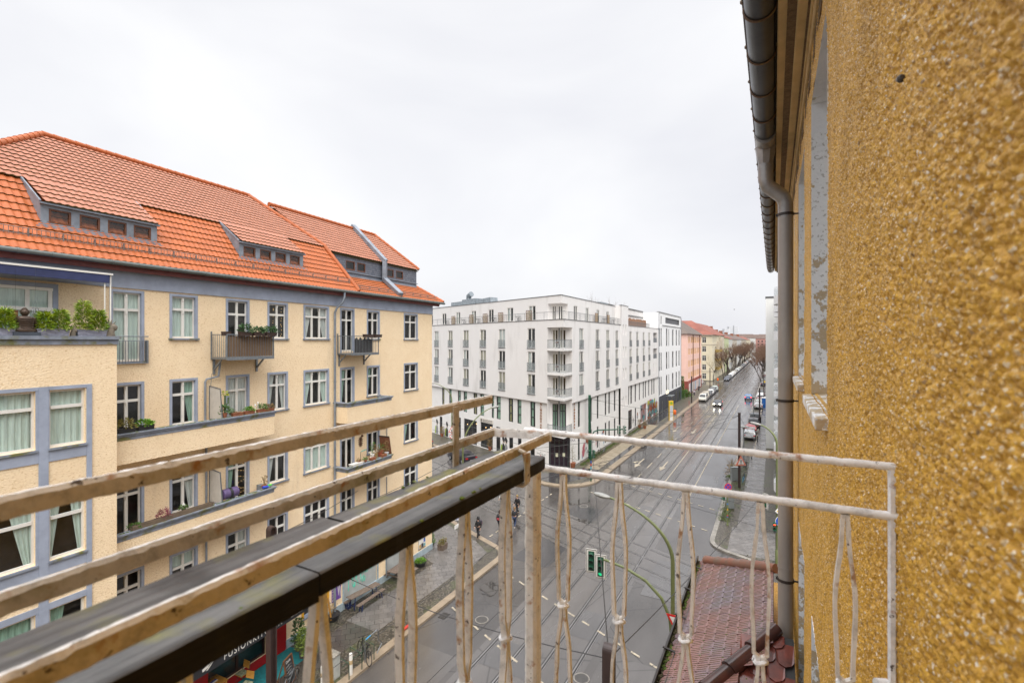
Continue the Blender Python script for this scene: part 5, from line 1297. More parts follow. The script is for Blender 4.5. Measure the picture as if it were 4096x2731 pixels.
for a,b in RC:
 for z in ZR: modern_window(FR,a,b,*z,hotel,depth=0.14,cur=(rnd.choice((m_curt_b,m_curt_b,m_sheer2)),rnd.choice((0.45,0.95,0.3))) if rnd.random() < 0.8 else None)
for a,b in LC:
 for z in ZR: modern_window(FH,a,b,*z,hotel,depth=0.14,cur=(rnd.choice((m_curt_b,m_curt_b,m_sheer2)),rnd.choice((0.45,0.95,0.6))) if rnd.random() < 0.85 else None)
mb = MB()
for h in SL + SL2: F = FR;mb.fquad(F,h[0],h[1],(0.12 if h[0] < 82 else 0) - 0.19,h[2],h[3])
mb.build('blind_slot',m_hotel,hotel)
mb = MB()
for h in LOG: mb.fbox(FR,h[0],h[1],-1.2,-1.1,h[2],h[3]);mb.fbox(FR,h[0],h[1],-1.1,-0.02,h[2] - 0.1,h[2]);mb.fbox(FR,h[1] - 0.03,h[1],-1.1,-0.22,h[2],h[3]);mb.fbox(FR,h[0],h[1],-1.1,-0.22,h[3] - 0.02,h[3])
mb.build('loggia',m_hotel,hotel)
mb = MB()
for h in LOG: mb.fbox(FR,h[0] + 0.02,h[1] - 0.02,-0.1,-0.07,h[2],h[2] + 0.95)
mb.build('loggia_rail',m_rail,hotel)
LB_R = [(58.9,59.7),(63.6,64.4),(66.5,67.3),(70.2,71.0),(72.0,72.85),(74.9,75.8),(83.1,84.1),(84.9,86.0),(87.9,88.9),(91.1,91.9),(94.1,95.0),(95.9,96.8),(98.8,99.7),(101.5,102.5),(103.5,104.5)]
LB_L = [(-70.6,-69.8),(-68.3,-67.5),(-65.6,-64.7),(-63.9,-62.9),(-61.1,-60.1),(-59.3,-58.3),(-56.4,-55.8),(-55.2,-54.2),(-52.4,-51.4),(-50.5,-49.6),(-47.8,-46.8)]
hlow = [(a,b,4.7,8.0) for a,b in LB_R];g_r = [(58.9,59.7,0.4,3.9),(63.6,64.4,0.4,3.6),(66.5,67.3,0.5,3.6),(70.2,71.0,0.5,3.6),(72.0,72.85,0.5,3.6),(74.9,75.8,0.5,3.6),(83.2,86.0,0.2,3.7),(88.0,89.0,0.2,3.6),(92.2,97.4,0.15,3.6)]
lo = MB();holes_wall(lo,FR,NR,77.6,0.12,8.2,[h for h in hlow + g_r if h[0] < 77],-0.3,0.16);holes_wall(lo,FR,81.9,107.2,0.12,8.1,[h for h in hlow + g_r if h[0] > 77],-0.3,0.16)
hlowl = [(a,b,4.85,8.05) for a,b in LB_L];g_l = [(-67.7,-64.7,0.2,3.8),(-63.8,-60.2,0.2,3.85),(-59.2,-56.1,0.2,3.9),(-55.3,-54.3,0.25,3.75),(-52.3,-51.4,0.3,3.75),(-50.4,-49.6,0.3,3.75),(-71.4,-70.5,0.15,3.2),(-47.8,-46.9,0.3,3.75)]
holes_wall(lo,FH,-95,NL,0.12,8.2,hlowl + g_l,-0.3,0.16)
lo.build('lower_wall',m_hotel_lo,hotel)
for i,(a,b,c,d) in enumerate(hlow + g_r):
 if d < 3.65 and a > 91: continue
 modern_window(FR,a,b,c,d,hotel,off=-0.3,depth=0.14,frame=m_blackframe,lights=1 if b - a < 1.5 else 3,cur=(m_curt_y if a < 80 else m_curt_g,0.8) if (i % 3 == 0 and c > 4) else None,rail=False,bars=(c + (d - c) * 0.38,c + (d - c) * 0.72) if c > 4 else (c + (d - c) * 0.66,),name='tall_window')
for i,(a,b,c,d) in enumerate(hlowl + g_l):
 modern_window(FH,a,b,c,d,hotel,off=-0.3,depth=0.14,frame=m_blackframe,lights=1 if b - a < 1.5 else 3,cur=(m_curt_g if i % 4 else m_curt_y,0.5 + 0.4 * (i % 2)) if (c > 4) else None,rail=False,bars=(c + (d - c) * 0.38,c + (d - c) * 0.72) if c > 4 else (c + (d - c) * 0.7,),name='tall_window')
gar = MB();gar.fbox(FR,92.2,97.4,-0.46,-0.42,0.15,3.6);gar.build('garage_door',M("graffiti shutter",(0.22,0.20,0.25),0.6,col2=(0.34,0.16,0.10),scale=3),hotel)
mb = MB();mb.fquad(FR,NR + 0.3,107,-1.7,0.2,18.4);mb.fquad(FH,-95,NL - 0.3,-1.7,0.2,18.4);mb.build('room_wall',m_room,hotel)
D = 1.3
ic = meet(22 + D,40.3 + D)
uiR = (Vector(ic) - FR.o).dot(FR.d);uiL = (Vector(ic) - FH.o).dot(FH.d)
eA,eB = Vector(FH.P(NL,-0.5,0)[:2]),Vector(FR.P(NR,-0.5,0)[:2]);EF = Frame(eA.x,eA.y,(eB - eA));ew = (eB - eA).length
co = MB();dd = []
for z0,z1 in ((15.0,17.45),(12.05,14.45),(9.1,11.5),(4.7,8.2)):
 dd += [(0.3,ew * 0.44,z0 + 0.05,z1 - 0.1),(ew * 0.53,ew - 0.3,z0 + 0.05,z1 - 0.1)]
holes_wall(co,EF,0,ew,4.3,17.6,dd,0,0.12)
for F,u in ((FR,NR),(FH,NL)): co.quad(F.P(u,0,4.3),F.P(u,-0.5,4.3),F.P(u,-0.5,17.6),F.P(u,0,17.6))
co.build('corner_recess',m_hotel,hotel)
for k,h in enumerate(dd): modern_window(EF,*h,hotel,off=0,depth=0.1,frame=m_blackframe if k > 5 else m_hotelframe,cur=(m_curt_g,0.9) if k > 5 else (m_curt_b,0.5),rail=False,bars=(7.2,) if k > 5 else (),name='balcony_door')
mb = MB();mb.fquad(EF,0,ew,-0.8,4.3,17.6);mb.build('room_wall',m_room,hotel)
mb = MB();mb.tube([EF.P(ew * 0.485,0.08,4.6),EF.P(ew * 0.485,0.08,17.5)],0.06,8);mb.build('downpipe',m_rail,hotel)
A,B,Cn = FH.P(NL,0,0),FR.P(NR,0,0),(hc[0],hc[1],0)
Ai,Bi = FH.P(NL,-0.5,0),FR.P(NR,-0.5,0)
def corner_poly(g=0.0):
 return [FH.P(NL,g,0)[:2],meet(22 - g,40.3 - g),FR.P(NR,g,0)[:2],Bi[:2],Ai[:2]]
for zf,nm in ((15.0,0),(12.02,0),(9.03,0),(4.55,1)):
 mb = MB();mb.prism(corner_poly(0.04),zf - 0.28,zf);sl_ = mb.build('balcony_slab',m_hotel_lo,hotel)
 mb = MB();gl = [FH.P(NL + 0.02,-0.05,0),meet(22 + 0.05,40.3 + 0.05),FR.P(NR - 0.02,-0.05,0)]
 for a,b in zip(gl,gl[1:]): mb.quad((a[0],a[1],zf + 0.05),(b[0],b[1],zf + 0.05),(b[0],b[1],zf + 1.05),(a[0],a[1],zf + 1.05))
 mb.build('balustrade',m_hglass,sl_)
 mb = MB()
 for a,b in zip(gl,gl[1:]):
  a,b = Vector((a[0],a[1])),Vector((b[0],b[1]));n = 22
  for i in range(n + 1): q = a + (b - a) * i / n;mb.bar((q.x,q.y,zf),(q.x,q.y,zf + 1.08),0.014)
  mb.bar((a.x,a.y,zf + 1.08),(b.x,b.y,zf + 1.08),0.04)
 mb.build('railing',m_rail,sl_)
 mb = MB();q = (eA + eB) * 0.2 + Vector(hc) * 0.6;mb.bar((q.x,q.y,zf),(q.x,q.y,zf + 2.6),0.05);mb.build('post',m_rail,sl_)
 if not nm:
  q = (eA + eB) * 0.25 + Vector(hc) * 0.5
  ch = thing('bistro_chair','folding bistro chair on the %s glazed corner balcony of the hotel' % {15.0: 'top',12.02: 'middle',9.03: 'bottom'}[zf],'chair',(q.x - 0.4,q.y + 0.2,zf),'folding chairs on the corner balconies',0.5)
  mb = MB();mb.box(-0.2,0.2,-0.2,0.2,0.43,0.46);mb.build('seat',m_brown_frame,ch,world=False)
  mb = MB();mb.box(-0.2,0.2,0.2,0.23,0.6,0.88);mb.build('backrest',m_brown_frame,ch,world=False)
  mb = MB()
  for s in (-1,1): mb.bar((s * 0.19,-0.2,0),(s * 0.19,0.22,0.88),0.025);mb.bar((s * 0.19,0.22,0),(s * 0.19,-0.2,0.44),0.025)
  mb.build('leg_frame',m_groove,ch,world=False)
mb = MB();mb.prism(corner_poly(0.0),17.58,18.5);mb.build('corner_parapet',m_hotel,hotel)
w = modern_window(EF,0.0,ew,0.14,4.22,hotel,off=0,depth=0.08,frame=m_blackframe,lights=4,rail=False,bars=(3.0,),name='entrance')
lettering("HOTEL ALMODÓVAR",0.42,EF.P(ew / 2,0.01,3.4),(EF.d.x,EF.d.y,0),(0,0,1),M("faded lettering",(0.10,0.08,0.10),0.5),'lettering',w,0.004,align='CENTER')
mb = MB();mb.fquad(EF,0.05,ew - 0.05,-0.6,0.14,4.3);mb.build('entrance_lobby',M("purple lobby",(0.05,0.02,0.05),0.7,0.6,2),hotel)
for k in (0.3,0.68): mb = MB();mb.fquad(EF,ew * k,ew * k + 0.3,0.004,1.5,1.95);mb.build('notice',M("notice paper",(0.62,0.62,0.45),0.7),w)
pA = 0.9
ac = meet(22 + pA,40.3 + pA);auR = (Vector(ac) - FR.o).dot(FR.d);auL = (Vector(ac) - FH.o).dot(FH.d)
AT_R = [(58.95,60.3),(63.5,64.8),(68.2,69.5),(72.9,74.2)];AT_L = [(-71.6,-70.2),(-67.1,-65.8),(-62.6,-61.3),(-58.0,-56.7),(-53.5,-52.1),(-48.8,-47.4),(-76.2,-74.8)]
atr = [(a,b,18.6,20.55) for a,b in AT_R];atl = [(a,b,18.6,20.55) for a,b in AT_L]
at = MB();nR,nL = auR + 2.2,auL - 2.4
holes_wall(at,FR,nR,77.6,18.5,21.55,atr,-pA,0.14);holes_wall(at,FH,-95,nL,18.5,21.55,atl,-pA,0.14)
at.quad(FR.P(nR,-pA,18.5),FR.P(nR,-pA - 0.4,18.5),FR.P(nR,-pA - 0.4,20.6),FR.P(nR,-pA,20.6));at.quad(FH.P(nL,-pA,18.5),FH.P(nL,-pA - 0.4,18.5),FH.P(nL,-pA - 0.4,20.6),FH.P(nL,-pA,20.6))
g0,g1 = FH.P(nL,-pA - 0.4,0),FR.P(nR,-pA - 0.4,0);AF = Frame(g0[0],g0[1],(g1[0] - g0[0],g1[1] - g0[1]));aw_ = hypot(g1[0] - g0[0],g1[1] - g0[1]);ah = [(0.25,aw_ * 0.42,18.6,20.4),(aw_ * 0.55,aw_ - 0.25,18.6,20.4)]
holes_wall(at,AF,0,aw_,18.5,20.6,ah,0,0.1)
at.prism([FH.P(nL,-pA,0)[:2],ac,FR.P(nR,-pA,0)[:2],g1[:2],g0[:2]],20.6,21.55)
at.prism([hc,FR.P(107,0,0)[:2],FR.P(107,-14,0)[:2],FH.P(-95,-14,0)[:2],FH.P(-95,0,0)[:2]],18.3,18.49)
at.prism([ac,FR.P(77.6,-pA,0)[:2],FR.P(77.6,-14,0)[:2],FH.P(-95,-13,0)[:2],FH.P(-95,-pA,0)[:2]],21.4,21.54)
at.build('attic_wall',m_hotel,hotel)
for F,hs in ((FR,atr),(FH,atl)):
 for i,h in enumerate(hs): modern_window(F,*h,hotel,off=-pA,depth=0.1,rail=False,cur=(m_sheer2,0.6) if i % 3 else None,name='attic_window')
for h in ah: modern_window(AF,*h,hotel,off=0,depth=0.09,rail=False,name='attic_window')
mb = MB();mb.fquad(FR,nR,77,-pA - 1,18.5,21.3);mb.fquad(FH,-95,nL,-pA - 1,18.5,21.3);mb.fquad(AF,0,aw_,-0.6,18.5,20.6);mb.build('room_wall',m_room,hotel)
cp = MB()
def coping(F,u0,u1,off,z): cp.fbox(F,u0,u1,off - 0.3,off + 0.05,z,z + 0.07)
coping(FR,UC_R,77.6,0,18.5);coping(FH,-95,UC_L,0,18.503);coping(FR,auR,77.6,-pA,21.55);coping(FH,-95,auL,-pA,21.553);coping(FR,77.55,81.95,0.12,21.75);coping(FR,81.95,107.2,0,18.5)
cp.build('coping',m_cap,hotel)
tr = MB()
for F,a,b in ((FR,UC_R + 0.05,77.5),(FH,-95,UC_L - 0.05)):
 n = int((b - a) / 0.16)
 for i in range(n + 1): u = a + (b - a) * i / n;tr.bar(F.P(u,-0.12,18.55),F.P(u,-0.12,19.5),0.012)
 tr.bar(F.P(a,-0.12,19.52),F.P(b,-0.12,19.52),0.04)
 for i in range(0,n,12): u = a + (b - a) * i / n;tr.bar(F.P(u,-0.14,18.55),F.P(u,-0.14,19.52),0.045)
tr.build('terrace_railing',m_rail,hotel)
for F,u in ((FH,-67.3),(FH,-62.0),(FH,-58.3),(FH,-54.5),(FH,-48.3),(FR,66.9),(FR,72.6)):
 o = thing('trellis','wooden lattice trellis on the hotel roof terrace, one of the row between attic doors','trellis',F.P(u,-0.5,18.55),'lattice trellises on the hotel terrace')
 mb = MB();w_ = 0.55
 for a,b in (((-w_,0),(-w_,1.35)),((w_,0),(w_,1.35)),((-w_,0.02),(w_,0.02)),((-w_,1.35),(w_,1.35))): mb.bar(F.P(u + a[0],-0.5,18.55 + a[1]),F.P(u + b[0],-0.5,18.55 + b[1]),0.06)
 mb.build('frame',m_brown_frame,o)
 mb = MB()
 for k in range(-6,7):
  for s in (-1,1):
   x0,x1,z0,z1 = k * 0.22,k * 0.22 + s * 1.35,0,1.35
   t0,t1 = sorted([(-w_ - x0) / (x1 - x0),(w_ - x0) / (x1 - x0)]);t0,t1 = max(0,t0),min(1,t1)
   if t1 - t0 > 0.05: mb.bar(F.P(u + x0 + (x1 - x0) * t0,-0.5 + 0.01 * s,18.55 + 1.35 * t0),F.P(u + x0 + (x1 - x0) * t1,-0.5 + 0.01 * s,18.55 + 1.35 * t1),0.03)
 mb.build('lattice',M("golden lattice",(0.34,0.23,0.10),0.7),o)
for k,(F,u) in enumerate(((FH,-69.6),(FH,-64.2),(FH,-60.2),(FH,-56.2),(FH,-50.6),(FR,70.5),(FR,75.4))):
 o = thing('terrace_table','small dark table and stool frame on the hotel roof terrace','table',F.P(u,-0.5,18.5),'small tables on the hotel terrace')
 mb = MB();mb.fbox(F,u - 0.4,u + 0.4,-0.75,-0.25,19.2,19.24);mb.build('top',m_groove,o)
 mb = MB()
 for a in (-0.3,0.3): mb.bar(F.P(u + a,-0.5,18.5),F.P(u - a,-0.5,19.2),0.03)
 mb.build('leg',m_groove,o)
o = thing('roof_plant','grey ventilation machinery on the hotel roof near the red eaves','ventilation unit',FH.P(-66,-3,21.5))
for k,(a,b,h) in enumerate(((-71.5,-68,0.9),(-68,-64,1.15),(-63.8,-61.5,0.8))):
 mb = MB();mb.fbox(FH,a,b,-4,-2.6,21.56,21.56 + h);mb.build('housing',M("ducting grey",(0.30,0.34,0.37),0.4,0.4,3,metal=0.5),o)
mb = MB();mb.tube([FH.P(-67,-3.3,22.7),FH.P(-67,-3.3,23.3),FH.P(-66.2,-3.3,23.6)],0.45,10);mb.hexa([FH.P(-61.4,-2.6,21.6),FH.P(-59.8,-2.6,21.6),FH.P(-59.8,-4,21.6),FH.P(-61.4,-4,21.6),FH.P(-62.2,-2.6,22.5),FH.P(-60,-2.6,22.6),FH.P(-60,-4,22.6),FH.P(-62.2,-4,22.5)]);mb.build('duct',MATS['ducting grey'],o,True)
o = thing('roof_vent','slanted metal roof vent above the far end of the hotel attic','vent',FR.P(75,-3,21.5));mb = MB();mb.hexa([FR.P(74,-2,21.5),FR.P(77,-2,21.5),FR.P(77,-3.5,21.5),FR.P(74,-3.5,21.5),FR.P(73.6,-2,22.1),FR.P(77,-2,22.1),FR.P(77,-3.5,22.1),FR.P(73.6,-3.5,22.1)]);mb.build('hood',MATS['ducting grey'],o)
m_let = M("brass lit letters",(0.30,0.12,0.03),0.5)
for k,chh in enumerate("ALMODÓVAR"):
 z = 7.8 - k * 0.375
 lettering(chh,0.40,FH.P(-45.62,-0.22,z),(FH.d.x,FH.d.y,0),(0,0,1),m_let,'letter',hotel,0.03,align='CENTER')
 lettering(chh,0.40,FR.P(57.45,-0.22,z),(FR.d.x,FR.d.y,0),(0,0,1),m_let,'letter',hotel,0.03,align='CENTER')
mb = MB();mb.fbox(FH,-59.3,-56.0,-0.28,-0.22,3.98,4.5);sg_ = mb.build('sign_board',M("sign ivory",(0.62,0.58,0.52),0.6),hotel)
lettering("BARDOT",0.52,FH.P(-58.5,-0.215,4.06),(FH.d.x,FH.d.y,0),(0,0,1),M("sign grey",(0.16,0.14,0.13),0.5),'lettering',sg_,0.01,spacing=1.18)
mb = MB();mb.lathe([(0.2,0),(0.2,0.02)],(0,0,0),10);mb.v = [FH.P(-58.85 + x,-0.21 + z,4.24 + y) for x,y,z in mb.v];mb.build('emblem',MATS['sign grey'],sg_)
o = thing('bar_lights','row of warm pendant bulbs inside the restaurant windows under the hotel','pendant lights',FH.P(-62,-0.8,3));mb = MB()
for k in range(9): mb.ball(FH.P(-67.2 + k * 1.25,-0.75,2.9 + 0.2 * (k % 3)),0.07,6,5)
mb.build('bulb_string',m_fairy,o)['kind'] = 'stuff'
mb = MB()
for k in range(9): mb.tube([FH.P(-67.2 + k * 1.25,-0.75,2.9 + 0.2 * (k % 3)),FH.P(-67.2 + k * 1.25,-0.75,3.8)],0.006,3)
mb.build('cord',m_groove,o)
pal = {k: M("mural " + k,c,0.7,0.35,6) for k,c in dict(yellow=(0.55,0.50,0.06),pink=(0.50,0.13,0.16),teal=(0.06,0.30,0.33),rust=(0.33,0.10,0.05),lime=(0.35,0.47,0.08),black=(0.03,0.03,0.03),grey=(0.3,0.3,0.32),sky=(0.3,0.45,0.6)).items()}
def mural(F,u0,u1,z0,z1,n,seed,keys,off=-0.29):
 r = random.Random(seed)
 for i in range(n):
  cu,cz = r.uniform(u0,u1),r.uniform(z0,z1);m = r.randint(6,11);ru,rz = r.uniform(0.35,1.0) * (u1 - u0) / 5,r.uniform(0.35,1.0) * (z1 - z0) / 3.2
  pts = []
  for k in range(m):
   a = 2 * pi * k / m;f = r.uniform(0.5,1.15);pts.append((max(u0,min(u1,cu + ru * f * cos(a) + 0.3 * ru * sin(a))),max(z0,min(z1,cz + rz * f * sin(a)))))
  blob_paint(hotel,F,pts,off + 0.0022 * i,pal[keys[i % len(keys)]],'mural_patch')
mural(FR,97.9,107.1,0.2,3.9,26,4,['yellow','pink','lime','teal','rust','grey','sky'])
scribble(hotel,FR,98,107,0.5,3.4,-0.2,pal['rust'],9,6,0.05,'mural_line');scribble(hotel,FR,98,107,0.3,1.8,-0.19,pal['teal'],10,7,0.05,'mural_line')
mural(FR,92.3,97.3,0.2,3.5,8,9,['grey','teal','rust','black'],-0.415)
mural(FR,60.3,63.3,0.3,3.0,7,3,['pink','grey','rust','sky']);mural(FR,67.5,70.0,0.3,2.6,6,5,['sky','grey','rust']);mural(FR,64.6,66.3,0.2,2.2,4,6,['rust','pink','black'])
mural(FR,86.2,87.7,0.2,2.4,4,12,['black','grey','rust']);mural(FR,89.4,91.6,0.2,2.6,4,13,['grey','black','rust'])
def figure_mural(u,k):      # painted woman with black hair on a lime patch
 blob_paint(hotel,FH,[(u - 0.7,0.2),(u + 0.1,0.2),(u + 0.2,1.2),(u - 0.5,1.5)],-0.288,pal['lime'],'mural_patch')
 blob_paint(hotel,FH,[(u - 0.3,0.2),(u + 0.45,0.2),(u + 0.4,1.2),(u + 0.15,1.7),(u - 0.15,1.6),(u - 0.25,1.0)],-0.285,pal['grey'] if k else pal['black'],'mural_patch')
 blob_paint(hotel,FH,[(u - 0.1,1.65),(u + 0.2,1.6),(u + 0.25,2.1),(u,2.3),(u - 0.2,2.1)],-0.282,M("painted skin",(0.55,0.45,0.38),0.7),'mural_patch')
 blob_paint(hotel,FH,[(u - 0.2,2.1),(u + 0.25,1.7),(u + 0.4,2.2),(u + 0.1,2.65),(u - 0.25,2.5)],-0.279,pal['black'],'mural_patch')
figure_mural(-72.3,1);figure_mural(-69.0,0);figure_mural(-53.6,0);figure_mural(-53.0,1)
# -- white office house with a black ground floor
def box_house(name,label,F,u0,u1,depth,z1,m,holes,dep=0.14,z0=0.1,back=True):
 o = thing(name,label,'building',F.P(u0,0,0));mb = MB();holes_wall(mb,F,u0,u1,z0,z1,holes,0,dep)
 mb.quad(F.P(u0,0,z0),F.P(u0,-depth,z0),F.P(u0,-depth,z1),F.P(u0,0,z1));mb.quad(F.P(u1,0,z0),F.P(u1,-depth,z0),F.P(u1,-depth,z1),F.P(u1,0,z1));mb.quad(F.P(u0,-depth,z0),F.P(u1,-depth,z0),F.P(u1,-depth,z1),F.P(u0,-depth,z1))
 mb.quad(F.P(u0,0,z1),F.P(u1,0,z1),F.P(u1,-depth,z1),F.P(u0,-depth,z1))
 mb.build('wall',m,o)
 return o
m_white_r = M("white render",(0.80,0.80,0.80),0.8,0.06,0.6)
m_dark_r = M("charcoal render",(0.045,0.047,0.058),0.7,0.3,1.5)
WC = [(107.7,108.6),(109.4,110.5),(115.4,117.0),(118.5,119.3),(123.0,124.9),(128.1,129.7),(132.2,133.8)]
WZ = [(14.7,18.7),(9.3,13.3),(3.9,7.9)]
wh = [(a,b,*z) for a,b in WC for z in WZ] + [(114.6,133.4,19.95,21.3),(109.4,110.4,19.6,21.4)]
off_b = box_house('office_house','white five storey house with slit windows and a charcoal ground floor',FR,107.25,135.6,12,22.1,m_white_r,wh)
m_slit = M("grey shutter panel",(0.17,0.165,0.16),0.6)
for a,b,c,d in wh:
 if b - a > 5:
  mb = MB();mb.fbox(FR,a,b,-0.5,-0.3,c,d);w = mb.build('window_band',M("louvre grey",(0.10,0.10,0.11),0.5,0.4,2,stretch=(0.2,0.2,8)),off_b);continue
 f = MB();f.fbox(FR,a,a + 0.07,-0.13,-0.06,c,d);f.fbox(FR,b - 0.07,b,-0.13,-0.06,c,d);f.fbox(FR,a + 0.07,b - 0.07,-0.13,-0.05,c + (d - c) * 0.25 - 0.04,c + (d - c) * 0.25 + 0.04);f.fbox(FR,a + 0.07,b - 0.07,-0.13,-0.05,c + (d - c) * 0.68 - 0.04,c + (d - c) * 0.68 + 0.04)
 w = f.build('window',m_blackframe,off_b);g = MB();g.fquad(FR,a + 0.07,b - 0.07,-0.11,c,d);g.build('pane',m_glass,w)
 g = MB();g.fquad(FR,a + 0.07,b - 0.07,-0.09,c + (d - c) * 0.25,c + (d - c) * 0.68);g.build('panel',m_slit,w)
 g = MB();g.fquad(FR,a,b,-0.8,c,d);g.build('interior',m_room,w)
mb = MB();mb.fbox(FR,107.3,135.5,0.0,0.05,0.12,3.65);mb.build('dark_base',m_dark_r,off_b)
mb = MB();mb.fbox(FR,107.2,135.7,-0.4,0.1,22.1,22.3);mb.fbox(FR,111,135.5,-0.1,0.12,19.3,19.45);mb.build('coping',M("grey coping",(0.25,0.25,0.25),0.6),off_b)
for u,w_,h in ((110.5,0.8,2.4),(116.5,1.6,2.8),(122,1.6,2.6),(127.5,1.8,2.9),(132.2,2.2,2.8)): mb = MB();mb.fbox(FR,u,u + w_,0.05,0.06,0.14,h);mb.build('doorway',M("black doorway",(0.012,0.012,0.014),0.3),off_b)
mb = MB();mb.fbox(FR,115.5,119,0.06,1.3,3.0,3.08);mb.build('entrance_canopy',m_hglass,off_b)
mb = MB();mb.fbox(FR,115.2,117.6,0.06,0.2,3.5,4.3);mb.build('lit_sign',M("lit sign",(0.9,0.8,0.6),0.5,emit=0.25),off_b)
mb = MB();mb.tube([FR.P(107.22,0.07,0.2),FR.P(107.22,0.07,22)],0.06,6);mb.tube([FR.P(135.55,0.07,0.2),FR.P(135.55,0.07,22)],0.06,6);mb.build('downpipe',m_zinc,off_b)
mb = MB();mb.fbox(FR,82.0,107.24,-12,-3.5,18.5,22.2);mb.build('rear_storey',m_hotel,hotel)
mb = MB();mb.fbox(FR,82.0,107.3,-12.1,-3.35,22.2,22.4);mb.fbox(FR,82.0,107.24,-3.49,-3.3,20.9,21.05);mb.build('coping',m_cap,hotel)
mb = MB();rnd = random.Random(2)
for i in range(60):
 u = 84 + i * 0.29
 mb.fbox(FR,u,u + 0.27,-1.4,-1.33,18.5,20.05 + rnd.uniform(-0.12,0.12))
fe = mb.build('plank_fence',M("mixed old planks",(0.20,0.135,0.095),0.85,col2=(0.36,0.15,0.06),scale=0.5,stretch=(3,3,0.1)),hotel)
mb = MB()
for i in range(100): u = 83 + i * 0.185;mb.bar(FR.P(u,-0.6,18.5),FR.P(u,-0.6,19.4),0.02)
mb.bar(FR.P(83,-0.6,19.42),FR.P(101.5,-0.6,19.42),0.05);mb.build('terrace_railing',m_rail,hotel)
# -- houses further along the street
def pitched(o,F,u0,u1,o0,o1,z,zr,m,hip0=0.0,hip1=0.0,over=0.5):
 """gabled or hipped roof over u0..u1, o0 (front) .. o1 (back)"""
 mb = MB();om = (o0 + o1) / 2;a,b = u0 - over,u1 + over
 f0,f1 = o0 + over,o1 - over;c,d = u0 + hip0,u1 - hip1
 mb.quad(F.P(a,f0,z),F.P(b,f0,z),F.P(d,om,zr),F.P(c,om,zr));mb.quad(F.P(b,f1,z),F.P(a,f1,z),F.P(c,om,zr),F.P(d,om,zr))
 mb.poly([F.P(a,f0,z),F.P(a,f1,z),F.P(c,om,zr)]);mb.poly([F.P(b,f0,z),F.P(b,f1,z),F.P(d,om,zr)])
 mb.quad(F.P(a,f0,z - 0.01),F.P(b,f0,z - 0.01),F.P(b,f1,z - 0.01),F.P(a,f1,z - 0.01))
 return mb.build('roof',m,o)
def rooftex(name,c1,c2,pitch=0.3):
 m,n,l,b = nt(name)
 tc = n.new("ShaderNodeTexCoord");w = n.new("ShaderNodeTexWave");w.wave_type = 'BANDS';w.bands_direction = 'Z';w.inputs['Scale'].default_value = 0.8;w.inputs['Distortion'].default_value = 0.6
 l.new(tc.outputs['Object'],w.inputs['Vector'])
 no = n.new("ShaderNodeTexNoise");no.inputs['Scale'].default_value = 0.35;no.inputs['Detail'].default_value = 8;l.new(tc.outputs['Object'],no.inputs['Vector'])
 mx = n.new("ShaderNodeMix");mx.data_type = 'RGBA';l.new(ramp(n,l,no.outputs['Fac'],[(0.35,c1),(0.65,c2)]),mx.inputs[6]);mx.inputs[7].default_value = (c1[0] * .45,c1[1] * .45,c1[2] * .45,1)
 l.new(ramp(n,l,w.outputs['Fac'],[(0.6,0.0),(0.9,0.7)]),mx.inputs[0]);l.new(mx.outputs[2],b.inputs['Base Color']);b.inputs['Roughness'].default_value = 0.6
 MATS[name] = m;return m
m_roof_red = rooftex("old red roof",(0.20,0.052,0.03),(0.29,0.085,0.05));m_roof_brown = rooftex("grey brown roof",(0.10,0.075,0.06),(0.16,0.12,0.10));m_roof_dark = rooftex("dark brown roof",(0.10,0.06,0.045),(0.15,0.1,0.08))
m_pink = M("salmon render",(0.80,0.53,0.45),0.85,0.1,0.5);m_cream2 = M("ivory stucco",(0.68,0.61,0.45),0.85,0.15,0.5);m_lime = M("pale lime stucco",(0.55,0.62,0.35),0.85,0.15,0.5)
m_beige = M("beige stucco",(0.55,0.49,0.40),0.85,0.2,0.6);m_pale = M("pale grey stucco",(0.62,0.62,0.60),0.85,0.15,0.6);m_brick_red = M("brick red render",(0.30,0.07,0.05),0.8,0.35,1)
m_yframe = M("yellow window paint",(0.70,0.42,0.08),0.6)
def simple_window(F,a,b,c,d,o,fm,dep=0.14,cross=True):
 f = MB();f.fbox(F,a,a + 0.09,-dep,-dep + 0.07,c,d);f.fbox(F,b - 0.09,b,-dep,-dep + 0.07,c,d);f.fbox(F,a + 0.09,b - 0.09,-dep,-dep + 0.07,c,c + 0.09);f.fbox(F,a + 0.09,b - 0.09,-dep,-dep + 0.07,d - 0.09,d)
 if cross: m = (a + b) / 2;f.fbox(F,m - 0.06,m + 0.06,-dep,-dep + 0.07,c + 0.09,d - 0.09);zt = c + (d - c) * 0.68;f.fbox(F,a + 0.09,m - 0.06,-dep,-dep + 0.06,zt - 0.05,zt + 0.05);f.fbox(F,m + 0.06,b - 0.09,-dep,-dep + 0.06,zt - 0.05,zt + 0.05)
 w = f.build('window',fm,o);g = MB();g.fquad(F,a,b,-dep + 0.02,c,d);g.build('pane',m_dglass,w)
m_dglass = M("dark pane",(0.03,0.033,0.038),0.08,spec=0.6)
ph = []
for a,b in ((148.6,151.6),(153.5,157.2),(158.1,161.5),(162.4,165.6),(167.4,171.1),(173.0,176.2)):
 for c,d in ((15.2,17.1),(11.8,13.6),(8.2,10.1),(4.7,6.6)):
  n = 3;w = (b - a) / n
  for k in range(n): ph.append((a + w * k + 0.1,a + w * (k + 1) - 0.15,c,d))
pink = box_house('pink_house','salmon pink five storey house with yellow windows and a graffitied red base',FR,147.2,177.7,13,17.9,m_pink,ph)
ph2 = sorted(ph)
for h in ph2[:90]: simple_window(FR,*h,pink,m_yframe,0.12,False)
pitched(pink,FR,147.2,177.7,0,-13,17.9,23.2,m_roof_brown,7,7)
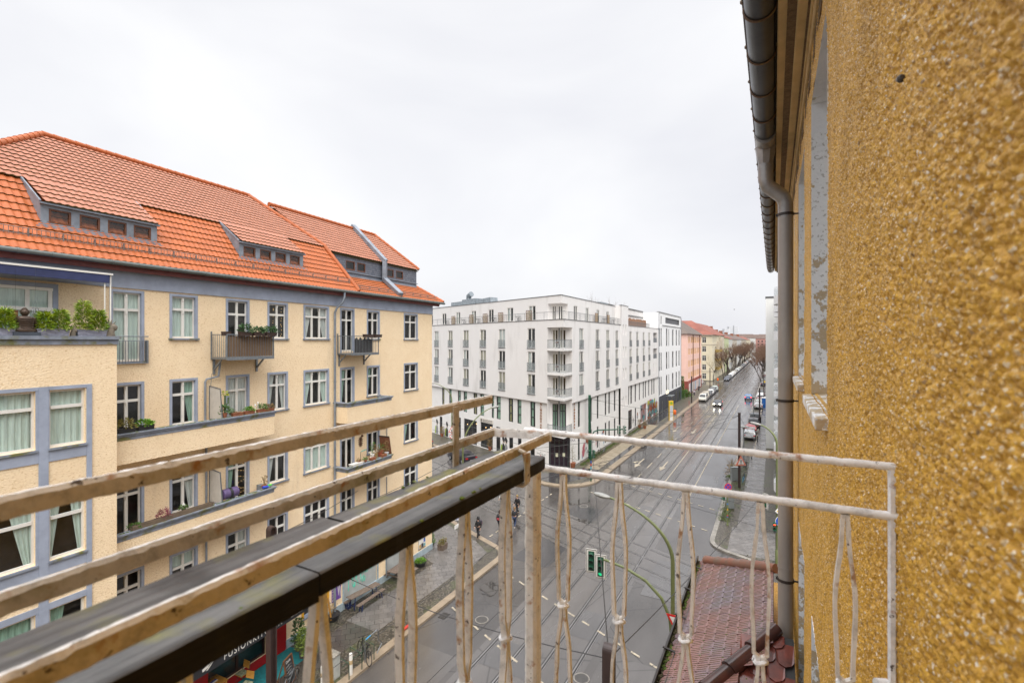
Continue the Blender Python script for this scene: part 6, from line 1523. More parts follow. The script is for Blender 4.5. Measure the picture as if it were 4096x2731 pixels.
mb = MB();mb.fbox(FR,147.15,177.75,0,0.06,0.1,4.1);mb.build('red_base',m_brick_red,pink)
mb = MB();mb.quad(FR.P(147.14,0.05,0.1),FR.P(147.14,-13,0.1),FR.P(147.14,-13,4.1),FR.P(147.14,0.05,4.1));mb.build('red_base',m_brick_red,pink)
EP = Frame(*FR.P(147.12,-13,0)[:2],(FR.n.x,FR.n.y))
scribble(pink,EP,8.6,12.2,1.8,3.6,0.03,m_white,4,3,0.09);blob_paint(pink,EP,[(8.5,0.3),(12.5,0.3),(12.2,1.4),(10.5,1.8),(8.8,1.5)],0.02,pal['grey'] if False else m_pale)
scribble(pink,EP,8.8,12.2,0.4,1.6,0.05,m_groove,4,5,0.08)
for i,u in enumerate((149.5,152.5,155.5,158.5,161.5,164.5,167.5,170.5,173.5)): mb = MB();mb.fbox(FR,u,u + 1.7,0.06,0.09,0.4,3.2);mb.build('shop_window',(m_white,M("pale blue board",(0.35,0.5,0.6),0.6),m_pale)[i % 3],pink)
for u in (157.6,172.2): mb = MB();mb.tube([FR.P(u,0.1,0.2),FR.P(u,0.1,17.7)],0.12,6);mb.build('downpipe',m_brown_frame,pink)
mb = MB();mb.fbox(FR,163,166,-20,-17,12,25.0);o = thing('chimney_stack','tall ochre chimney stack rising behind the brown roof of the pink house','chimney',FR.P(164,-18,12));mb.build('shaft',M("ochre chimney",(0.50,0.25,0.03),0.7,0.2),o)
mb = MB();mb.fbox(FR,162.8,166.2,-20.2,-16.8,25.0,25.3);mb.build('top',m_cap,o)
F2 = Frame(*S(21.4,0)[:2],DT)
ch_ = []
for u in (207.5,211.5,218.3,228.3,240,244,249,254):
 for c,d in ((15.0,17.2),(11.4,13.6),(7.8,10.0),(4.2,6.4),(0.6,2.9)): ch_.append((u,u + 1.4,c,d))
cr = box_house('corner_tenement','ivory corner tenement with stacked balconies under a big red roof',F2,206,258.6,14,18.2,m_cream2,ch_)
for h in ch_: simple_window(F2,*h,cr,m_white,0.12)
EC = Frame(*F2.P(205.75,-44,0)[:2],(F2.n.x,F2.n.y))      # long flank along the side street, seen on the left
eh = [(u,u + 1.5,c,d) for u in (3,8,13,18,23,28,33,36.5,40.2) for c,d in ((15.0,17.2),(11.4,13.6),(7.8,10.0),(4.2,6.4),(0.6,2.9))]
mb = MB();holes_wall(mb,EC,0,44,0.1,18.2,eh,0.02,0.14);mb.build('wall',m_cream2,cr)
for h in eh: simple_window(EC,*h,cr,m_white,0.12)
mb = MB()
for z in (14.2,3.6): mb.fbox(EC,0,44.2,0.0,0.12,z,z + 0.3);mb.fbox(F2,206,258,0.0,0.12,z,z + 0.3)
mb.fbox(EC,0,44.5,0,0.5,17.9,18.2);mb.build('string_course',m_beige,cr)
pitched(cr,EC,0,44,0,-17,18.21,24.3,m_roof_red,4,9,0.6);pitched(cr,F2,206,258.6,0,-15,18.22,23.4,m_roof_red,6,3,0.5)
mb = MB();mb.fbox(EC,26,31,-8,-5,22,25.2);mb.build('chimney',M("brick chimney",(0.30,0.12,0.07),0.8,0.3),cr)
for z in (4.0,7.6,11.2):
 for a,b in ((216,222),(226,232)):
  mb = MB();mb.fbox(F2,a,b,0,1.5,z - 0.2,z);mb.fbox(F2,a,b,1.4,1.5,z,z + 1.0);mb.fbox(F2,a,a + 0.1,0,1.4,z,z + 1.0);mb.build('balcony',M("ochre balcony",(0.50,0.36,0.12),0.8,0.2),cr)
  mb = MB();mb.fbox(F2,a + 0.6,b - 0.6,0.01,0.05,z,z + 2.3);mb.build('balcony_door',m_dglass,cr)
mb = MB();mb.fbox(F2,233.5,238.5,0,1.3,3.8,17.5);mb.build('oriel',m_beige,cr)
mb = MB();mb.fbox(F2,223,225,0,1.2,3.8,15.5);mb.build('oriel',m_beige,cr)
FAR = [('green_tenement','pale lime green tenement beside the ivory corner tenement',258.8,285,17.2,m_lime,m_roof_red,21.6),('grey_tenement','pale grey tenement with a red roof left of the bare trees',285.2,312,16.8,m_pale,m_roof_red,20.4),
       ('beige_tenement','beige tenement with dark roof half hidden behind bare trees',312.2,350,16.5,m_beige,m_roof_dark,20.2),('white_tenement','white tenement far down the left side of the street',350.2,400,16.5,m_pale,m_roof_dark,19.8),('tan_tenement','tan tenement farthest down the left side behind the tree row',400.2,470,16.5,m_beige,m_roof_brown,19.6),
       ('ochre_tenement','ochre tenement at the far end of the left house row',470.2,560,16.5,m_cream2,m_roof_red,19.8)]
for nm,lab,u0,u1,z,m,rm,zr in FAR:
 hs = []
 n = min(6,int((u1 - u0) / 4.2))
 for k in range(n):
  u = u0 + 2 + k * 4.2
  for c in (0.7,4.2,7.8,11.4,14.6): hs.append((u,u + 1.4,c,min(c + 2.2,z - 0.5)))
 o = box_house(nm,lab,F2,u0,u1,14,z,m,hs)
 for h in hs: simple_window(F2,*h,o,m_white,0.12,False)
 pitched(o,F2,u0,u1,0,-14,z + 0.01,zr,rm,0,0,0.3)
 mb = MB();mb.fbox(F2,u0 + 5,u0 + 7,-8,-6,z + 2,zr + 1.6);mb.build('chimney',MATS['brick chimney'],o)
 if u0 < 320:
  for z_ in (4.0,7.6,11.2): mb = MB();mb.fbox(F2,u0 + 8,u0 + 12,0,1.3,z_ - 0.2,z_ + 0.9);mb.build('balcony',m_beige,o)
for nm,lab,x0,x1,y,z,m,rm in (('brick_tenement','reddish tenement closing the view at the end of the street',330,362,660,19,M("faded brick",(0.42,0.22,0.19),0.8,0.2,0.3),m_roof_dark),('end_tenement','pale tenement with dark roof at the far end left of the reddish one',296,329,650,19.5,m_pale,m_roof_dark),
  ('distant_terrace','brown roofed terrace on the skyline at the end of the street',363,450,700,20,m_beige,m_roof_brown),('distant_block','grey block with flat roof on the skyline beyond the bare trees',330,420,820,26,M("far grey",(0.42,0.40,0.39),0.9),m_roof_brown)):
 Fx = Frame(x0,y,(1,0));o = thing(nm,lab,'building',(x0,y,0))
 hs = [(2 + k * 5,4.2 + k * 5,c,c + 2) for k in range(int((x1 - x0 - 4) / 5)) for c in (13.5,9.5,5.5)]
 mb = MB();holes_wall(mb,Fx,0,x1 - x0,0,z - 0.5,hs,0,0.2);mb.fbox(Fx,0,x1 - x0,-15,-0.5,0,z - 0.52);mb.build('wall',m,o)
 for h in hs[:40]: mb = MB();mb.fquad(Fx,h[0],h[1],-0.19,h[2],h[3]);mb.build('window',m_dglass,o)
 if 'flat' not in lab: pitched(o,Fx,0,x1 - x0,0,-14,z - 0.49,z + 5,rm,0,0)
for nm,lab,px0,px1,top,Y in (('tower_block','pale high rise slab standing far beyond the roofs',2917,2954,1306,1150),('tower_block','lower pale wing left of the distant high rise slab',2898,2918,1315,1120)):
 X0,X1 = (px0 - 2048) / FPX * Y,(px1 - 2048) / FPX * Y;Z = EYE + (1361 - top) / FPX * Y;Fx = Frame(X0,Y,(1,0));o = thing(nm,lab,'tower block',(X0,Y,0))
 mb = MB();mb.fbox(Fx,0,X1 - X0,-12,0,0,Z);mb.build('wall',M("far white concrete",(0.66,0.67,0.69),0.9),o)
 mb = MB()
 for k in range(16): mb.fbox(Fx,1,X1 - X0 - 1,0.0,0.12,Z - 2 - k * 2.8,Z - 1.0 - k * 2.8)
 mb.build('window_band',M("far glass band",(0.45,0.47,0.51),0.5),o)
 if px0 > 2910: mb = MB();mb.fbox(Fx,9,11.5,0.13,0.6,0,Z + 3);mb.build('stair_shaft',M("far shaft",(0.34,0.35,0.37),0.9),o)
# -- white block further down our own side
rb = thing('white_apartment_block','white apartment block with rounded balconies down the right side','building',S(-1,45))
F1 = Frame(*S(-1.0,0)[:2],-DT)
rh = [(-u - 1.2,-u,z,z + 2.2) for u in (44.5,48,52,56,60,64,68,72,76) for z in (0.6,4.0,7.1,10.2,13.3,16.4,19.3)]
mb = MB();holes_wall(mb,F1,-80.3,-42.3,0.1,22.4,rh);mb.quad(F1.P(-42.3,0,0.1),F1.P(-42.3,-14,0.1),F1.P(-42.3,-14,22.4),F1.P(-42.3,0,22.4));mb.prism([F1.P(-80.3,0.03,0)[:2],F1.P(-42.27,0.03,0)[:2],F1.P(-42.27,-14,0)[:2],F1.P(-80.3,-14,0)[:2]],22.4,22.6)
mb.prism([S(1.04,80.3)[:2],S(1.04,118)[:2],S(-14,118)[:2],S(-14,80.3)[:2]],0.1,22.2)
mb.build('wall',M("chalk render",(0.74,0.74,0.72),0.85,0.06,0.4),rb)
mb = MB();mb.prism([S(1.09,80.25)[:2],S(1.09,118)[:2],S(-14,118)[:2],S(-14,80.25)[:2]],22.21,22.45);mb.build('coping',m_cap,rb)
for h in rh: simple_window(F1,*h,rb,m_blackframe,0.12,False)
for u in (44.9,57,69):
 for z in (4.0,7.1,10.2,13.3,16.4,19.3):
  pts = [F1.P(-u - 2.2,0,0)[:2]] + [F1.P(-u - 2.2 + 2.9 * (0.5 - 0.5 * cos(a)),0.25 + 0.75 * sin(a) ** 0.6,0)[:2] for a in [k * pi / 12 for k in range(1,12)]] + [F1.P(-u + 0.7,0,0)[:2]]
  mb = MB();mb.prism(pts,z - 0.35,z + 0.35);b = mb.build('rounded_balcony',m_white_r,rb)
  mb = MB()
  for a,c in zip(pts,pts[1:]): mb.quad((*a,z + 0.35),(*c,z + 0.35),(*c,z + 1.05),(*a,z + 1.05))
  mb.build('balustrade',m_hglass,b)
# -- our own house: roughcast wall beside the camera
m_rough = None
def rough_mat():
 m,n,l,b = nt("ochre pebbledash")
 tc = n.new("ShaderNodeTexCoord");src = tc.outputs['Object']
 def cell(scale):
  v = n.new("ShaderNodeTexVoronoi");v.inputs['Scale'].default_value = scale;l.new(src,v.inputs['Vector'])
  sp = n.new("ShaderNodeSeparateColor");l.new(v.outputs['Color'],sp.inputs[0]);return v.outputs['Distance'],sp.outputs[0],sp.outputs[1]
 def over(a,bcol,fac):
  x = n.new("ShaderNodeMix");x.data_type = 'RGBA';l.new(a,x.inputs[6]);l.new(fac,x.inputs[0])
  if isinstance(bcol,tuple): x.inputs[7].default_value = (*bcol,1)
  else: l.new(bcol,x.inputs[7])
  return x.outputs[2]
 def mul(a,c):
  x = n.new("ShaderNodeMath");x.operation = 'MULTIPLY';l.new(a,x.inputs[0]);l.new(c,x.inputs[1]);return x.outputs[0]
 c = ramp(n,l,noise(n,l,src,38,6,0.75),[(0.30,(0.34,0.165,0.02)),(0.48,(0.62,0.33,0.04)),(0.62,(0.80,0.46,0.06)),(0.78,(0.86,0.54,0.10))])
 d1,k1,q1 = cell(120);d2,k2,q2 = cell(70)
 stone = ramp(n,l,k1,[(0.0,(0.72,0.44,0.12)),(0.55,(0.80,0.58,0.28)),(0.8,(0.90,0.74,0.50)),(1.0,(0.93,0.85,0.70))])
 c = over(c,stone,mul(ramp(n,l,d1,[(0.30,1.0),(0.45,0.0)]),ramp(n,l,q1,[(0.42,0.0),(0.50,0.9)])))
 big = ramp(n,l,k2,[(0.0,(0.24,0.14,0.06)),(0.3,(0.55,0.36,0.16)),(0.7,(0.88,0.72,0.48)),(1.0,(0.95,0.90,0.80))])
 c = over(c,big,mul(ramp(n,l,d2,[(0.26,1.0),(0.40,0.0)]),ramp(n,l,q2,[(0.74,0.0),(0.80,0.9)])))
 c = over(c,(0.36,0.19,0.03),ramp(n,l,noise(n,l,src,1.6,6,0.65,(1.6,1.6,0.5)),[(0.50,0.0),(0.72,0.6)]))
 l.new(c,b.inputs['Base Color']);b.inputs['Roughness'].default_value = 0.55
 bu = n.new("ShaderNodeBump");bu.inputs['Strength'].default_value = 0.7;bu.inputs['Distance'].default_value = 0.004
 ad = n.new("ShaderNodeMath");ad.operation = 'SUBTRACT';l.new(noise(n,l,src,240,3,0.6),ad.inputs[0]);l.new(d1,ad.inputs[1]);l.new(ad.outputs[0],bu.inputs['Height']);l.new(bu.outputs[0],b.inputs['Normal'])
 return m
m_rough = rough_mat()
own = thing('roughcast_house','ochre pebbledash house wall with white window reveals right beside the camera','house',S(-0.26,5))
WIN_T = [(3.04,4.27),(5.24,6.38),(7.75,8.95),(10.1,11.3),(12.5,13.7),(15.0,16.2)]
WIN_Z = [(15.60,17.78),(11.75,13.93)]
OH = [(-b,-a,*z) for a,b in WIN_T for z in WIN_Z]
def pebble_height(uu,zz):
 """cellular pebble relief sampled on arrays of wall coordinates"""
 def cells(scale,seed):
  x,y = uu * scale,zz * scale;ix,iy = np.floor(x),np.floor(y);best = np.full(x.shape,9.0)
  for dx in (-1,0,1):
   for dy in (-1,0,1):
    cx,cy = ix + dx,iy + dy
    h = np.sin(cx * 127.1 + cy * 311.7 + seed) * 43758.5453;h -= np.floor(h);g = np.sin(cx * 269.5 + cy * 183.3 + seed * 1.3) * 43758.5453;g -= np.floor(g)
    best = np.minimum(best,(cx + h - x) ** 2 + (cy + g - y) ** 2)
  return np.clip(1.0 - np.sqrt(best) * 1.25,0,1)
 h = 0.005 * cells(135,1.0) + 0.008 * cells(70,7.0) ** 1.4 + 0.008 * (cells(28,3.0) ** 0.8) * (0.6 + 0.4 * np.sin(uu * 13 + zz * 11))
 h += 0.004 * np.sin(uu * 9.1 + 2 * np.sin(zz * 5.3)) * np.sin(zz * 7.7 + uu * 3.1)
 return h
def pebble_panel(t0,t1,z0,z1,step):
 """one piece of the pebbledash: dense relief grid on p = -0.26"""
 nt_,nz_ = max(2,int((t1 - t0) / step)),max(2,int((z1 - z0) / step))
 T,Z = np.meshgrid(np.linspace(t0,t1,nt_ + 1),np.linspace(z0,z1,nz_ + 1),indexing='ij')
 Hh = pebble_height(T,Z)
 base = S(-0.26,0)
 P = np.stack([NP.x * (-0.26 + Hh) + DT.x * T,NP.y * (-0.26 + Hh) + DT.y * T,Z],-1).reshape(-1,3)
 i,j = np.meshgrid(np.arange(nt_),np.arange(nz_),indexing='ij');a = (i * (nz_ + 1) + j).ravel()
 return P,np.stack([a,a + 1,a + nz_ + 2,a + nz_ + 1],-1)
def pebble_wall():
 Ps,Fs = [],[];k = 0
 bands = [(0.02,0.5,0.0028),(0.5,1.1,0.0034),(1.1,2.0,0.0045),(2.0,3.04,0.006),(3.04,4.27,0.008),(4.27,5.24,0.009),(5.24,6.38,0.011),(6.38,9.0,0.016)]
 for t0,t1,st in bands:
  zl,zh = 16 - max(0.9,0.95 * t1 + 0.35),16 + max(0.7,0.80 * t1 + 0.25);zl = max(zl,11.0);zh = min(zh,18.2)
  cuts = [(zl,zh)]
  if (t0,t1) in ((3.04,4.27),(5.24,6.38)):
   cuts = [];z = zl
   for c,d in sorted(WIN_Z):
    if c > z: cuts.append((z,min(c,zh)))
    z = max(z,d)
   if z < zh: cuts.append((z,zh))
  for c,d in cuts:
   if d - c < 0.01: continue
   P,F = pebble_panel(t0,t1,c,d,st);Ps.append(P);Fs.append(F + k);k += len(P)
 P,F = np.concatenate(Ps),np.concatenate(Fs)
 loc = own.location;P = P - np.array([loc[0],loc[1],loc[2]])
 me = bpy.data.meshes.new('wall');me.vertices.add(len(P));me.vertices.foreach_set('co',P.astype(np.float32).ravel())
 me.loops.add(F.size);me.loops.foreach_set('vertex_index',F.astype(np.int32).ravel());me.polygons.add(len(F))
 me.polygons.foreach_set('loop_start',np.arange(0,F.size,4,dtype=np.int32));me.polygons.foreach_set('loop_total',np.full(len(F),4,np.int32))
 me.polygons.foreach_set('use_smooth',np.ones(len(F),bool));me.update(calc_edges=True);me.materials.append(m_rough)
 ob = bpy.data.objects.new('wall',me);COL.objects.link(ob);ob.parent = own
 return ob
own.location = S(-0.26,5)
pebble_wall()
mb = MB();holes_wall(mb,FW,-18.3,6.0,0.12,18.2,OH,-0.012,0.02)
mb.quad(FW.P(-18.3,-0.012,0.1),FW.P(-18.3,-10,0.1),FW.P(-18.3,-10,18.2),FW.P(-18.3,-0.012,18.2));mb.quad(FW.P(6,-0.012,18.2),FW.P(-18.3,-0.012,18.2),FW.P(-18.3,-10,18.2),FW.P(6,-10,18.2))
mb.build('wall',m_rough,own)
m_peel = M("peeling white paint",(0.90,0.90,0.89),0.6,0.05,3,0.25,30)
def peel(m):
 n,l = m.node_tree.nodes,m.node_tree.links;b = n['Principled BSDF'];tc = n.new("ShaderNodeTexCoord");sp = n.new("ShaderNodeSeparateXYZ");l.new(tc.outputs['Object'],sp.inputs[0])
 mr = n.new("ShaderNodeMapRange");mr.inputs[1].default_value = 17.2;mr.inputs[2].default_value = 15.7;mr.inputs[3].default_value = -0.12;mr.inputs[4].default_value = 0.06;l.new(sp.outputs[2],mr.inputs[0])
 ad = n.new("ShaderNodeMath");l.new(noise(n,l,tc.outputs['Object'],9,7,0.62,(1,1,0.8)),ad.inputs[0]);l.new(mr.outputs[0],ad.inputs[1])
 x = n.new("ShaderNodeMix");x.data_type = 'RGBA';x.inputs[7].default_value = (0.52,0.40,0.25,1);l.new(b.inputs['Base Color'].links[0].from_socket,x.inputs[6]);l.new(ramp(n,l,ad.outputs[0],[(0.545,0.0),(0.56,1.0)]),x.inputs[0]);l.new(x.outputs[2],b.inputs['Base Color'])
peel(m_peel)
layer(m_peel,(0.55,0.53,0.5),40,0.60,0.64,2)
m_peel_hi = M("chalky white paint",(0.90,0.90,0.90),0.7,0.06,3,0.2,20)
layer(m_peel_hi,(0.5,0.45,0.36),6,0.66,0.69,5)
for a,b,c,d in OH:
 mb = MB();dp = 0.20;zc = c + (d - c) * 0.9
 mb.quad(FW.P(a + 0.001,0.011,c),FW.P(a + 0.001,0.011,zc),FW.P(a + 0.001,-dp,zc),FW.P(a + 0.001,-dp,c));mb.quad(FW.P(b - 0.001,0.011,zc),FW.P(b - 0.001,0.011,c),FW.P(b - 0.001,-dp,c),FW.P(b - 0.001,-dp,zc))
 w = mb.build('window',m_peel,own)
 mb = MB();mb.quad(FW.P(a + 0.001,0.011,zc),FW.P(a + 0.001,0.011,d),FW.P(a + 0.001,-dp,d),FW.P(a + 0.001,-dp,zc));mb.quad(FW.P(b - 0.001,0.011,d),FW.P(b - 0.001,0.011,zc),FW.P(b - 0.001,-dp,zc),FW.P(b - 0.001,-dp,d));mb.quad(FW.P(a,0.011,d - 0.001),FW.P(b,0.011,d - 0.001),FW.P(b,-dp,d - 0.001),FW.P(a,-dp,d - 0.001))
 mb.build('reveal',m_peel_hi,w)
 mb = MB();mb.fbox(FW,a,a + 0.08,-dp,-dp + 0.05,c,d);mb.fbox(FW,b - 0.08,b,-dp,-dp + 0.05,c,d);mb.fbox(FW,(a + b) / 2 - 0.05,(a + b) / 2 + 0.05,-dp,-dp + 0.06,c,d);mb.fbox(FW,a,b,-dp,-dp + 0.045,c,c + 0.09);mb.build('frame',m_white,w)
 mb = MB();mb.fquad(FW,a,b,-dp + 0.01,c,d);mb.build('pane',m_dglass,w)
 mb = MB();mb.hexa([FW.P(a - 0.05,0.068,c - 0.075),FW.P(b + 0.05,0.068,c - 0.075),FW.P(b + 0.05,-0.19,c - 0.06),FW.P(a - 0.05,-0.19,c - 0.06),FW.P(a - 0.05,0.068,c - 0.012),FW.P(b + 0.05,0.068,c - 0.012),FW.P(b + 0.05,-0.19,c + 0.012),FW.P(a - 0.05,-0.19,c + 0.012)]);mb.build('sill',m_peel,w,bevel=0.006)
m_corn = layer(M("sandstone cornice",(0.72,0.53,0.26),0.85,0.25,3,0.3,30),(0.48,0.33,0.15),2.2,0.5,0.8,6,stretch=(1,1,3))
CT0,CT1 = 3.5,-18.25
mb = MB()
for o0,o1,z0,z1 in ((-0.1,0.03,18.12,18.26),(-0.1,0.045,18.20,18.3),(-0.1,0.12,18.235,18.4),(-0.1,0.18,18.26,18.5),(-0.1,0.235,18.29,18.6)): mb.fbox(FW,CT1,CT0,o0,o1,z0,z1)
mb.build('cornice',m_corn,own,bevel=0.008)
mb = MB();mb.fbox(FW,CT1,CT0,0.121,0.179,18.248,18.27);mb.fbox(FW,CT1,CT0,-0.02,0.012,18.0,18.13);mb.fbox(FW,CT1,CT0,0.046,0.06,18.222,18.25);mb.build('grime_and_shade_band',M('grimy roughcast and shade band',(0.21,0.14,0.07),0.9,0.5,20,0.6,60),own)  # grimy strip at the wall; recess shade painted onto the cornice steps
mb = MB();mb.fquad(FW,-18.3,5,0.25,18.3,18.4);mb.fbox(FW,-18.3,5,-3,0.25,18.42,18.6);mb.build('eaves',M("dark eaves",(0.05,0.045,0.04),0.8),own)
m_gut = M("dark weathered gutter",(0.085,0.088,0.094),0.36,0.45,2.5,0.05,10,metal=0.5)
mb = MB();gz,gp_ = 18.345,0.345
mb.tube([FW.P(3.5,gp_,gz),FW.P(-18.2,gp_,gz)],0.1,20);g_ = mb.build('gutter',m_gut,own,True)
mb = MB();mb.tube([FW.P(3.5,gp_ + 0.105,gz + 0.06),FW.P(-18.2,gp_ + 0.105,gz + 0.06)],0.012,7);mb.build('bead',M("brown bead",(0.05,0.035,0.03),0.5),g_,True)
mb = MB();t = 3.2 - 0.6 * 6
while t < 18.2:
 mb.tube([FW.P(-t,gp_ + 0.106 * cos(a),gz + 0.106 * sin(a)) for a in [pi * (0.05 - 1.15 * k / 14) for k in range(15)]],0.008,5);mb.bar(FW.P(-t,gp_ + 0.1,gz + 0.06),FW.P(-t,gp_ + 0.118,gz + 0.075),0.03);t += 0.6
mb.build('bracket_row',M("rusty bracket",(0.13,0.07,0.035),0.6,col2=(0.30,0.22,0.05),scale=7,lo=0.5,hi=0.7),g_)
mb = MB();mb.tube([FW.P(-6.1,gp_,gz - 0.03),FW.P(-6.75,gp_,gz - 0.03)],0.104,14);mb.tube([FW.P(-6.4,gp_,gz - 0.08),FW.P(-6.4,gp_,gz - 0.30)],[0.115,0.075],8);mb.build('outlet',M("pale zinc",(0.42,0.40,0.385),0.42,0.4,4,metal=0.5),g_,True)
m_pipe = layer(M("brown grey pipe",(0.40,0.355,0.315),0.42,0.2,2,0.05,20,metal=0.15),(0.30,0.26,0.22),3.0,0.5,0.75,6,stretch=(1,1,0.3))
PT,PO,PR = -6.50,0.138,0.08
mb = MB();mb.tube([FW.P(-6.4,gp_,gz - 0.28),FW.P(-6.4,gp_,gz - 0.46),FW.P(-6.41,gp_ - 0.02,gz - 0.53),FW.P(PT + 0.02,PO + 0.03,gz - 0.66),FW.P(PT,PO,gz - 0.74),FW.P(PT,PO,gz - 0.92)],PR,18);dpp = mb.build('downpipe',MATS['pale zinc'],own,True)
mb = MB();mb.tube([FW.P(PT,PO,gz - 0.9),FW.P(PT,PO,9.5)],PR,22);mb.build('pipe_length',m_pipe,dpp,True)
for z in (17.46,15.28,13.18): mb = MB();mb.tube([FW.P(PT,PO,z),FW.P(PT,PO,z + 0.03)],PR + 0.008,22);mb.bar(FW.P(PT,PO - 0.07,z + 0.015),FW.P(PT,PO - 0.15,z + 0.015),0.016);mb.bar(FW.P(PT,PO + 0.07,z + 0.015),FW.P(PT,PO + 0.1,z + 0.015),0.03);mb.build('clamp',M("dark clamp",(0.035,0.025,0.02),0.5),dpp)
for z in (15.55,13.33): mb = MB();mb.tube([FW.P(PT,PO,z),FW.P(PT,PO,z + 0.02)],PR + 0.004,22);mb.build('joint',m_pipe,dpp)
mb = MB();mb.tube([FW.P(-2.62,0.0,15.46),FW.P(-2.62,0.085,15.46)],0.011,8);mb.build('iron_stub',m_iron,own,True)
mb = MB();mb.ball(FW.P(-1.35,0.012,16.58),0.009,8,6);mb.build('iron_stub',m_iron,own,True)
bay_ = thing('bay_roof','red plain tiled roof of the bay below the balcony with mossy gutter','roof',S(0.5,7,12))
EV_P,TOP_P,EV_Z,TOP_Z = 1.06,0.0,12.0,12.62
T_EN,T_EF,T_TN,T_TF = 4.9,9.3,6.3,8.05
m_biber = layer(layer(M("wet plain tile",(0.29,0.145,0.125),0.22,0.3,5,0.15,40),(0.20,0.155,0.175),1.6,0.42,0.66,5),(0.17,0.145,0.12),8,0.6,0.75,4)
m_biber_dark = M("glossy dark tile",(0.19,0.045,0.03),0.2,col2=(0.05,0.022,0.02),scale=4)
def bay_pt(s,t,h=0.0):          # s: 0 at the eave .. 1 at the top
 L = hypot(EV_P - TOP_P,TOP_Z - EV_Z);nx,nz = (TOP_Z - EV_Z) / L,(EV_P - TOP_P) / L
 return S(EV_P + (TOP_P - EV_P) * s + nx * h,t,EV_Z + (TOP_Z - EV_Z) * s + nz * h)
mb = MB();mb.quad(bay_pt(0,T_EN),bay_pt(0,T_EF),bay_pt(1,T_TF),bay_pt(1,T_TN));mb.build('roof_deck',m_groove,bay_)
mb = MB();rnd = random.Random(9);rows = 8;tw_ = 0.165
for r in range(-1,rows):
 s0,s1 = r / rows,min(1.0,(r + 1.55) / rows);sh = 0.5 * tw_ if r % 2 else 0.0
 lo_t,hi_t = T_EN + (T_TN - T_EN) * max(s0,0),T_EF + (T_TF - T_EF) * max(s0,0)
 t = T_EN - 0.2 + sh
 while t < T_EF + 0.2:
  a,b = t + 0.004,t + tw_ - 0.004
  if a > lo_t - 0.10 and b < hi_t + 0.14:
   j = rnd.uniform(-0.004,0.004);dh = rnd.uniform(0,0.004);w = b - a;ss = s0 + j - (0.0 if r >= 0 else -0.02)
   prof = [(0.0,0.045),(0.12,0.018),(0.5,0.0),(0.88,0.018),(1.0,0.045)]
   front = [(a + w * x,ss + y) for x,y in prof]
   top = [bay_pt(s,tt,0.032 + dh) for tt,s in front] + [bay_pt(s1,b,0.012),bay_pt(s1,a,0.012)]
   bot = [bay_pt(s,tt,0.016 + dh) for tt,s in front]
   k = len(mb.v);mb.add(top + bot,[(0,1,2,3,4,5,6)] + [(7 + i,7 + i + 1,i + 1,i) for i in range(4)])
   for g in (0.25,0.5,0.75):      # pressed grooves
    q0,q1 = bay_pt(ss + 0.03,a + w * g,0.0325 + dh),bay_pt(s1,a + w * g,0.0128)
    mb.cur = 1;mb.bar(q0,q1,0.004,0.003);mb.cur = 0
  t += tw_
mb.build('roof_slope',[m_biber,m_lip],bay_)
mb = MB();A_,B_,C_ = bay_pt(0,T_EN),bay_pt(1,T_TN),S(-0.2,T_EN,EV_Z);D_ = S(-0.2,T_TN,TOP_Z)
mb.quad(A_,B_,D_,C_);mb.build('roof_deck',m_groove,bay_)
mb = MB();rows = 8
def hip_pt(s,p,h): return S(p,T_EN + (T_TN - T_EN) * s - 0.4 * h,EV_Z + (TOP_Z - EV_Z) * s + 0.91 * h)
for r in range(rows):
 s0,s1 = r / rows,min(1.0,(r + 1.5) / rows);p = -0.2 + (0.09 if r % 2 else 0)
 while p < EV_P:
  a,b = p + 0.004,p + 0.176;lim = EV_P + (TOP_P - EV_P) * s0
  if b < lim + 0.1:
   fr = [(a + (b - a) * x,s0 + y) for x,y in ((0,0.05),(0.15,0.02),(0.5,0),(0.85,0.02),(1,0.05))]
   mb.add([hip_pt(s,pp,0.035) for pp,s in fr] + [hip_pt(s1,b,0.012),hip_pt(s1,a,0.012)] + [hip_pt(s,pp,0.018) for pp,s in fr],[(0,1,2,3,4,5,6)] + [(7 + i,8 + i,i + 1,i) for i in range(4)])
   for g in (0.33,0.66): mb.bar(hip_pt(s0 + 0.03,a + (b - a) * g,0.036),hip_pt(s1,a + (b - a) * g,0.013),0.004,0.003)
  p += 0.18
mb.build('roof_slope',m_biber_dark,bay_)
def hip_row(a,b,m,r,n):
 mb = MB();a,b = Vector(a),Vector(b)
 for i in range(n):
  p,q = a + (b - a) * (i / n),a + (b - a) * ((i + 1.15) / n)
  mb.tube([p,p + (q - p) * 0.12,q],[r * 1.18,r * 1.1,r * 0.88],16)
 mb.build('ridge_tile_row',m,bay_,True)
up_ = Vector((0,0,0.035))
hip_row(Vector(bay_pt(0,T_EF)) + up_,Vector(bay_pt(1,T_TF)) + up_,M("ridge terracotta",(0.26,0.10,0.06),0.5,col2=(0.16,0.13,0.10),scale=5),0.075,5)
hip_row(Vector(bay_pt(0,T_EN)) + up_,Vector(bay_pt(1,T_TN)) + up_,M("ridge glossy brown",(0.085,0.028,0.018),0.18,col2=(0.03,0.018,0.016),scale=5),0.085,5)
mb = MB();
for k,(p0,p1,z0,z1) in enumerate(((1.10,1.12,11.88,12.0),(1.12,1.22,11.88,11.90),(1.22,1.245,11.88,12.03))):
 mb.hexa([S(p0,2.5,z0),S(p1,2.5,z0),S(p1,9.45,z0),S(p0,9.45,z0),S(p0,2.5,z1),S(p1,2.5,z1),S(p1,9.45,z1),S(p0,9.45,z1)])
mb.hexa([S(0.98,2.5,12.005),S(1.12,2.5,11.99),S(1.12,9.45,11.99),S(0.98,9.45,12.005),S(0.98,2.5,12.02),S(1.12,2.5,12.0),S(1.12,9.45,12.0),S(0.98,9.45,12.02)])
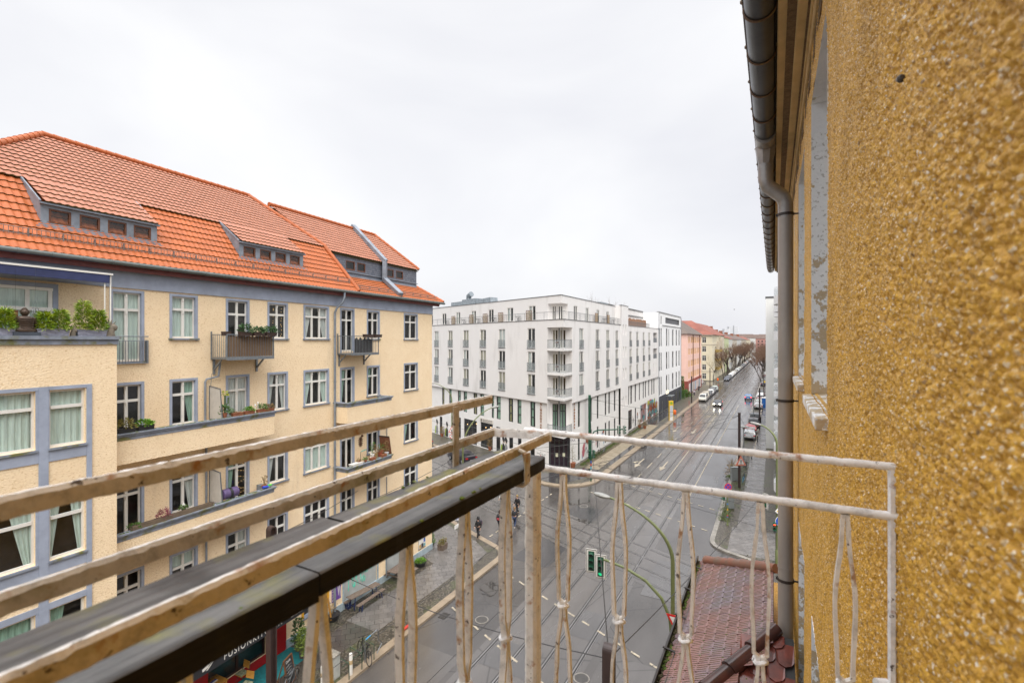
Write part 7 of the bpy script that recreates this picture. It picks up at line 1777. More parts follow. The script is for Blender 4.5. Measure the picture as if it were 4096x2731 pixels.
mb.build('gutter',M("dark brown gutter",(0.035,0.026,0.022),0.3,0.4,3),bay_)
mb = MB();t = 3.0
while t < 9.4: mb.bar(S(1.11,t,12.02),S(1.26,t,12.045),0.03,0.012);t += 0.85
mb.build('bracket_row',MATS['dark brown gutter'],bay_)
mb = MB();rnd = random.Random(6)
for k in range(1500):
 t = rnd.uniform(4.2,9.4);mb.ball(S(rnd.uniform(1.13,1.215),t,11.93 + rnd.random() * 0.035),rnd.uniform(0.008,0.026),5,3,sz=0.7)
o = mb.build('gutter_leaf_litter',M("rotten leaf litter",(0.035,0.025,0.015),0.95,col2=(0.09,0.08,0.03),scale=9),bay_);o['kind'] = 'stuff'
mb = MB()
for k in range(700):
 t = rnd.uniform(4.2,9.4)
 if sin(t * 5.1) + sin(t * 2.3 + 1) > 0.2: mb.ball(S(rnd.uniform(1.13,1.21),t,11.955 + rnd.random() * 0.02),rnd.uniform(0.01,0.022),5,3)
o = mb.build('gutter_moss',m_moss,bay_);o['kind'] = 'stuff'
mb = MB()
for k in range(160):
 s_,t = rnd.random(),rnd.uniform(5,9);r_ = int(s_ * 8)
 mb.ball(bay_pt(r_ / 8 + 0.03,T_EN - 0.2 + (0.5 * tw_ if r_ % 2 else 0) + round((t - T_EN) / tw_) * tw_,0.03),rnd.uniform(0.005,0.014),5,3)
o = mb.build('moss',M("pale moss",(0.16,0.18,0.06),0.95,0.4,20),bay_);o['kind'] = 'stuff'
mb = MB();mb.prism([S(1.0,T_EN - 0.05)[:2],S(1.0,T_EF)[:2],S(-0.3,T_EF)[:2],S(-0.3,T_EN - 0.05)[:2]],0.12,11.9);mb.build('bay_wall',m_rough,bay_)
# -- balcony railing around the camera
def rust_paint(name,base,rust,moss,bump=0.35,seed=0.0):
 m,n,l,b = nt(name)
 tc = n.new("ShaderNodeTexCoord");mp = n.new("ShaderNodeMapping");mp.inputs['Location'].default_value = (seed,seed,seed);l.new(tc.outputs['Object'],mp.inputs[0]);src = mp.outputs[0]
 c = ramp(n,l,noise(n,l,src,26,6,0.75),[(0.32,tuple(x * 1.08 for x in base)),(0.5,base),(0.72,tuple(x * 0.55 for x in base))])
 def over(c,col,fac):
  x = n.new("ShaderNodeMix");x.data_type = 'RGBA';x.inputs[7].default_value = (*col,1);l.new(c,x.inputs[6]);l.new(fac,x.inputs[0]);return x.outputs[2]
 if moss: c = over(c,moss,ramp(n,l,noise(n,l,src,5.5,5,0.6),[(0.50,0.0),(0.64,0.8)]))
 c = over(c,rust,ramp(n,l,noise(n,l,src,22,4,0.6),[(0.59,0.0),(0.69,0.85)]))
 c = over(c,(0.04,0.02,0.012),ramp(n,l,noise(n,l,src,48,3,0.6),[(0.655,0.0),(0.69,0.9)]))
 l.new(c,b.inputs['Base Color']);b.inputs['Roughness'].default_value = 0.42
 bu = n.new("ShaderNodeBump");bu.inputs['Strength'].default_value = bump;bu.inputs['Distance'].default_value = 0.003
 l.new(noise(n,l,src,60,4,0.6),bu.inputs['Height']);l.new(bu.outputs[0],b.inputs['Normal'])
 MATS[name] = m
 return m
m_tray = rust_paint("grimy box bar paint",(0.53,0.46,0.37),(0.32,0.115,0.015),(0.20,0.16,0.03),0.4)
m_edge = rust_paint("white bar edge",(0.80,0.77,0.73),(0.45,0.25,0.15),None,0.5,3)  # whitened upper edge, the sky light on it put into the paint
m_rail_w = rust_paint("white rail paint",(0.88,0.87,0.86),(0.38,0.16,0.06),None,0.4,7)
m_bal = rust_paint("baluster paint",(0.82,0.78,0.72),(0.36,0.15,0.03),None,0.4,11)
m_wood = layer(layer(M("wet grey handrail board",(0.095,0.094,0.094),0.42,col2=(0.20,0.195,0.185),scale=5,stretch=(1,1,1),bump=0.5,bscale=30),(0.24,0.225,0.07),9,0.55,0.67,5),(0.02,0.018,0.016),3.2,0.56,0.66,6)
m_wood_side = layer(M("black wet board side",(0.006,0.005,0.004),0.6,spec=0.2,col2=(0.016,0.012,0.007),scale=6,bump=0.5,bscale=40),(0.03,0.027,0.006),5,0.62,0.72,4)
def grain(m,scale,strength):
 n,l = m.node_tree.nodes,m.node_tree.links
 src = street_coords(n,l);b = n['Principled BSDF']
 h = noise(n,l,src,1.0,6,0.7,(2.0,scale,scale))
 bu = n.new("ShaderNodeBump");bu.inputs['Strength'].default_value = strength;bu.inputs['Distance'].default_value = 0.004
 l.new(h,bu.inputs['Height']);l.new(bu.outputs[0],b.inputs['Normal'])
 x = n.new("ShaderNodeMix");x.data_type = 'RGBA';x.blend_type = 'MULTIPLY';x.inputs[0].default_value = 0.75
 l.new(b.inputs['Base Color'].links[0].from_socket,x.inputs[6]);l.new(ramp(n,l,h,[(0.36,0.3),(0.55,1.0)]),x.inputs[7]);l.new(x.outputs[2],b.inputs['Base Color'])
grain(m_wood,70,0.9);grain(m_wood_side,60,0.7)
def wobbly(mb,a,b,w,h,side,n,jit,rnd,edge=None):
 """rectangular bar from a to b with hand painted, uneven edges; side = horizontal width direction; edge: chipped white upper edge with sky light painted in"""
 a,b,side = Vector(a),Vector(b),Vector(side).normalized();d = (b - a);dn = d.normalized();up = side.cross(dn)
 if up.z < 0: up = -up
 vs = [];m = 6
 for i in range(n + 1):
  c = a + d * (i / n);j = [rnd.gauss(0,jit) for _ in range(4)];e = 0.0055 + abs(rnd.gauss(0,0.0018));hi = h / 2 - e
  for x,y,q in ((-1,-h / 2,0),(1,-h / 2,1),(1,hi,2),(0.55,h / 2,2),(-0.55,h / 2,3),(-1,hi,3)):
   vs.append(c + side * x * (w / 2 + j[q] * 0.4) + up * (y + j[q] * (1 if y > 0 else -1)))
 k = len(mb.v);fs,ms = [],[]
 for i in range(n):
  for q in range(m):
   fs.append((i * m + q,i * m + (q + 1) % m,i * m + m + (q + 1) % m,i * m + m + q));ms.append(1 if (edge and q in (2,3,4)) else 0)
 fs += [tuple(range(m - 1,-1,-1)),tuple(n * m + q for q in range(m))];ms += [0,0]
 mb.v.extend(tuple(x) for x in vs)
 for f,mm in zip(fs,ms): mb.f.append(tuple(x + k for x in f));mb.m.append(mm)
 return mb
rl = thing('balcony_railing','peeling white iron balcony railing with weathered wooden handrail and flower box holder','railing',S(0.67,1.2,14.6))
BR = random.Random(12)
TR = m_tray,m_edge
def SB(p,t,z): return S(p - 0.03 * (1.38 - t),t,z)      # the box holder stands a little askew
def tray_bar(p,t0,t1,zt,h=0.027,w=0.010,nm='box_holder_bar'):
 mb = MB();wobbly(mb,SB(p,t0,zt - h / 2),SB(p,t1,zt - h / 2),w,h,NP,int((t1 - t0) / 0.009),0.00045,BR,True)
 return mb.build(nm,TR,rl)
tray_bar(0.813,-1.6,1.352,15.822);tray_bar(0.813,-1.6,1.365,15.712);tray_bar(0.622,-1.6,1.385,15.712)
mb = MB();wobbly(mb,S(0.817,1.366,15.698),S(0.615,1.388,15.698),0.007,0.028,DT,14,0.0008,BR,True);mb.build('box_holder_bar',(m_rail_w,m_edge),rl)
mb = MB();wobbly(mb,SB(0.806,1.133,15.64),SB(0.806,1.133,15.81),0.006,0.028,NP,16,0.0004,BR);mb.build('box_holder_strut',m_tray,rl)
mb = MB();mb.tube([S(0.613,1.165,15.70),S(0.596,1.165,15.695),S(0.588,1.165,15.66),S(0.588,1.165,15.615),S(0.60,1.165,15.606),S(0.66,1.165,15.604)],0.007,8);mb.build('hook_strap',m_tray,rl,True)
mb = MB();wobbly(mb,S(0.588,1.165,15.695),S(0.588,1.165,15.615),0.007,0.026,NP,8,0.0007,BR);mb.build('hook_strap',m_tray,rl)
def board(p0,p1,t0,t1,z0,z1,chip=0.0,nm='handrail_board',end_taper=0.0):
 mb = MB();n = int((t1 - t0) / 0.02);r = random.Random(int(p0 * 1000) + int(t0 * 100))
 k = len(mb.v);vs,fs,ms = [],[],[]
 for i in range(n + 1):
  t = t0 + (t1 - t0) * i / n
  ra = 0.0007 * sin(t * 11 + p0 * 50) + r.gauss(0,0.0004);rb = 0.0007 * sin(t * 9 + p1 * 70) + r.gauss(0,0.0004)
  zz = 0.0006 * sin(t * 7 + p0 * 90) + r.gauss(0,0.0002)
  e = end_taper * max(0.0,(i / n - 0.94) / 0.06)
  vs += [S(p0 + ra + e,t,z0),S(p1 + rb - e,t,z0),S(p1 + rb - e,t,z1 - 0.0025),S(p1 + rb - 0.003 - e,t,z1 + zz),S(p0 + ra + 0.003 + e,t,z1 + zz),S(p0 + ra + e,t,z1 - 0.0025)]
 for i in range(n):
  for q,m in ((0,1),(1,1),(2,0),(3,0),(4,0),(5,1)):
   fs.append((i * 6 + q,i * 6 + (q + 1) % 6,i * 6 + 6 + (q + 1) % 6,i * 6 + 6 + q));ms.append(m)
 fs += [(5,4,3,2,1,0),tuple(n * 6 + q for q in range(6))];ms += [1,1]
 mb.v = [tuple(v) for v in vs];mb.f = fs;mb.m = ms
 return mb.build(nm,(m_wood,m_wood_side),rl)
board(0.586,0.685,-1.6,0.485,15.617,15.658);board(0.592,0.683,0.492,1.305,15.620,15.655,end_taper=0.006)
board(0.690,0.770,-1.6,0.64,15.624,15.660);board(0.689,0.768,0.655,1.315,15.624,15.655,end_taper=0.012)
mb = MB()
for k in range(260):
 t = BR.uniform(-0.6,1.25);p = BR.choice((0.6865,0.765,0.6)) + BR.gauss(0,0.006)
 if sin(t * 9) + sin(t * 23 + p * 40) > 0.7: mb.ball(S(p,t,15.657),BR.uniform(0.002,0.006),5,3,sz=0.5)
o = mb.build('moss',layer(M("handrail moss",(0.14,0.20,0.02),0.95,0.5,60),(0.3,0.33,0.12),30,0.5,0.7),rl);o['kind'] = 'stuff'
def round_rail(p0,p1,t,z,r,nm):
 n = 60;pts = []
 for i in range(n + 1): p = p0 + (p1 - p0) * i / n;pts.append(S(p,t + BR.gauss(0,0.0004),z + BR.gauss(0,0.0005)))
 mb = MB();mb.tube(pts,[r * (1 + BR.gauss(0,0.035)) for _ in pts],12);return mb.build(nm,m_rail_w,rl,True)
round_rail(0.73,-0.262,1.43,15.701,0.0098,'side_rail');round_rail(0.675,-0.262,1.43,15.584,0.0105,'side_rail')
mb = MB();wobbly(mb,S(-0.247,1.43,15.71),S(-0.247,1.43,14.5),0.017,0.014,NP,40,0.0005,BR);mb.build('wall_post',m_rail_w,rl)
mb = MB();mb.tube([S(-0.238,1.43,15.18),S(-0.215,1.42,15.18)],0.016,10);mb.build('bolt_lug',m_rail_w,rl,True)
mb = MB();wobbly(mb,S(0.672,1.372,15.617),S(0.672,1.372,14.5),0.040,0.040,NP,60,0.0006,BR);mb.build('corner_post',m_bal,rl)
def baluster(p,t,side,ztop):
 """two flat bars that bow apart, meet in a ring and bow apart again"""
 sd = NP if side else DT
 zs = [ztop,ztop - 0.03,ztop - 0.22,ztop - 0.40,15.165,15.145,15.0,14.82,14.5];sp = [0.0045,0.006,0.021,0.0155,0.0055,0.0055,0.021,0.029,0.012]
 for s in (-1,1):
  pts = []
  for i in range(len(zs) - 1):
   for k in range(5):
    f = k / 5;e = (1 - cos(f * pi)) / 2
    pts.append((sp[i] + (sp[i + 1] - sp[i]) * e,zs[i] + (zs[i + 1] - zs[i]) * f))
  pts.append((sp[-1],zs[-1]))
  mb = MB();vs = [];wd,th = (0.0045,0.0075) if side else (0.0042,0.0095)
  other = DT if side else NP
  for x,z in pts:
   c = Vector(S(p,t,z)) + sd * (s * x);j = BR.gauss(0,0.0004)
   vs += [c - sd * (wd + j) - other * th,c + sd * (wd + j) - other * th,c + sd * (wd + j) + other * th,c - sd * (wd + j) + other * th]
  n = len(pts) - 1
  mb.add(vs,[(i * 4 + q,i * 4 + (q + 1) % 4,i * 4 + 4 + (q + 1) % 4,i * 4 + 4 + q) for i in range(n) for q in range(4)])
  mb.build('baluster_bar',m_bal,rl,True)
 mb = MB();mb.tube([Vector(S(p,t,15.155)) + NP * (0.0145 * cos(a)) + DT * (0.0145 * sin(a)) + Vector((0,0,0.003 * sin(a * 2))) for a in [k * pi / 8 for k in range(17)]],0.0058,7,False);mb.build('baluster_ring',m_rail_w,rl,True)
for t in (1.197,0.99,0.775,0.554,0.34,0.13): baluster(0.672,t,False,15.617)
for p in (0.591,0.410,0.219,0.031,-0.154): baluster(p,1.43,True,15.574)
mb = MB();mb.prism([S(0.80,-1.6)[:2],S(0.80,1.5)[:2],S(-0.25,1.5)[:2],S(-0.25,-1.6)[:2]],14.32,14.46);mb.build('balcony_slab',M("balcony concrete",(0.32,0.30,0.27),0.8,0.4),own)
# -- masts, lamps, signals, signs
m_mast = M("brown mast steel",(0.052,0.033,0.030),0.42,0.3,3)
m_pole = M("olive green pole",(0.16,0.19,0.075),0.5,0.3,2)
m_dgreen = M("signal green",(0.012,0.075,0.04),0.42,0.2,4)
m_lampglass = M("lamp cover",(0.30,0.30,0.28),0.25,0.4,8)
def mast(label,loc,h,rz,m=None,w=0.3,arch=True,name='tram_mast',stick=0):
 m = m or m_mast
 o = thing(name,label,'mast',loc,rotz=rz);mb = MB()
 for s in (-1,1): mb.box(s * w * 0.42 - 0.022,s * w * 0.42 + 0.022,-w * 0.42,w * 0.42,0,h - w * 0.42)
 mb.box(-w * 0.38,w * 0.38,-0.015,0.015,0,h - w * 0.42);mb.build('shaft',m,o,world=False)
 if arch:
  mb = MB();n = 10;vs = []
  for k in range(n + 1):
   a = pi * k / n
   for r in (w * 0.42 - 0.022,w * 0.42 + 0.022):
    for y in (-w * 0.42,w * 0.42): vs.append((-r * cos(a),y,h - w * 0.42 + r * sin(a)))
  fs = []
  for k in range(n):
   b = 4 * k;fs += [(b,b + 1,b + 5,b + 4),(b + 2,b + 6,b + 7,b + 3),(b,b + 4,b + 6,b + 2),(b + 1,b + 3,b + 7,b + 5)]
  mb.add(vs,fs);mb.build('arched_top',m,o,world=False)
 else:
  mb = MB();mb.box(-w * 0.5,w * 0.5,-w * 0.5,w * 0.5,h - w * 0.42,h - w * 0.42 + 0.04);mb.build('cap',m,o,world=False)
 rnd = random.Random(int(h * 100) + stick)
 for k in range(stick):
  q = rnd.choice([(0.6,0.6,0.55),(0.05,0.2,0.5),(0.55,0.05,0.05),(0.5,0.4,0.05),(0.45,0.1,0.3)]);z = rnd.uniform(0.7,2.5);x = rnd.uniform(-w * .42,w * .2)
  mb = MB();mb.box(x,x + 0.1,-w * 0.42 - 0.006 - 0.001 * k,-w * 0.42 - 0.003,z,z + 0.14);mb.build('sticker',M("sticker %.2f %.2f %.2f" % q,q,0.5),o,world=False)
 return o
mast('dark brown arched tram mast on the left pavement before the restaurant',S(17.2,12.0,0.1),8.65,ST_ANG,stick=5)
mast('brown tram mast with arched top poking up beside the tiled bay roof',S(3.55,11.5,0.1),8.45,ST_ANG)
mast('tall brown tram mast carrying the warning triangle on the right pavement',S(3.26,57.3,0.1),8.2,ST_ANG,arch=False,stick=6)
mast('dark green arched tram mast with stickers beside the hotel wall',S(21.6,61.4,0.1),8.6,ST_ANG,m_dgreen,0.32,stick=6)
for k,(p,t) in enumerate(((2.3,100),(2.2,138),(2.2,176),(2.2,214))): mast('thin brown tram mast among the cars parked on the right, number %s from the junction' % ('one','two','three','four')[k],S(p,t,0.1),7.2,ST_ANG,arch=False).__setitem__('group','far tram masts on the right')
for k,(p,t) in enumerate(((18.3,129),(18.4,170),(18.4,240),(18.4,290))): mast('thin dark tram mast on the left pavement, number %s beyond the stop' % ('one','two','three','four')[k],S(p,t,0.1),6.9,ST_ANG,arch=False).__setitem__('group','far tram masts on the left')
def lamp(label,base,head,zb,m=None,r=0.085,name='street_lamp'):
 """pole whose top bends over to a lamp head at `head`"""
 o = thing(name,label,'street lamp',base);b,h = Vector(base),Vector(head)
 d = Vector((h.x - b.x,h.y - b.y,0));L = d.length;dn = d.normalized()
 pts = [b + Vector((0,0,z)) for z in (0,zb * 0.5,zb)]
 for k in range(1,13):
  a = k / 12 * radians(72);f = sin(a) / sin(radians(72))
  pts.append(b + dn * (L * 0.9) * ((1 - cos(a)) / (1 - cos(radians(72)))) + Vector((0,0,zb + (h.z - zb) * f)))
 mb = MB();mb.tube(pts,[r] * 3 + [r * (1 - 0.5 * k / 12) for k in range(1,13)],10);mb.build('pole',m or m_pole,o,True)
 e = pts[-1];x = (Vector(head) - e);x = Vector((dn.x,dn.y,0.12)).normalized();y = x.cross(Vector((0,0,1))).normalized();z = y.cross(x) * -1
 mb = MB();rings = [(-0.05,0.05,0.05),(0.08,0.13,0.10),(0.35,0.17,0.13),(0.62,0.14,0.10),(0.74,0.05,0.04)];vs = []
 for xx,wy,wz in rings:
  for k in range(12): a = 2 * pi * k / 12;vs.append(e + x * xx + y * wy * cos(a) + Vector((0,0,1)) * wz * sin(a) * (0.8 if sin(a) > 0 else 1.0))
 n = len(rings);mb.add(vs,[(i * 12 + k,i * 12 + (k + 1) % 12,(i + 1) * 12 + (k + 1) % 12,(i + 1) * 12 + k) for i in range(n - 1) for k in range(12)] + [tuple(range(11,-1,-1)),tuple((n - 1) * 12 + k for k in range(12))])
 mb.build('lamp_head',m_lampglass,o,True)
 mb = MB();mb.lathe([(r * 1.5,0),(r * 1.5,0.9),(r * 1.05,1.0)],base,12);mb.build('base',m or m_pole,o,True)
 return o
lamp('olive green curved street lamp rising beside the hanging traffic lights',S(3.8,21.4,0.1),S(6.9,21.4,8.75),6.4)
lamp('olive curved street lamp leaning over the parked dark sedan',(-4.25,41.6,0.1),(-1.5,43.2,9.9),6.4,r=0.075)
lamp('olive street lamp at the hotel side street bearing the school warning sign',Q(36.0,59.8,0.1),Vector(Q(36.0,59.8,0)) + Vector((-2.9,0.4,9.7)),7.3,r=0.075)
lamp('olive street lamp right beside our downpipe over the right pavement',(18.9,34.3,0.1),(18.05,35.2,9.75),8.4,r=0.09)
def flat_lamp(label,loc):
 o = thing('flat_street_lamp',label,'street lamp',loc,'flat topped street lamps');mb = MB();mb.tube([(0,0,0),(0,0,5.0)],0.06,8);mb.build('pole',m_galv,o,world=False)
 mb = MB();mb.lathe([(0.08,4.7),(0.2,5.0),(0.62,5.05),(0.62,5.12),(0.1,5.2)],seg=14);mb.build('lamp_head',m_lampglass,o,True,world=False)
flat_lamp('flat topped street lamp next to the tall brown mast on the right',S(3.3,67,0.1));flat_lamp('flat topped street lamp beyond the parked black cars on the right',S(3.4,103,0.1))
def signal(label,c,face,h=1.0,w=0.38,plate=True,lit=None,group=None):
 """three light head, c = centre, face = horizontal direction the lenses look to"""
 o = thing('traffic_light',label,'traffic light',c,group);f = Vector((*face,0)).normalized();s = Vector((-f.y,f.x,0));c = Vector(c);F = Frame(c.x,c.y,(s.x,s.y));sg = 1 if F.n.dot(Vector((f.x,f.y))) > 0 else -1
 P = lambda x,y,z: c + s * x + f * y + Vector((0,0,z))
 def bx(mb,x0,x1,y0,y1,z0,z1): mb.hexa([P(x0,y0,z0),P(x1,y0,z0),P(x1,y1,z0),P(x0,y1,z0),P(x0,y0,z1),P(x1,y0,z1),P(x1,y1,z1),P(x0,y1,z1)])
 mb = MB();bx(mb,-w * 0.34,w * 0.34,-0.16,0.012,-h * 0.46,h * 0.46);mb.build('housing',m_dgreen,o)
 if plate:
  mb = MB();bx(mb,-w * 0.62,w * 0.62,-0.03,-0.01,-h * 0.56,h * 0.56);mb.build('backing_board',m_white,o,bevel=0.0)
  mb = MB();bx(mb,-w * 0.56,w * 0.56,-0.009,0.0,-h * 0.535,h * 0.535);mb.build('board_border',M("board black",(0.015,0.015,0.015),0.5),o)
  mb = MB();bx(mb,-w * 0.51,w * 0.51,0.001,0.008,-h * 0.51,h * 0.51);mb.build('board_field',m_white,o)
 for k in range(3):
  z = h * (0.3 - 0.3 * k);mb = MB();n = 10;vs = []
  for i in range(n + 1):
   a = pi * (-0.12 + 1.24 * i / n);vs += [P(0.105 * cos(a) * w / 0.38,0.012,z + 0.13 * sin(a) * h),P(0.105 * cos(a) * w / 0.38,0.2 - 0.04 * abs(cos(a)),z - 0.03 + 0.13 * sin(a) * h)]
  mb.add(vs,[(2 * i,2 * i + 1,2 * i + 3,2 * i + 2) for i in range(n)]);mb.build('visor',m_dgreen,o,True)
  col = (0.02,0.05,0.035);e = 0
  mm = M("dark lens",(0.01,0.02,0.015),0.2)
  if lit == k: mm = M("green lit lens",(0.02,0.6,0.25),0.3,emit=0.5) if k == 2 else M("red lit lens",(1.0,0.06,0.02),0.3,emit=1.6)
  mb = MB();mb.poly([P(0.1 * cos(a) * w / 0.38,0.016,z + 0.11 * sin(a) * h) for a in [2 * pi * i / 14 for i in range(14)]]);mb.build('lens',mm,o)
 return o
arm0 = S(3.8,21.4,0)
FACE = (-0.33,-0.94)
h1 = Vector(S(7.55,21.7,5.62));h2 = Vector(S(7.1,21.7,5.45))
signal('left one of the two traffic lights hanging over the near lanes',h1,FACE,1.0,0.42,group='signals over the near lanes')
signal('right one of the two hanging traffic lights, its lowest lens glowing green',h2,FACE,1.0,0.42,lit=2,group='signals over the near lanes')
o = thing('signal_mast','curved olive mast arm holding the pair of hanging traffic lights','signal mast',S(3.8,21.4,0.1))
mb = MB();mb.tube([S(3.86,21.55,0.1),S(3.86,21.55,3.2),S(3.95,21.56,4.0),S(4.3,21.58,4.75),S(5.0,21.6,5.35),S(5.9,21.64,5.68),S(6.9,21.75,5.8),S(7.7,21.8,5.82)],[0.08,0.08,0.075,0.07,0.065,0.06,0.055,0.05],10);mb.build('arm',m_pole,o,True)
mb = MB();mb.tube([S(6.62,21.7,5.78),S(6.5,21.7,6.0)],0.07,8);mb.build('clamp',m_white,o,True)
def disc(F,u,z,r,off,n=20): return [F.P(u + r * cos(2 * pi * k / n),off,z + r * sin(2 * pi * k / n)) for k in range(n)]
def tri(F,u,z,r,off,down=False): s = -1 if down else 1;return [F.P(u + r * sin(a),off,z + s * r * cos(a)) for a in (0,2 * pi / 3,4 * pi / 3)]
def solid(mb,pts,n,th): n = Vector((n[0],n[1],0));k = len(pts);b = [Vector(p) - n * th for p in pts];mb.add(list(pts) + b,[tuple(range(k)),tuple(range(2 * k - 1,k - 1,-1))] + [(i,(i + 1) % k + 0,(i + 1) % k + k,i + k) for i in range(k)]);return mb
m_sred = M("sign red",(0.62,0.02,0.02),0.45);m_sblue = M("sign blue",(0.01,0.07,0.42),0.45);m_swhite = M("sign white",(0.74,0.74,0.72),0.5);m_sback = M("sign back grey",(0.3,0.31,0.32),0.5);m_syel = M("sign yellow",(0.78,0.50,0.01),0.5);m_sor = M("sign orange red",(0.72,0.12,0.03),0.5)
def sign(name,label,F,u,z,shape,r,cols,off=0.06,extra=None):
 o = thing(name,label,'road sign',F.P(u,off,z));fn = disc if shape == 'disc' else (lambda *a: tri(*a,down=(shape == 'down'))) if shape in ('tri','down') else (lambda F,u,z,r,off: [F.P(u + r * sin(a),off,z + r * cos(a)) for a in (0,pi / 2,pi,3 * pi / 2)])
 mb = MB();solid(mb,fn(F,u,z,r,off),F.n,0.02);mb.build('plate',cols[0],o)
 for k,(f,m) in enumerate(cols[1:]): mb = MB();mb.poly(fn(F,u,z,r * f,off + 0.004 * (k + 1)));mb.build('field',m,o)
 return o
FV = Frame(*S(3.9,21.3,0)[:2],(-NP.x,-NP.y));FV0 = FV
sign('give_way_sign','red bordered white give way triangle standing on its point by the bay roof',FV,0.35,4.05,'down',0.58,[m_sred,(0.72,m_swhite)])
sign('blue_round_sign','round blue sign half hidden by the bay roof gutter',FV,0.3,3.15,'disc',0.33,[m_swhite,(0.94,m_sblue)])
FP_ = lambda x,y: Frame(x,y,(1,0.12))
lp_ = Q(36.0,59.8);F3 = FP_(lp_[0] + 0.05,lp_[1] - 0.1)
o = sign('school_warning_sign','red white warning triangle with two running children on the side street lamp',F3,0,3.1,'tri',0.62,[m_sred,(0.76,m_swhite)])
mb = MB()
for dx in (-0.09,0.12):
 mb.poly(disc(F3,dx,3.22,0.045,0.078,8));mb.poly([F3.P(dx - 0.05,0.078,2.93),F3.P(dx + 0.05,0.078,2.95),F3.P(dx + 0.05,0.078,3.17),F3.P(dx - 0.05,0.078,3.17)]);mb.poly([F3.P(dx - 0.12,0.078,2.85),F3.P(dx - 0.07,0.078,2.85),F3.P(dx + 0.02,0.079,2.98),F3.P(dx - 0.04,0.079,2.98)]);mb.poly([F3.P(dx + 0.07,0.078,2.85),F3.P(dx + 0.12,0.078,2.85),F3.P(dx + 0.04,0.079,2.98),F3.P(dx - 0.02,0.079,2.98)])
mb.build('pictogram',m_groove,o)
o = sign('speed_limit_sign','round red and white speed sign reading 30 below the school warning triangle',F3,0,2.25,'disc',0.34,[m_sred,(0.8,m_swhite)])
lettering("30",0.36,F3.P(0,0.072,2.12),(F3.d.x,F3.d.y,0),(0,0,1),m_groove,'number',o,0.002,align='CENTER')
def no_stop(label,F,u,z,r=0.32):
 o = sign('no_stopping_sign',label,F,u,z,'disc',r,[m_sred,(0.80,m_sblue)])
 mb = MB()
 for s in (-1,1): mb.bar(F.P(u - r * 0.6,0.07,z - s * r * 0.6),F.P(u + r * 0.6,0.07,z + s * r * 0.6),0.008,r * 0.2)
 mb.build('cross',m_sred,o)
def sign_post(label,x,y,h,r=0.035,m=None,name='sign_post',stick=0):
 o = thing(name,label,'sign post',(x,y,0.1));mb = MB();mb.tube([(x,y,0.1),(x,y,h)],r,8);mb.build('pole',m or m_galv,o)
 mb = MB();mb.lathe([(r * 1.8,0),(r * 1.6,0.12),(r,0.14)],(x,y,0.1),10);mb.build('foot',m or m_galv,o)
 rnd = random.Random(int(h * 77))
 for k in range(stick):
  q = rnd.choice([(0.6,0.6,0.55),(0.05,0.2,0.5),(0.55,0.05,0.05),(0.6,0.35,0.03)]);z = rnd.uniform(0.6,h - 0.4)
  mb = MB();mb.lathe([(r * 1.03,z),(r * 1.03,z + 0.13)],(x,y,0),8);mb.build('sticker',M("sticker %.2f %.2f %.2f" % q,q,0.5),o)
 return o
x,y,_ = gp(2068,1905,0.1);sign_post('thin post of the no stopping sign in front of the hotel windows',x,y,2.9);no_stop('round blue no stopping sign with red cross in front of the hotel',FP_(x,y),0,2.65)
x,y,_ = gp(2163,1927,0.1);sign_post('grey post with two street name plates at the hotel corner',x,y,3.5,stick=3)
Fa,Fb = Frame(x,y,(0.618,-0.786)),Frame(x,y,(DT.x,DT.y))
for lab,F,z,txt,u in (('street name plate at the hotel corner turned to the side street',Fa,3.3,"Boxhagener Str.",-0.6),('street name plate at the hotel corner turned to the main street',Fb,3.0,"Boxhagener Str.",0.0)):
 o = thing('street_name_sign',lab,'street sign',F.P(u,0.05,z));mb = MB();mb.fbox(F,u,u + 1.15,0.04,0.06,z - 0.13,z + 0.13);mb.build('plate',m_swhite,o)
 lettering(txt,0.17,F.P(u + 0.57,0.064,z - 0.06),(F.d.x,F.d.y,0),(0,0,1),m_groove,'lettering',o,0.001,align='CENTER')
x,y,_ = gp(1842,2245,0.1);x,y = -3.9,34.9;sign_post('thin grey post with name plates at the near left corner',x,y,3.4)
Fc = Frame(x - 0.1,y,(1,0.05))
o = thing('street_name_sign','white street name plate reading Boxhagener behind the balusters','street sign',Fc.P(0,0,3.2));mb = MB();mb.fbox(Fc,-0.55,0.75,0.04,0.06,3.0,3.28);mb.build('plate',m_swhite,o)
lettering("Boxhagener Str.",0.2,Fc.P(0.1,0.064,3.07),(1,0.05,0),(0,0,1),m_sblue,'lettering',o,0.001,align='CENTER')
o = thing('street_name_sign','lower street name plate turned edge on at the near left corner','street sign',Fc.P(0,0,2.7));Fd = Frame(x,y,(0.4,0.9));mb = MB();mb.fbox(Fd,-0.6,0.6,0.04,0.06,2.5,2.76);mb.build('plate',m_swhite,o)
o = thing('signal_mast','stickered green signal mast with a long arm at the hotel corner','signal mast',gp(2364,1925,0.1));x,y,_ = gp(2364,1925,0.1)
mb = MB();mb.tube([(x,y,0.1),(x,y,4.7),(x + 0.08,y,5.3),(x + 0.35,y - 0.02,5.72),(x + 0.8,y - 0.05,5.9),(x + 3.7,y - 0.3,6.05)],0.075,8);mb.build('pole',m_dgreen,o,True)
for k,q in enumerate(((0.6,0.6,0.55),(0.1,0.35,0.5),(0.55,0.05,0.05),(0.05,0.1,0.35))): mb = MB();mb.lathe([(0.08,1.2 + k * 0.33),(0.08,1.45 + k * 0.33)],(x,y,0),8);mb.build('sticker',M("sticker %.2f %.2f %.2f" % q,q,0.5),o)
for k in (0,1): signal(('left','right')[k] + ' one of two green signal heads with white boards on the hotel corner mast arm',(x + 3.1 + 0.62 * k,y - 0.28,5.95),(0.8,-0.5),1.0,0.4,group='signals on the hotel corner arm')
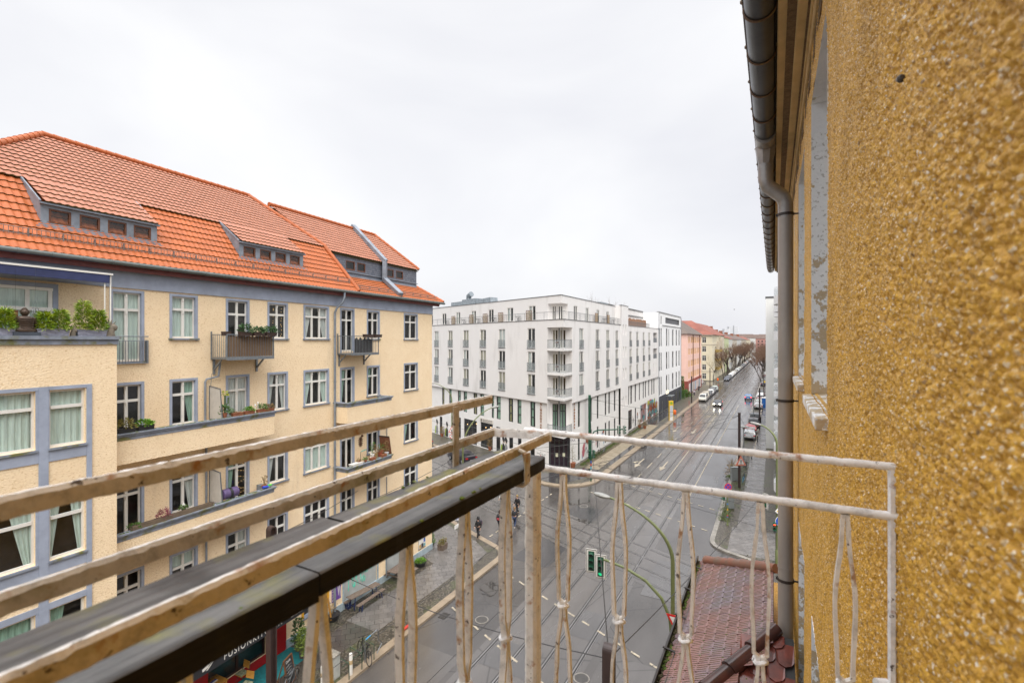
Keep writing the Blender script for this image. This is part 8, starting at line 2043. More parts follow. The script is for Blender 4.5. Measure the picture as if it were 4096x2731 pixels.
signal('dark green signal head mounted low on the hotel corner mast',(x + 0.3,y - 0.12,3.2),(0.75,-0.65),1.0,0.38,plate=False)
signal('second dark green signal head low on the hotel corner mast turned left',(x - 0.2,y - 0.15,3.2),(-0.6,-0.8),1.0,0.38,plate=False)
x,y,_ = gp(2910,2100,0.1);sign_post('stickered green post at the corner of the right pavement',x,y,3.7,0.06,m_pole,stick=5);no_stop('round blue and red no stopping sign on the stickered corner post',FP_(x,y),0.02,3.4,0.33)
signal('small green pedestrian signal behind the corner post sign on the right',(x - 0.35,y + 0.1,2.6),(-0.9,0.2),0.8,0.32,plate=False)
mx_,my_ = S(3.26,57.3)[:2];Fm = Frame(mx_,my_ - 0.25,(1,0.1))
o = sign('danger_sign','large red bordered triangle with exclamation mark on the brown mast',Fm,0.02,2.95,'tri',0.72,[m_sor,(0.9,m_swhite),(0.84,m_sor),(0.62,m_swhite)])
mb = MB();mb.poly([Fm.P(-0.045,0.08,3.2),Fm.P(-0.025,0.08,2.85),Fm.P(0.06,0.08,2.85),Fm.P(0.08,0.08,3.2)]);mb.poly(disc(Fm,0.018,2.76,0.045,0.08,8));mb.build('mark',m_groove,o)
o = thing('switch_cabinet','grey switch cabinet beside the stickered post on the right pavement','cabinet',gp(2921,2032,0.1));x,y,_ = gp(2921,2032,0.1);mb = MB();mb.box(x - 0.3,x + 0.3,y - 0.2,y + 0.2,0.12,1.3);mb.build('body',M("cabinet grey",(0.25,0.27,0.27),0.6,0.2,3),o,bevel=0.01);mb = MB();mb.box(x - 0.33,x + 0.33,y - 0.23,y + 0.23,1.301,1.36);mb.build('lid',MATS['cabinet grey'],o)
o = thing('switch_cabinet','grey switch cabinet behind the warning triangle mast','cabinet',S(3.9,60,0.1));x,y,_ = S(3.9,60,0);mb = MB();mb.box(x - 0.4,x + 0.4,y - 0.2,y + 0.2,0.12,1.6);mb.build('body',MATS['cabinet grey'],o,bevel=0.01);mb = MB();mb.box(x - 0.43,x + 0.43,y - 0.23,y + 0.23,1.601,1.66);mb.build('lid',MATS['cabinet grey'],o)
bx_,by_ = 18.9,34.3;Fz = Frame(bx_ - 0.02,by_ - 0.12,(1,0.1))
signal('large green signal head with white edged board left of the downpipe',(18.45,35.1,4.3),(-0.9,-0.35),1.0,0.4)
sign('priority_sign','yellow diamond priority sign peeking out beside our downpipe',Fz,0.18,3.9,'dia',0.42,[m_swhite,(0.72,m_syel)])
o = sign('turn_arrow_sign','round blue sign with a white bent arrow beside our downpipe',Fz,0.12,3.2,'disc',0.34,[m_swhite,(0.94,m_sblue)])
mb = MB();mb.poly([Fz.P(0.06,0.08,3.0),Fz.P(0.12,0.08,3.0),Fz.P(0.12,0.08,3.25),Fz.P(0.06,0.08,3.25)]);mb.poly([Fz.P(0.0,0.081,3.25),Fz.P(0.18,0.081,3.25),Fz.P(0.09,0.081,3.42)]);mb.build('arrow',m_swhite,o)
signal('small signal head glowing red low beside our downpipe',(18.62,34.1,2.75),(-0.5,-0.85),0.75,0.34,plate=False,lit=0)
tx,ty,_ = gp(2684,1681,0.12);Ft = Frame(tx - 0.42,ty,(1,0.15))
o = thing('tram_stop_totem','tall yellow and white tram stop totem with timetable on the left pavement','stop sign',(tx,ty,0.12))
mb = MB();mb.fbox(Ft,0,0.85,-0.2,0.2,0.12,4.0);mb.build('body',M("stop yellow",(0.72,0.46,0.02),0.45),o,bevel=0.02)
mb = MB();mb.fbox(Ft,0.1,0.75,0.2,0.22,0.9,3.1);mb.build('timetable',M("timetable grey",(0.58,0.60,0.63),0.4,0.3,6),o)
mb = MB();mb.fbox(Ft,0.08,0.77,0.2,0.215,0.15,0.85);mb.build('base_panel',m_swhite,o)
mb = MB();mb.poly(disc(Ft,0.42,3.55,0.25,0.206));mb.build('emblem',M("stop green",(0.12,0.35,0.05),0.5),o);lettering("H",0.3,Ft.P(0.42,0.212,3.45),(Ft.d.x,Ft.d.y,0),(0,0,1),m_syel,'letter',o,0.001,align='CENTER')
def orange_bin(label,loc):
 o = thing('litter_bin',label,'litter bin',loc,'orange litter bins');mb = MB();mb.lathe([(0.24,0.7),(0.3,0.8),(0.3,1.45),(0.2,1.6),(0.05,1.65)],seg=12);mb.build('bin',M("bin orange",(0.85,0.14,0.01),0.4),o,True,world=False)
 mb = MB();mb.tube([(0.3,0,0),(0.3,0,2.3)],0.05,7);mb.build('post',m_galv,o,True,world=False)
orange_bin('orange litter bin on a post right behind the yellow tram stop totem',gp(2699,1671,0.12));orange_bin('orange litter bin far down the left pavement before the ivory tenement',S(18.6,197,0.12))
for (px,py,lab) in ((2558,1711,'terracotta tub with dry grass nearer the hotel wall by the glass door'),(2579,1714,'terracotta tub with dry grass nearer the kerb by the glass door'),(2290,1868,'large terracotta tub with a bare standard tree at the hotel entrance'),(1960,1800,'terracotta tub with dry grass beside the sedan in front of the hotel'),(1768,1745,'terracotta tub with tall dry grass by the painted hotel wall')):
 c = gp(px,py,0.12);tree_ = 'standard' in lab
 pot(lab,c,0.42 if tree_ else 0.3,0.6 if tree_ else 0.5,m_terra,m_dry if not tree_ else MATS['rusty grass'],1.1 if not tree_ else 2.4,240 if not tree_ else 90,0.35,0.1,name='terracotta_tub',seed=px,st=20 if not tree_ else 6,spread=0.9)
x,y,_ = gp(2560,1779,0.12);o = thing('pallet_stack','low stack of pale pallets lying at the kerb by the hotel','pallets',(x,y,0.12),rotz=ST_ANG)
for k in range(3): mb = MB();mb.box(-1.2,1.2,-0.8,0.8,0.16 * k,0.16 * k + 0.11);mb.build('pallet',M("pale timber",(0.48,0.43,0.36),0.8,0.5,4,stretch=(1,6,6)),o,world=False)
for (px,py,rz,lab,m) in ((2395,1822,0.9,'dark bicycle leaning at the hotel wall behind the green mast',m_groove),(2415,1812,1.1,'second bicycle with pale frame at the hotel wall behind the green mast',m_galv),(2632,1660,0.5,'bicycle parked before the colourful mural',m_groove),(2645,1655,0.7,'silver bicycle between the mural and the black house front',m_galv),
  (2973,1925,1.0,'bicycle with light blue wheels beside the brown warning mast',m_groove),(2982,1873,1.25,'dark bicycle locked behind the warning mast',m_groove),(2990,1822,1.2,'bicycle at the end of the cycle stands near the silver car',m_groove)):
 bike(lab,gp(px,py,0.12),rz,m,M("pale blue tyre",(0.10,0.35,0.55),0.5) if 'light blue' in lab else None)
o = thing('litter_shrub','straggly shrub and litter heap at the kerb left of the warning mast','shrub',gp(2930,1895,0.12));mb = MB();leaves(mb,gp(2930,1900,0.12),0.9,1.2,1.2,300,0.25,0.25,seed=3);stalks(mb,gp(2927,1892,0.12),30,2.0,0.9,0.012,4);mb.build('foliage',m_dry,o)
mb = MB();leaves(mb,gp(2932,1912,0.1),0.9,0.8,0.3,400,0.2,0.3,seed=6);mb.build('undergrowth',m_grass,o)
gr = MB();rnd = random.Random(8)
def tufts(pf,n,h):
 for _ in range(n):
  x,y,z = pf();a = rnd.random() * 6.28;hh = h * rnd.uniform(0.4,1.2);w = 0.03
  gr.add([(x - w * cos(a),y - w * sin(a),0.12),(x + w * cos(a),y + w * sin(a),0.12),(x + rnd.gauss(0,0.05),y + rnd.gauss(0,0.05),0.12 + hh)],[(0,1,2)])
tufts(lambda: S(21.75 - abs(rnd.gauss(0,0.35)),rnd.uniform(58,76)),2600,0.16);tufts(lambda: S(21.6 - abs(rnd.gauss(0,0.3)),rnd.uniform(80,88)),500,0.16);tufts(lambda: S(3.9 + rnd.gauss(0,0.3),46 + abs(rnd.gauss(0,4))),900,0.12);tufts(lambda: S(3.3 + rnd.gauss(0,0.3),rnd.uniform(56,70)),700,0.12)
tag(gr.build('grass',m_grass),kind='stuff')
o = thing('ivy_wall','green creeper growing on the pink house end beside the black base','creeper',FR.P(138,0.2,0));mb = MB();leaves(mb,FR.P(136.6,0.2,0.2),0.5,0.5,6,500,0.4,0.6,seed=4);leaves(mb,FR.P(140.5,-0.4,0.2),3.2,0.5,2.0,600,0.45,0.6,seed=5);mb.build('foliage',m_leaf,o)
o = thing('yard_fence','green mesh fence between the black house front and the pink house','fence',FR.P(140,0,0.1));mb = MB();
for k in range(12): mb.bar(FR.P(136 + k,0,0.1),FR.P(136 + k,0,2.2),0.06)
mb.build('post_row',m_dgreen,o);mb = MB()
for z in (0.4,0.8,1.2,1.6,2.0): mb.bar(FR.P(136,0,z),FR.P(147,0,z),0.03)
mb.build('rail',m_dgreen,o)
# -- overhead wires
m_wire = M("overhead wire",(0.03,0.028,0.028),0.5)
def sag(a,b,s,n=10): a,b = Vector(a),Vector(b);return [a + (b - a) * (k / n) - Vector((0,0,s * 4 * (k / n) * (1 - k / n))) for k in range(n + 1)]
def wire(label,a,b,s=0.2,r=0.016): return tag(MB().tube(sag(a,b,s),r,4).build('overhead_wire',m_wire),label,'wire')
ml,mr,mm_,mh = S(17.2,12,8.3),S(3.55,11.5,8.2),S(3.26,57.3,7.9),S(21.6,61.4,8.2)
wire('span wire between the two near brown masts across the street',ml,mr,0.5);wire('span wire from the hotel mast to the brown warning mast',mh,mm_,0.5);wire('long diagonal wire from the near right mast to the hotel mast',mr,mh,0.8);wire('long diagonal wire from the left brown mast to the warning mast',ml,mm_,0.8)
wire('wire anchored to the cream house wall from the left brown mast',ml,FL.P(-8.0,0.05,6.8),0.1);wire('wire from the hotel mast to the hotel wall over the main street',mh,FR.P(79,0.12,6.3),0.3)
for k,p in enumerate((12.3,9.26)): wire(('contact wire over the track nearer the hotel','contact wire over the track nearer our house')[k],S(p,-10,5.6),S(p,130,5.6),0.0,0.013)
for k,q in enumerate((30.36,27.42)): wire(('contact wire over the farther cross track','contact wire over the nearer cross track')[k],Q(q,-30,5.6),Q(q,80,5.6),0.0,0.013)
wire('thin span wire above the far arm of the junction',S(21.6,61.4,6.3),S(3.26,57.3,6.4),0.3);wire('slack wire from the brown warning mast to the right front corner',mm_,(18.9,34.3,7.0),0.4);wire('wire from the near right mast to the corner lamp by our downpipe',mr,(18.9,34.3,6.6),0.4);wire('low wire between left mast and the olive lamp by the sedan',ml,(-4.25,41.6,6.3),0.4);wire('thin crossing wire from the olive lamp to the warning mast',(-4.25,41.6,6.2),mm_,0.6)
for k,(p,q) in enumerate(((12.3,30.36),(9.26,30.36),(12.3,27.42),(9.26,27.42))):
 x,y = meet(p,q);o = thing('wire_crossing','wire crossing frame over the tracks, the %s one' % ('far left','far right','near left','near right')[k],'wire fitting',(x,y,5.6),'wire crossing frames')
 mb = MB();u,v = DT * 0.6,Vector((-0.618,0.786)) * 0.6
 for a,b in (((u.x,u.y),(v.x,v.y)),((v.x,v.y),(-u.x,-u.y)),((-u.x,-u.y),(-v.x,-v.y)),((-v.x,-v.y),(u.x,u.y))): mb.bar((x + a[0],y + a[1],5.62),(x + b[0],y + b[1],5.62),0.02)
 mb.build('frame',m_wire,o);mb = MB();mb.tube([(x - 0.3,y,5.62),(x - 0.3,y,5.95),(x,y,6.1),(x + 0.3,y,5.95),(x + 0.3,y,5.62)],0.012,4);mb.build('jumper',m_wire,o)
# -- vehicles
m_tyre = M("tyre rubber",(0.015,0.015,0.016),0.8);m_rim = M("alloy rim",(0.45,0.46,0.48),0.3,metal=0.8);m_cglass = M("car glass",(0.012,0.014,0.016),0.04,spec=0.8)
m_tail = M("tail lamp red",(0.45,0.01,0.01),0.25);m_head = M("head lamp clear",(0.6,0.62,0.65),0.15);m_plate = M("number plate white",(0.7,0.7,0.68),0.5);m_trimb = M("car black trim",(0.02,0.02,0.022),0.5)
m_tail_on = M("tail lamp lit",(1.0,0.03,0.01),0.3,emit=2.5);m_head_on = M("head lamp lit",(1.0,0.93,0.75),0.3,emit=14.0)
def paint(name,col,metal=0.3):
 if name in MATS: return MATS[name]
 m,n,l,b = nt(name);b.inputs['Base Color'].default_value = (*col,1);b.inputs['Roughness'].default_value = 0.28;b.inputs['Metallic'].default_value = metal;b.inputs['Coat Weight'].default_value = 0.6;b.inputs['Coat Roughness'].default_value = 0.06
 MATS[name] = m;return m
KINDS_ = {  # side outlines: x along the car (front = +), belt line, roof line; then width
 'hatch': dict(L=4.2,W=1.78,H=1.48,roof=[(-2.0,0.98),(-1.82,1.36),(-1.2,1.47),(0.1,1.48),(0.55,1.38),(1.12,0.98)],hood=[(1.12,0.98),(1.75,0.86),(2.06,0.7)],tail=[(-2.0,0.98),(-2.1,0.7)]),
 'sedan': dict(L=4.8,W=1.85,H=1.47,roof=[(-1.75,1.02),(-1.0,1.38),(-0.3,1.47),(0.25,1.46),(0.7,1.33),(1.3,0.97)],hood=[(1.3,0.97),(2.0,0.85),(2.36,0.66)],tail=[(-1.75,1.02),(-2.3,0.98),(-2.4,0.72)]),
 'suv': dict(L=4.4,W=1.85,H=1.65,roof=[(-2.08,1.08),(-1.9,1.52),(-1.3,1.64),(0.1,1.65),(0.55,1.5),(1.1,1.08)],hood=[(1.1,1.08),(1.85,0.97),(2.16,0.75)],tail=[(-2.08,1.08),(-2.18,0.75)]),
 'van': dict(L=4.8,W=1.85,H=1.94,roof=[(-2.32,1.15),(-2.25,1.8),(-2.0,1.93),(1.05,1.94),(1.3,1.86),(1.78,1.15)],hood=[(1.78,1.15),(2.25,0.98),(2.38,0.72)],tail=[(-2.32,1.15),(-2.4,0.75)]),
}
def make_car(kind,mat,lit=False,small=False):
 K = KINDS_[kind];W = K['W'] / 2;zb = 0.28
 root = thing('parked_car','','car',(0,0,0))
 top = [K['tail'][-1]] + [p for p in reversed(K['tail'][:-1])]
 line = [(-K['L'] / 2 + 0.08,zb),(-K['L'] / 2 + 0.0,0.5),K['tail'][-1]] + list(reversed(K['tail']))[1:] + K['hood'] + [(K['L'] / 2,0.5),(K['L'] / 2 - 0.08,zb)]
 mb = MB();secs = [(-1.0,0.0,0.93),(-0.985,0.02,1.0),(-0.8,0.05,1.0),(0,0.07,1.0),(0.8,0.05,1.0),(0.985,0.02,1.0),(1.0,0.0,0.93)]
 vs = [];n = len(line)
 for y,dz,sx in secs:
  for x,z in line:
   tz = z + (dz * 0.6 if z > 0.85 else 0) - (0.05 if abs(y) == 1.0 and z > 0.6 else 0)
   tap = 1.0 - 0.10 * (abs(x) / (K['L'] / 2)) ** 4
   vs.append((x * sx if abs(y) < 1 else x * 0.985,y * W * tap,tz))
 m = len(secs);fs = [(i * n + k,i * n + (k + 1) % n,(i + 1) * n + (k + 1) % n,(i + 1) * n + k) for i in range(m - 1) for k in range(n)] + [tuple(range(n - 1,-1,-1)),tuple((m - 1) * n + k for k in range(n))]
 mb.add(vs,fs)
 rf = K['roof'];nr = len(rf);vs = []
 zbelt = min(z for _,z in rf)
 ys = lambda z: W * (0.97 - 0.2 * (z - zbelt) / (K['H'] - zbelt))
 for s in (-1,-0.9,0,0.9,1):
  for x,z in rf: vs.append((x,s * ys(z),z + (0.0 if abs(s) == 1 else 0.012 if abs(s) == 0.9 else 0.03)))
 mb.add(vs,[(i * nr + k,i * nr + k + 1,(i + 1) * nr + k + 1,(i + 1) * nr + k) for i in range(4) for k in range(nr - 1)] + [tuple(range(nr)),tuple(4 * nr + k for k in reversed(range(nr)))])
 mb.build('body',mat,root,True,world=False)
 if small: pass
 def pane(name,pts,side=None):
  g = MB();g.poly(pts);return g.build(name,m_cglass,root,world=False)
 e = 0.012
 for s in (-1,1):
  r2 = rf[1:-1];P = []
  low = [(rf[0][0] + 0.22,zbelt + 0.04),(rf[-1][0] - 0.16,zbelt + 0.04)]
  hi = [(rf[-2][0] - 0.08,rf[-2][1] - 0.04),(rf[-3][0],rf[-3][1] - 0.09),(rf[2][0],rf[2][1] - 0.09),(rf[1][0] + 0.14,rf[1][1] - 0.05)]
  pts = [(x,s * (ys(z) + e),z) for x,z in low + hi];pane('side_window',pts if s < 0 else pts[::-1])
 def screen(name,a,b,fx):
  y0,y1 = ys(a[1]) * 0.86,ys(b[1]) * 0.84;pane(name,[(a[0] + fx,-y0,a[1] + 0.05),(a[0] + fx,y0,a[1] + 0.05),(b[0] + fx,y1,b[1] - 0.02),(b[0] + fx,-y1,b[1] - 0.02)])
 screen('windscreen',rf[-1],rf[-2],0.035);screen('rear_window',rf[0],rf[1],-0.04)
 for x in (-K['L'] * 0.30,K['L'] * 0.315):
  for s in (-1,1):
   mb = MB();mb.tube([(x,s * (W - 0.2),0.32),(x,s * (W + 0.005),0.32)],0.32,18);w = mb.build('wheel',m_tyre,root,world=False)
   mb = MB();mb.tube([(x,s * (W - 0.02),0.32),(x,s * (W + 0.012),0.32)],0.2,12);mb.build('rim',m_rim,w,world=False)
 L2 = K['L'] / 2
 for s in (-1,1):
  mb = MB();zt = 0.92 if kind != 'van' else 1.0
  mb.box(-L2 - 0.012,-L2 + 0.16,s * W * 0.78 - 0.14,s * W * 0.78 + 0.14,zt - 0.18,zt - 0.02);mb.build('tail_light',m_tail_on if lit else m_tail,root,world=False,bevel=0.02)
  mb = MB();mb.box(L2 - 0.22,L2 + 0.012,s * W * 0.7 - 0.17,s * W * 0.7 + 0.17,0.62,0.75);mb.build('headlight',m_head_on if lit else m_head,root,world=False,bevel=0.02)
  mb = MB();mb.box(rf[-1][0] - 0.25,rf[-1][0] - 0.1,s * (W + 0.02),s * (W + 0.16),zbelt - 0.02,zbelt + 0.12);mb.build('wing_mirror',mat,root,world=False,bevel=0.03)
 for x in (-L2 - 0.014,L2 + 0.004): mb = MB();mb.box(x,x + 0.012,-0.26,0.26,0.5,0.61);mb.build('number_plate',m_plate,root,world=False)
 for x in (-L2 - 0.01,L2 - 0.06): mb = MB();mb.box(x,x + 0.07,-W * 0.8,W * 0.8,0.29,0.46);mb.build('bumper',m_trimb,root,world=False,bevel=0.02)
 return root
DOWN = ST_ANG            # along the street away from us
def park(car,p,t,away,label,group=None,name=None,cat=None,z=0.0,dr=0.0):
 car.location = S(p,t,z);car.rotation_euler = (0,0,DOWN + (0 if away else pi) + dr);car['label'] = label
 if group: car['group'] = group
 if name: car.name = name
 if cat: car['category'] = cat
 return car
def recolour(o,mat):
 for c in o.children:
  if c.name.split('.')[0] in ('body','wing_mirror'):
   c.data = c.data.copy();c.data.materials[0] = mat
 return o
GL,GRR = 'cars parked along the left kerb','cars parked in the bays on the right'
sedan = make_car('sedan',paint("aubergine paint",(0.022,0.016,0.026)))
c = gp(1885,1838,0);sedan.location = Q(34.3,54.4,0);sedan.rotation_euler = (0,0,atan2(0.786,-0.618));sedan['label'] = 'dark aubergine sedan parked in the side street before the hotel'
hatch = make_car('hatch',paint("silver paint",(0.52,0.53,0.54),0.6));suv = make_car('suv',paint("black paint",(0.012,0.012,0.014)));van = make_car('van',paint("cream white paint",(0.66,0.63,0.55),0.0))
w1 = recolour(copy_tree(suv),paint("steel blue paint",(0.13,0.16,0.20),0.5));w1.location = Q(34.6,66.5,0);w1.rotation_euler = (0,0,atan2(0.786,-0.618));w1['label'] = 'steel blue estate car behind the cream house corner'
park(hatch,3.4,87.0,True,'silver hatchback nearest the junction in the right parking bay',GRR,z=0.13)
COLS_ = dict(red=("red paint",(0.42,0.02,0.022)),grey=("graphite paint",(0.05,0.055,0.06)),white=("white paint",(0.70,0.70,0.69)),wine=("wine red paint",(0.16,0.02,0.025)),sage=("sage paint",(0.30,0.34,0.31)),blue=("blue paint",(0.01,0.16,0.42)),navy=("navy paint",(0.02,0.03,0.06)),beige=("beige paint",(0.45,0.41,0.33)))
def col(k): return paint(*COLS_[k],0.3)
park(recolour(copy_tree(hatch),col('red')),3.4,92.4,True,'bright red hatchback directly in front of the silver one on the right',GRR,z=0.13)
park(suv,3.2,99.5,True,'black sports utility car behind the brown mast on the right',GRR,z=0.13)
park(recolour(copy_tree(suv),col('grey')),3.2,106.5,True,'graphite car with a red tail light beyond the black one on the right',GRR,z=0.13)
for k,(t,kd,cl,lab) in enumerate(((126,hatch,None,'silver hatchback first after the gap in the right parking bay'),(132,hatch,'sage','sage grey hatchback beyond the second silver one on the right'),(138,hatch,'wine','wine red car between sage and white ones on the right'),(144,suv,'white','white sports utility car beyond the wine red one on the right'),(150,hatch,'white','white hatchback farther along the right parking bay'),(156,suv,'grey','graphite car at the head of the right row before the bare trees'))):
 c = copy_tree(kd);park(recolour(c,col(cl)) if cl else c,3.1,t,True,lab,GRR,z=0.13)
park(van,16.35,136,False,'boxy cream white van heading the row along the left kerb',GL,'parked_van','van')
for k,(t,kd,cl,lab) in enumerate(((142,van,'beige','beige van right behind the cream white one on the left'),(148,suv,'grey','graphite estate behind the beige van on the left'),(153.5,hatch,'white','white hatchback in the middle of the nearer left row'),(159,suv,'grey','dark car fifth in the nearer left row'),(165,suv,'sage','sage green estate last in the nearer left row'))):
 c = copy_tree(kd);park(recolour(c,col(cl)),16.4,t,False,lab,GL,'parked_van' if kd is van else None,'van' if kd is van else None)
c = recolour(copy_tree(suv),col('white'));c.location = S(25,190,0);c.rotation_euler = (0,0,ST_ANG + pi / 2);c['label'] = 'white car turning in the side street before the ivory tenement'
c = recolour(copy_tree(hatch),col('navy'));c.location = S(29,197,0);c.rotation_euler = (0,0,ST_ANG + pi / 2);c['label'] = 'navy car parked beneath the ivory tenement flank'
rc = random.Random(21);ks = list(COLS_)
for k in range(36):
 t = 209 + k * 6.1;c = copy_tree(rc.choice((hatch,suv,hatch,suv)));recolour(c,col(rc.choice(('grey','sage','white','navy','beige','grey','white'))) if k != 24 else col('wine'))
 park(c,16.4,t,False,'small parked car in the long row before the bare trees on the left','far cars before the left trees','far_parked_car')
for k in range(14):
 t = 190 + k * 6.2;c = copy_tree(rc.choice((hatch,suv)));recolour(c,col(rc.choice(('grey','sage','white','navy','wine'))))
 park(c,3.1,t,True,'small parked car beneath the bare trees far down on the right','far cars before the right trees','far_parked_car',z=0.13)
mv = make_car('sedan',paint("slate paint",(0.035,0.038,0.045),0.4),lit=True);park(mv,12.0,127.5,False,'dark sedan driving towards us on the tracks with headlights on',None,'driving_car')
bl = recolour(make_car('hatch',paint("blue paint",COLS_['blue'][1],0.3),lit=True),col('blue'));park(bl,6.0,145,True,'bright blue hatchback driving away on the right lane',None,'driving_car')
o = thing('motor_scooter','white motor scooter standing behind the cream house corner','motor scooter',gp(1735,1962,0.12),rotz=1.2)
mb = MB();mb.tube([(-0.6,0,0.5),(-0.5,0,0.75),(-0.1,0,0.72),(0.0,0,0.35),(0.35,0,0.3),(0.5,0,0.75),(0.45,0,1.0)],[0.12,0.17,0.15,0.09,0.09,0.13,0.08],10);mb.build('body',m_white,o,True,world=False)
for x in (-0.5,0.6): mb = MB();mb.tube([(x,-0.05,0.25),(x,0.05,0.25)],0.25,14);mb.build('wheel',m_tyre,o,world=False)
mb = MB();mb.tube([(0.42,-0.3,1.05),(0.45,0,1.0),(0.42,0.3,1.05)],0.025,6);mb.build('handlebar',m_groove,o,world=False)
# -- people
m_skin = M("skin",(0.50,0.30,0.22),0.6)
def limb(bm_v,pts): bm_v.append(pts)
def skin_mesh(name,chains,mat,parent,sub=1):
 """chains of (point, radius) grown into one smooth body; chains share points by position"""
 vs,es,rs,idx = [],[],[],{}
 for ch in chains:
  prev = None
  for p,r in ch:
   key = tuple(round(c,4) for c in p)
   if key not in idx: idx[key] = len(vs);vs.append(p);rs.append(r)
   i = idx[key]
   if prev is not None and prev != i: es.append((prev,i))
   prev = i
 me = bpy.data.meshes.new(name);me.from_pydata(vs,es,[]);ob = bpy.data.objects.new(name,me);COL.objects.link(ob)
 sk = ob.modifiers.new("skin",'SKIN');sk.use_smooth_shade = True;ob.modifiers.new("sub",'SUBSURF').levels = sub;ob.modifiers[-1].render_levels = sub
 for d,r in zip(me.skin_vertices[0].data,rs): d.radius = r if isinstance(r,tuple) else (r,r)
 me.skin_vertices[0].data[0].use_root = True
 dg = bpy.context.evaluated_depsgraph_get();m2 = bpy.data.meshes.new_from_object(ob.evaluated_get(dg));bpy.data.objects.remove(ob)
 m2.materials.clear();m2.materials.append(mat);o = bpy.data.objects.new(name,m2);COL.objects.link(o);o.parent = parent
 return o
def person(label,loc,rz,top,legs,hair_c,stride=0.30,pack=None,hood=False,H=1.0,coat=False,sleeve=None,shoes=(0.03,0.03,0.03)):
 """walking figure facing +x"""
 o = thing('person',label,'person',loc,rotz=rz);o.scale = (H,H,H)
 hip,neck = (0,0,0.93),(0.04,0,1.45);s = stride
 mt,ml = M("cloth %.3f %.3f %.3f" % top,top,0.85,0.3,12),M("cloth %.3f %.3f %.3f" % legs,legs,0.85,0.3,12)
 mh = M("hair %.3f %.3f %.3f" % hair_c,hair_c,0.7,0.3,20)
 legL = [(hip,0.135),((0.0,0.09,0.88),0.10),((s * 0.45 + 0.06,0.10,0.50),0.07),((s * 0.9,0.10,0.10),0.045),((s * 0.9 + 0.15,0.10,0.045),0.04)]
 legR = [(hip,0.135),((0.0,-0.09,0.88),0.10),((-s * 0.15 + 0.05,-0.10,0.49),0.07),((-s * 0.95,-0.10,0.14),0.045),((-s * 0.95 + 0.10,-0.10,0.045),0.04)]
 torso = [(hip,0.135),((0.01,0,1.1),(0.125,0.155)),((0.02,0,1.30),(0.125,0.17)),((0.03,0,1.42),(0.08,0.12)),(neck,0.06),((0.05,0,1.54),0.058),((0.06,0,1.62),0.095),((0.065,0,1.71),0.085)]
 armL = [((0.02,0,1.30),(0.125,0.17)),((0.02,0.17,1.39),0.065),((-0.06,0.23,1.13),0.05),((0.08,0.24,0.90),0.038),((0.12,0.235,0.83),0.035)]
 armR = [((0.02,0,1.30),(0.125,0.17)),((0.02,-0.17,1.39),0.065),((0.07,-0.23,1.13),0.05),((0.22,-0.22,0.94),0.038),((0.27,-0.21,0.88),0.035)]
 skin_mesh('body',[torso,legL,legR,armL,armR],m_skin,o)
 g = lambda ch,d,k0=0,k1=None: [(p,(tuple(x + d for x in r) if isinstance(r,tuple) else r + d)) for p,r in ch[k0:k1]]
 tz = [torso[0],torso[1],torso[2],torso[3]] if not coat else [((0,0,0.62),0.17),torso[0],torso[1],torso[2],torso[3]]
 skin_mesh('jacket',[g(tz,0.025),g(armL,0.018,0,4),g(armR,0.018,0,4)],mt,o)
 skin_mesh('trousers',[g(legL,0.016,0,4),g(legR,0.016,0,4)],ml,o)
 for ch in (legL,legR): a = Vector(ch[3][0]);b = Vector(ch[4][0]);skin_mesh('shoe',[[(tuple(a + Vector((-0.05,0,-0.05))),0.05),(tuple(b + Vector((0.02,0,0.0))),0.046),(tuple(b + Vector((0.08,0,0))),0.038)]],M("shoe %.2f" % shoes[0],shoes,0.6),o)
 for ch,sg in ((armL,1),(armR,-1)):
  w = Vector(ch[4][0]);mb = MB()
  for k in range(4): mb.tube([w + Vector((0.0,-0.022 + 0.015 * k,-0.02)),w + Vector((0.012,-0.022 + 0.015 * k,-0.07)),w + Vector((0.03,-0.022 + 0.015 * k,-0.10 + 0.006 * abs(k - 1)))],0.008,5)
  mb.tube([w + Vector((0.02,0,0.0)),w + Vector((0.045,0,-0.05))],0.009,5);mb.build('hand',m_skin,o,True,world=False)
 mb = MB();
 if hood: mb.ball((0.045,0,1.655),0.135,10,8,sz=1.15);mb.build('hood',mt,o,True,world=False)
 else:
  mb.ball((0.04,0,1.70),0.115,10,8,sz=1.0);mb.ball((0.0,0,1.62),0.10,8,6,sz=1.2);mb.build('hair',mh,o,True,world=False)
 mb = MB();mb.ball((0.165,0,1.635),0.018,6,4);mb.build('nose',m_skin,o,True,world=False)
 if pack:
  p = thing('backpack',label.split(' ')[0] + ' walker\'s backpack worn on the back','backpack',loc,rotz=rz);p.scale = (H,H,H)
  mb = MB();mb.box(-0.32,-0.15,-0.15,0.15,1.05,1.44);mb.build('bag',M("pack %.2f %.2f" % pack[:2],pack,0.7,0.3,8),p,world=False,bevel=0.05)
  mb = MB();mb.box(-0.36,-0.321,-0.12,0.12,1.08,1.26);mb.build('front_pocket',M("pack pocket",(0.40,0.05,0.07),0.7,0.3,8),p,world=False,bevel=0.02)
 return o
A1 = atan2(DT.y,DT.x)
x,y,_ = gp(1914,2153,0.0);person('Hooded walker in black with a red backpack on the near pedestrian crossing',(x,y,0.0),A1 + 3.05,(0.018,0.018,0.02),(0.015,0.015,0.018),(0.02,0.02,0.02),pack=(0.05,0.04,0.06),hood=True)
bpy.data.objects['backpack']['label'] = 'dark backpack with a red pocket on the hooded walker'
x,y,_ = gp(1998,2125);person('walker in black jacket with dark backpack seen from behind left of the thick baluster',(x,y,0.0),A1 + 0.15,(0.016,0.016,0.02),(0.02,0.022,0.035),(0.03,0.015,0.01),stride=0.38,shoes=(0.6,0.6,0.58),pack=(0.02,0.02,0.025))
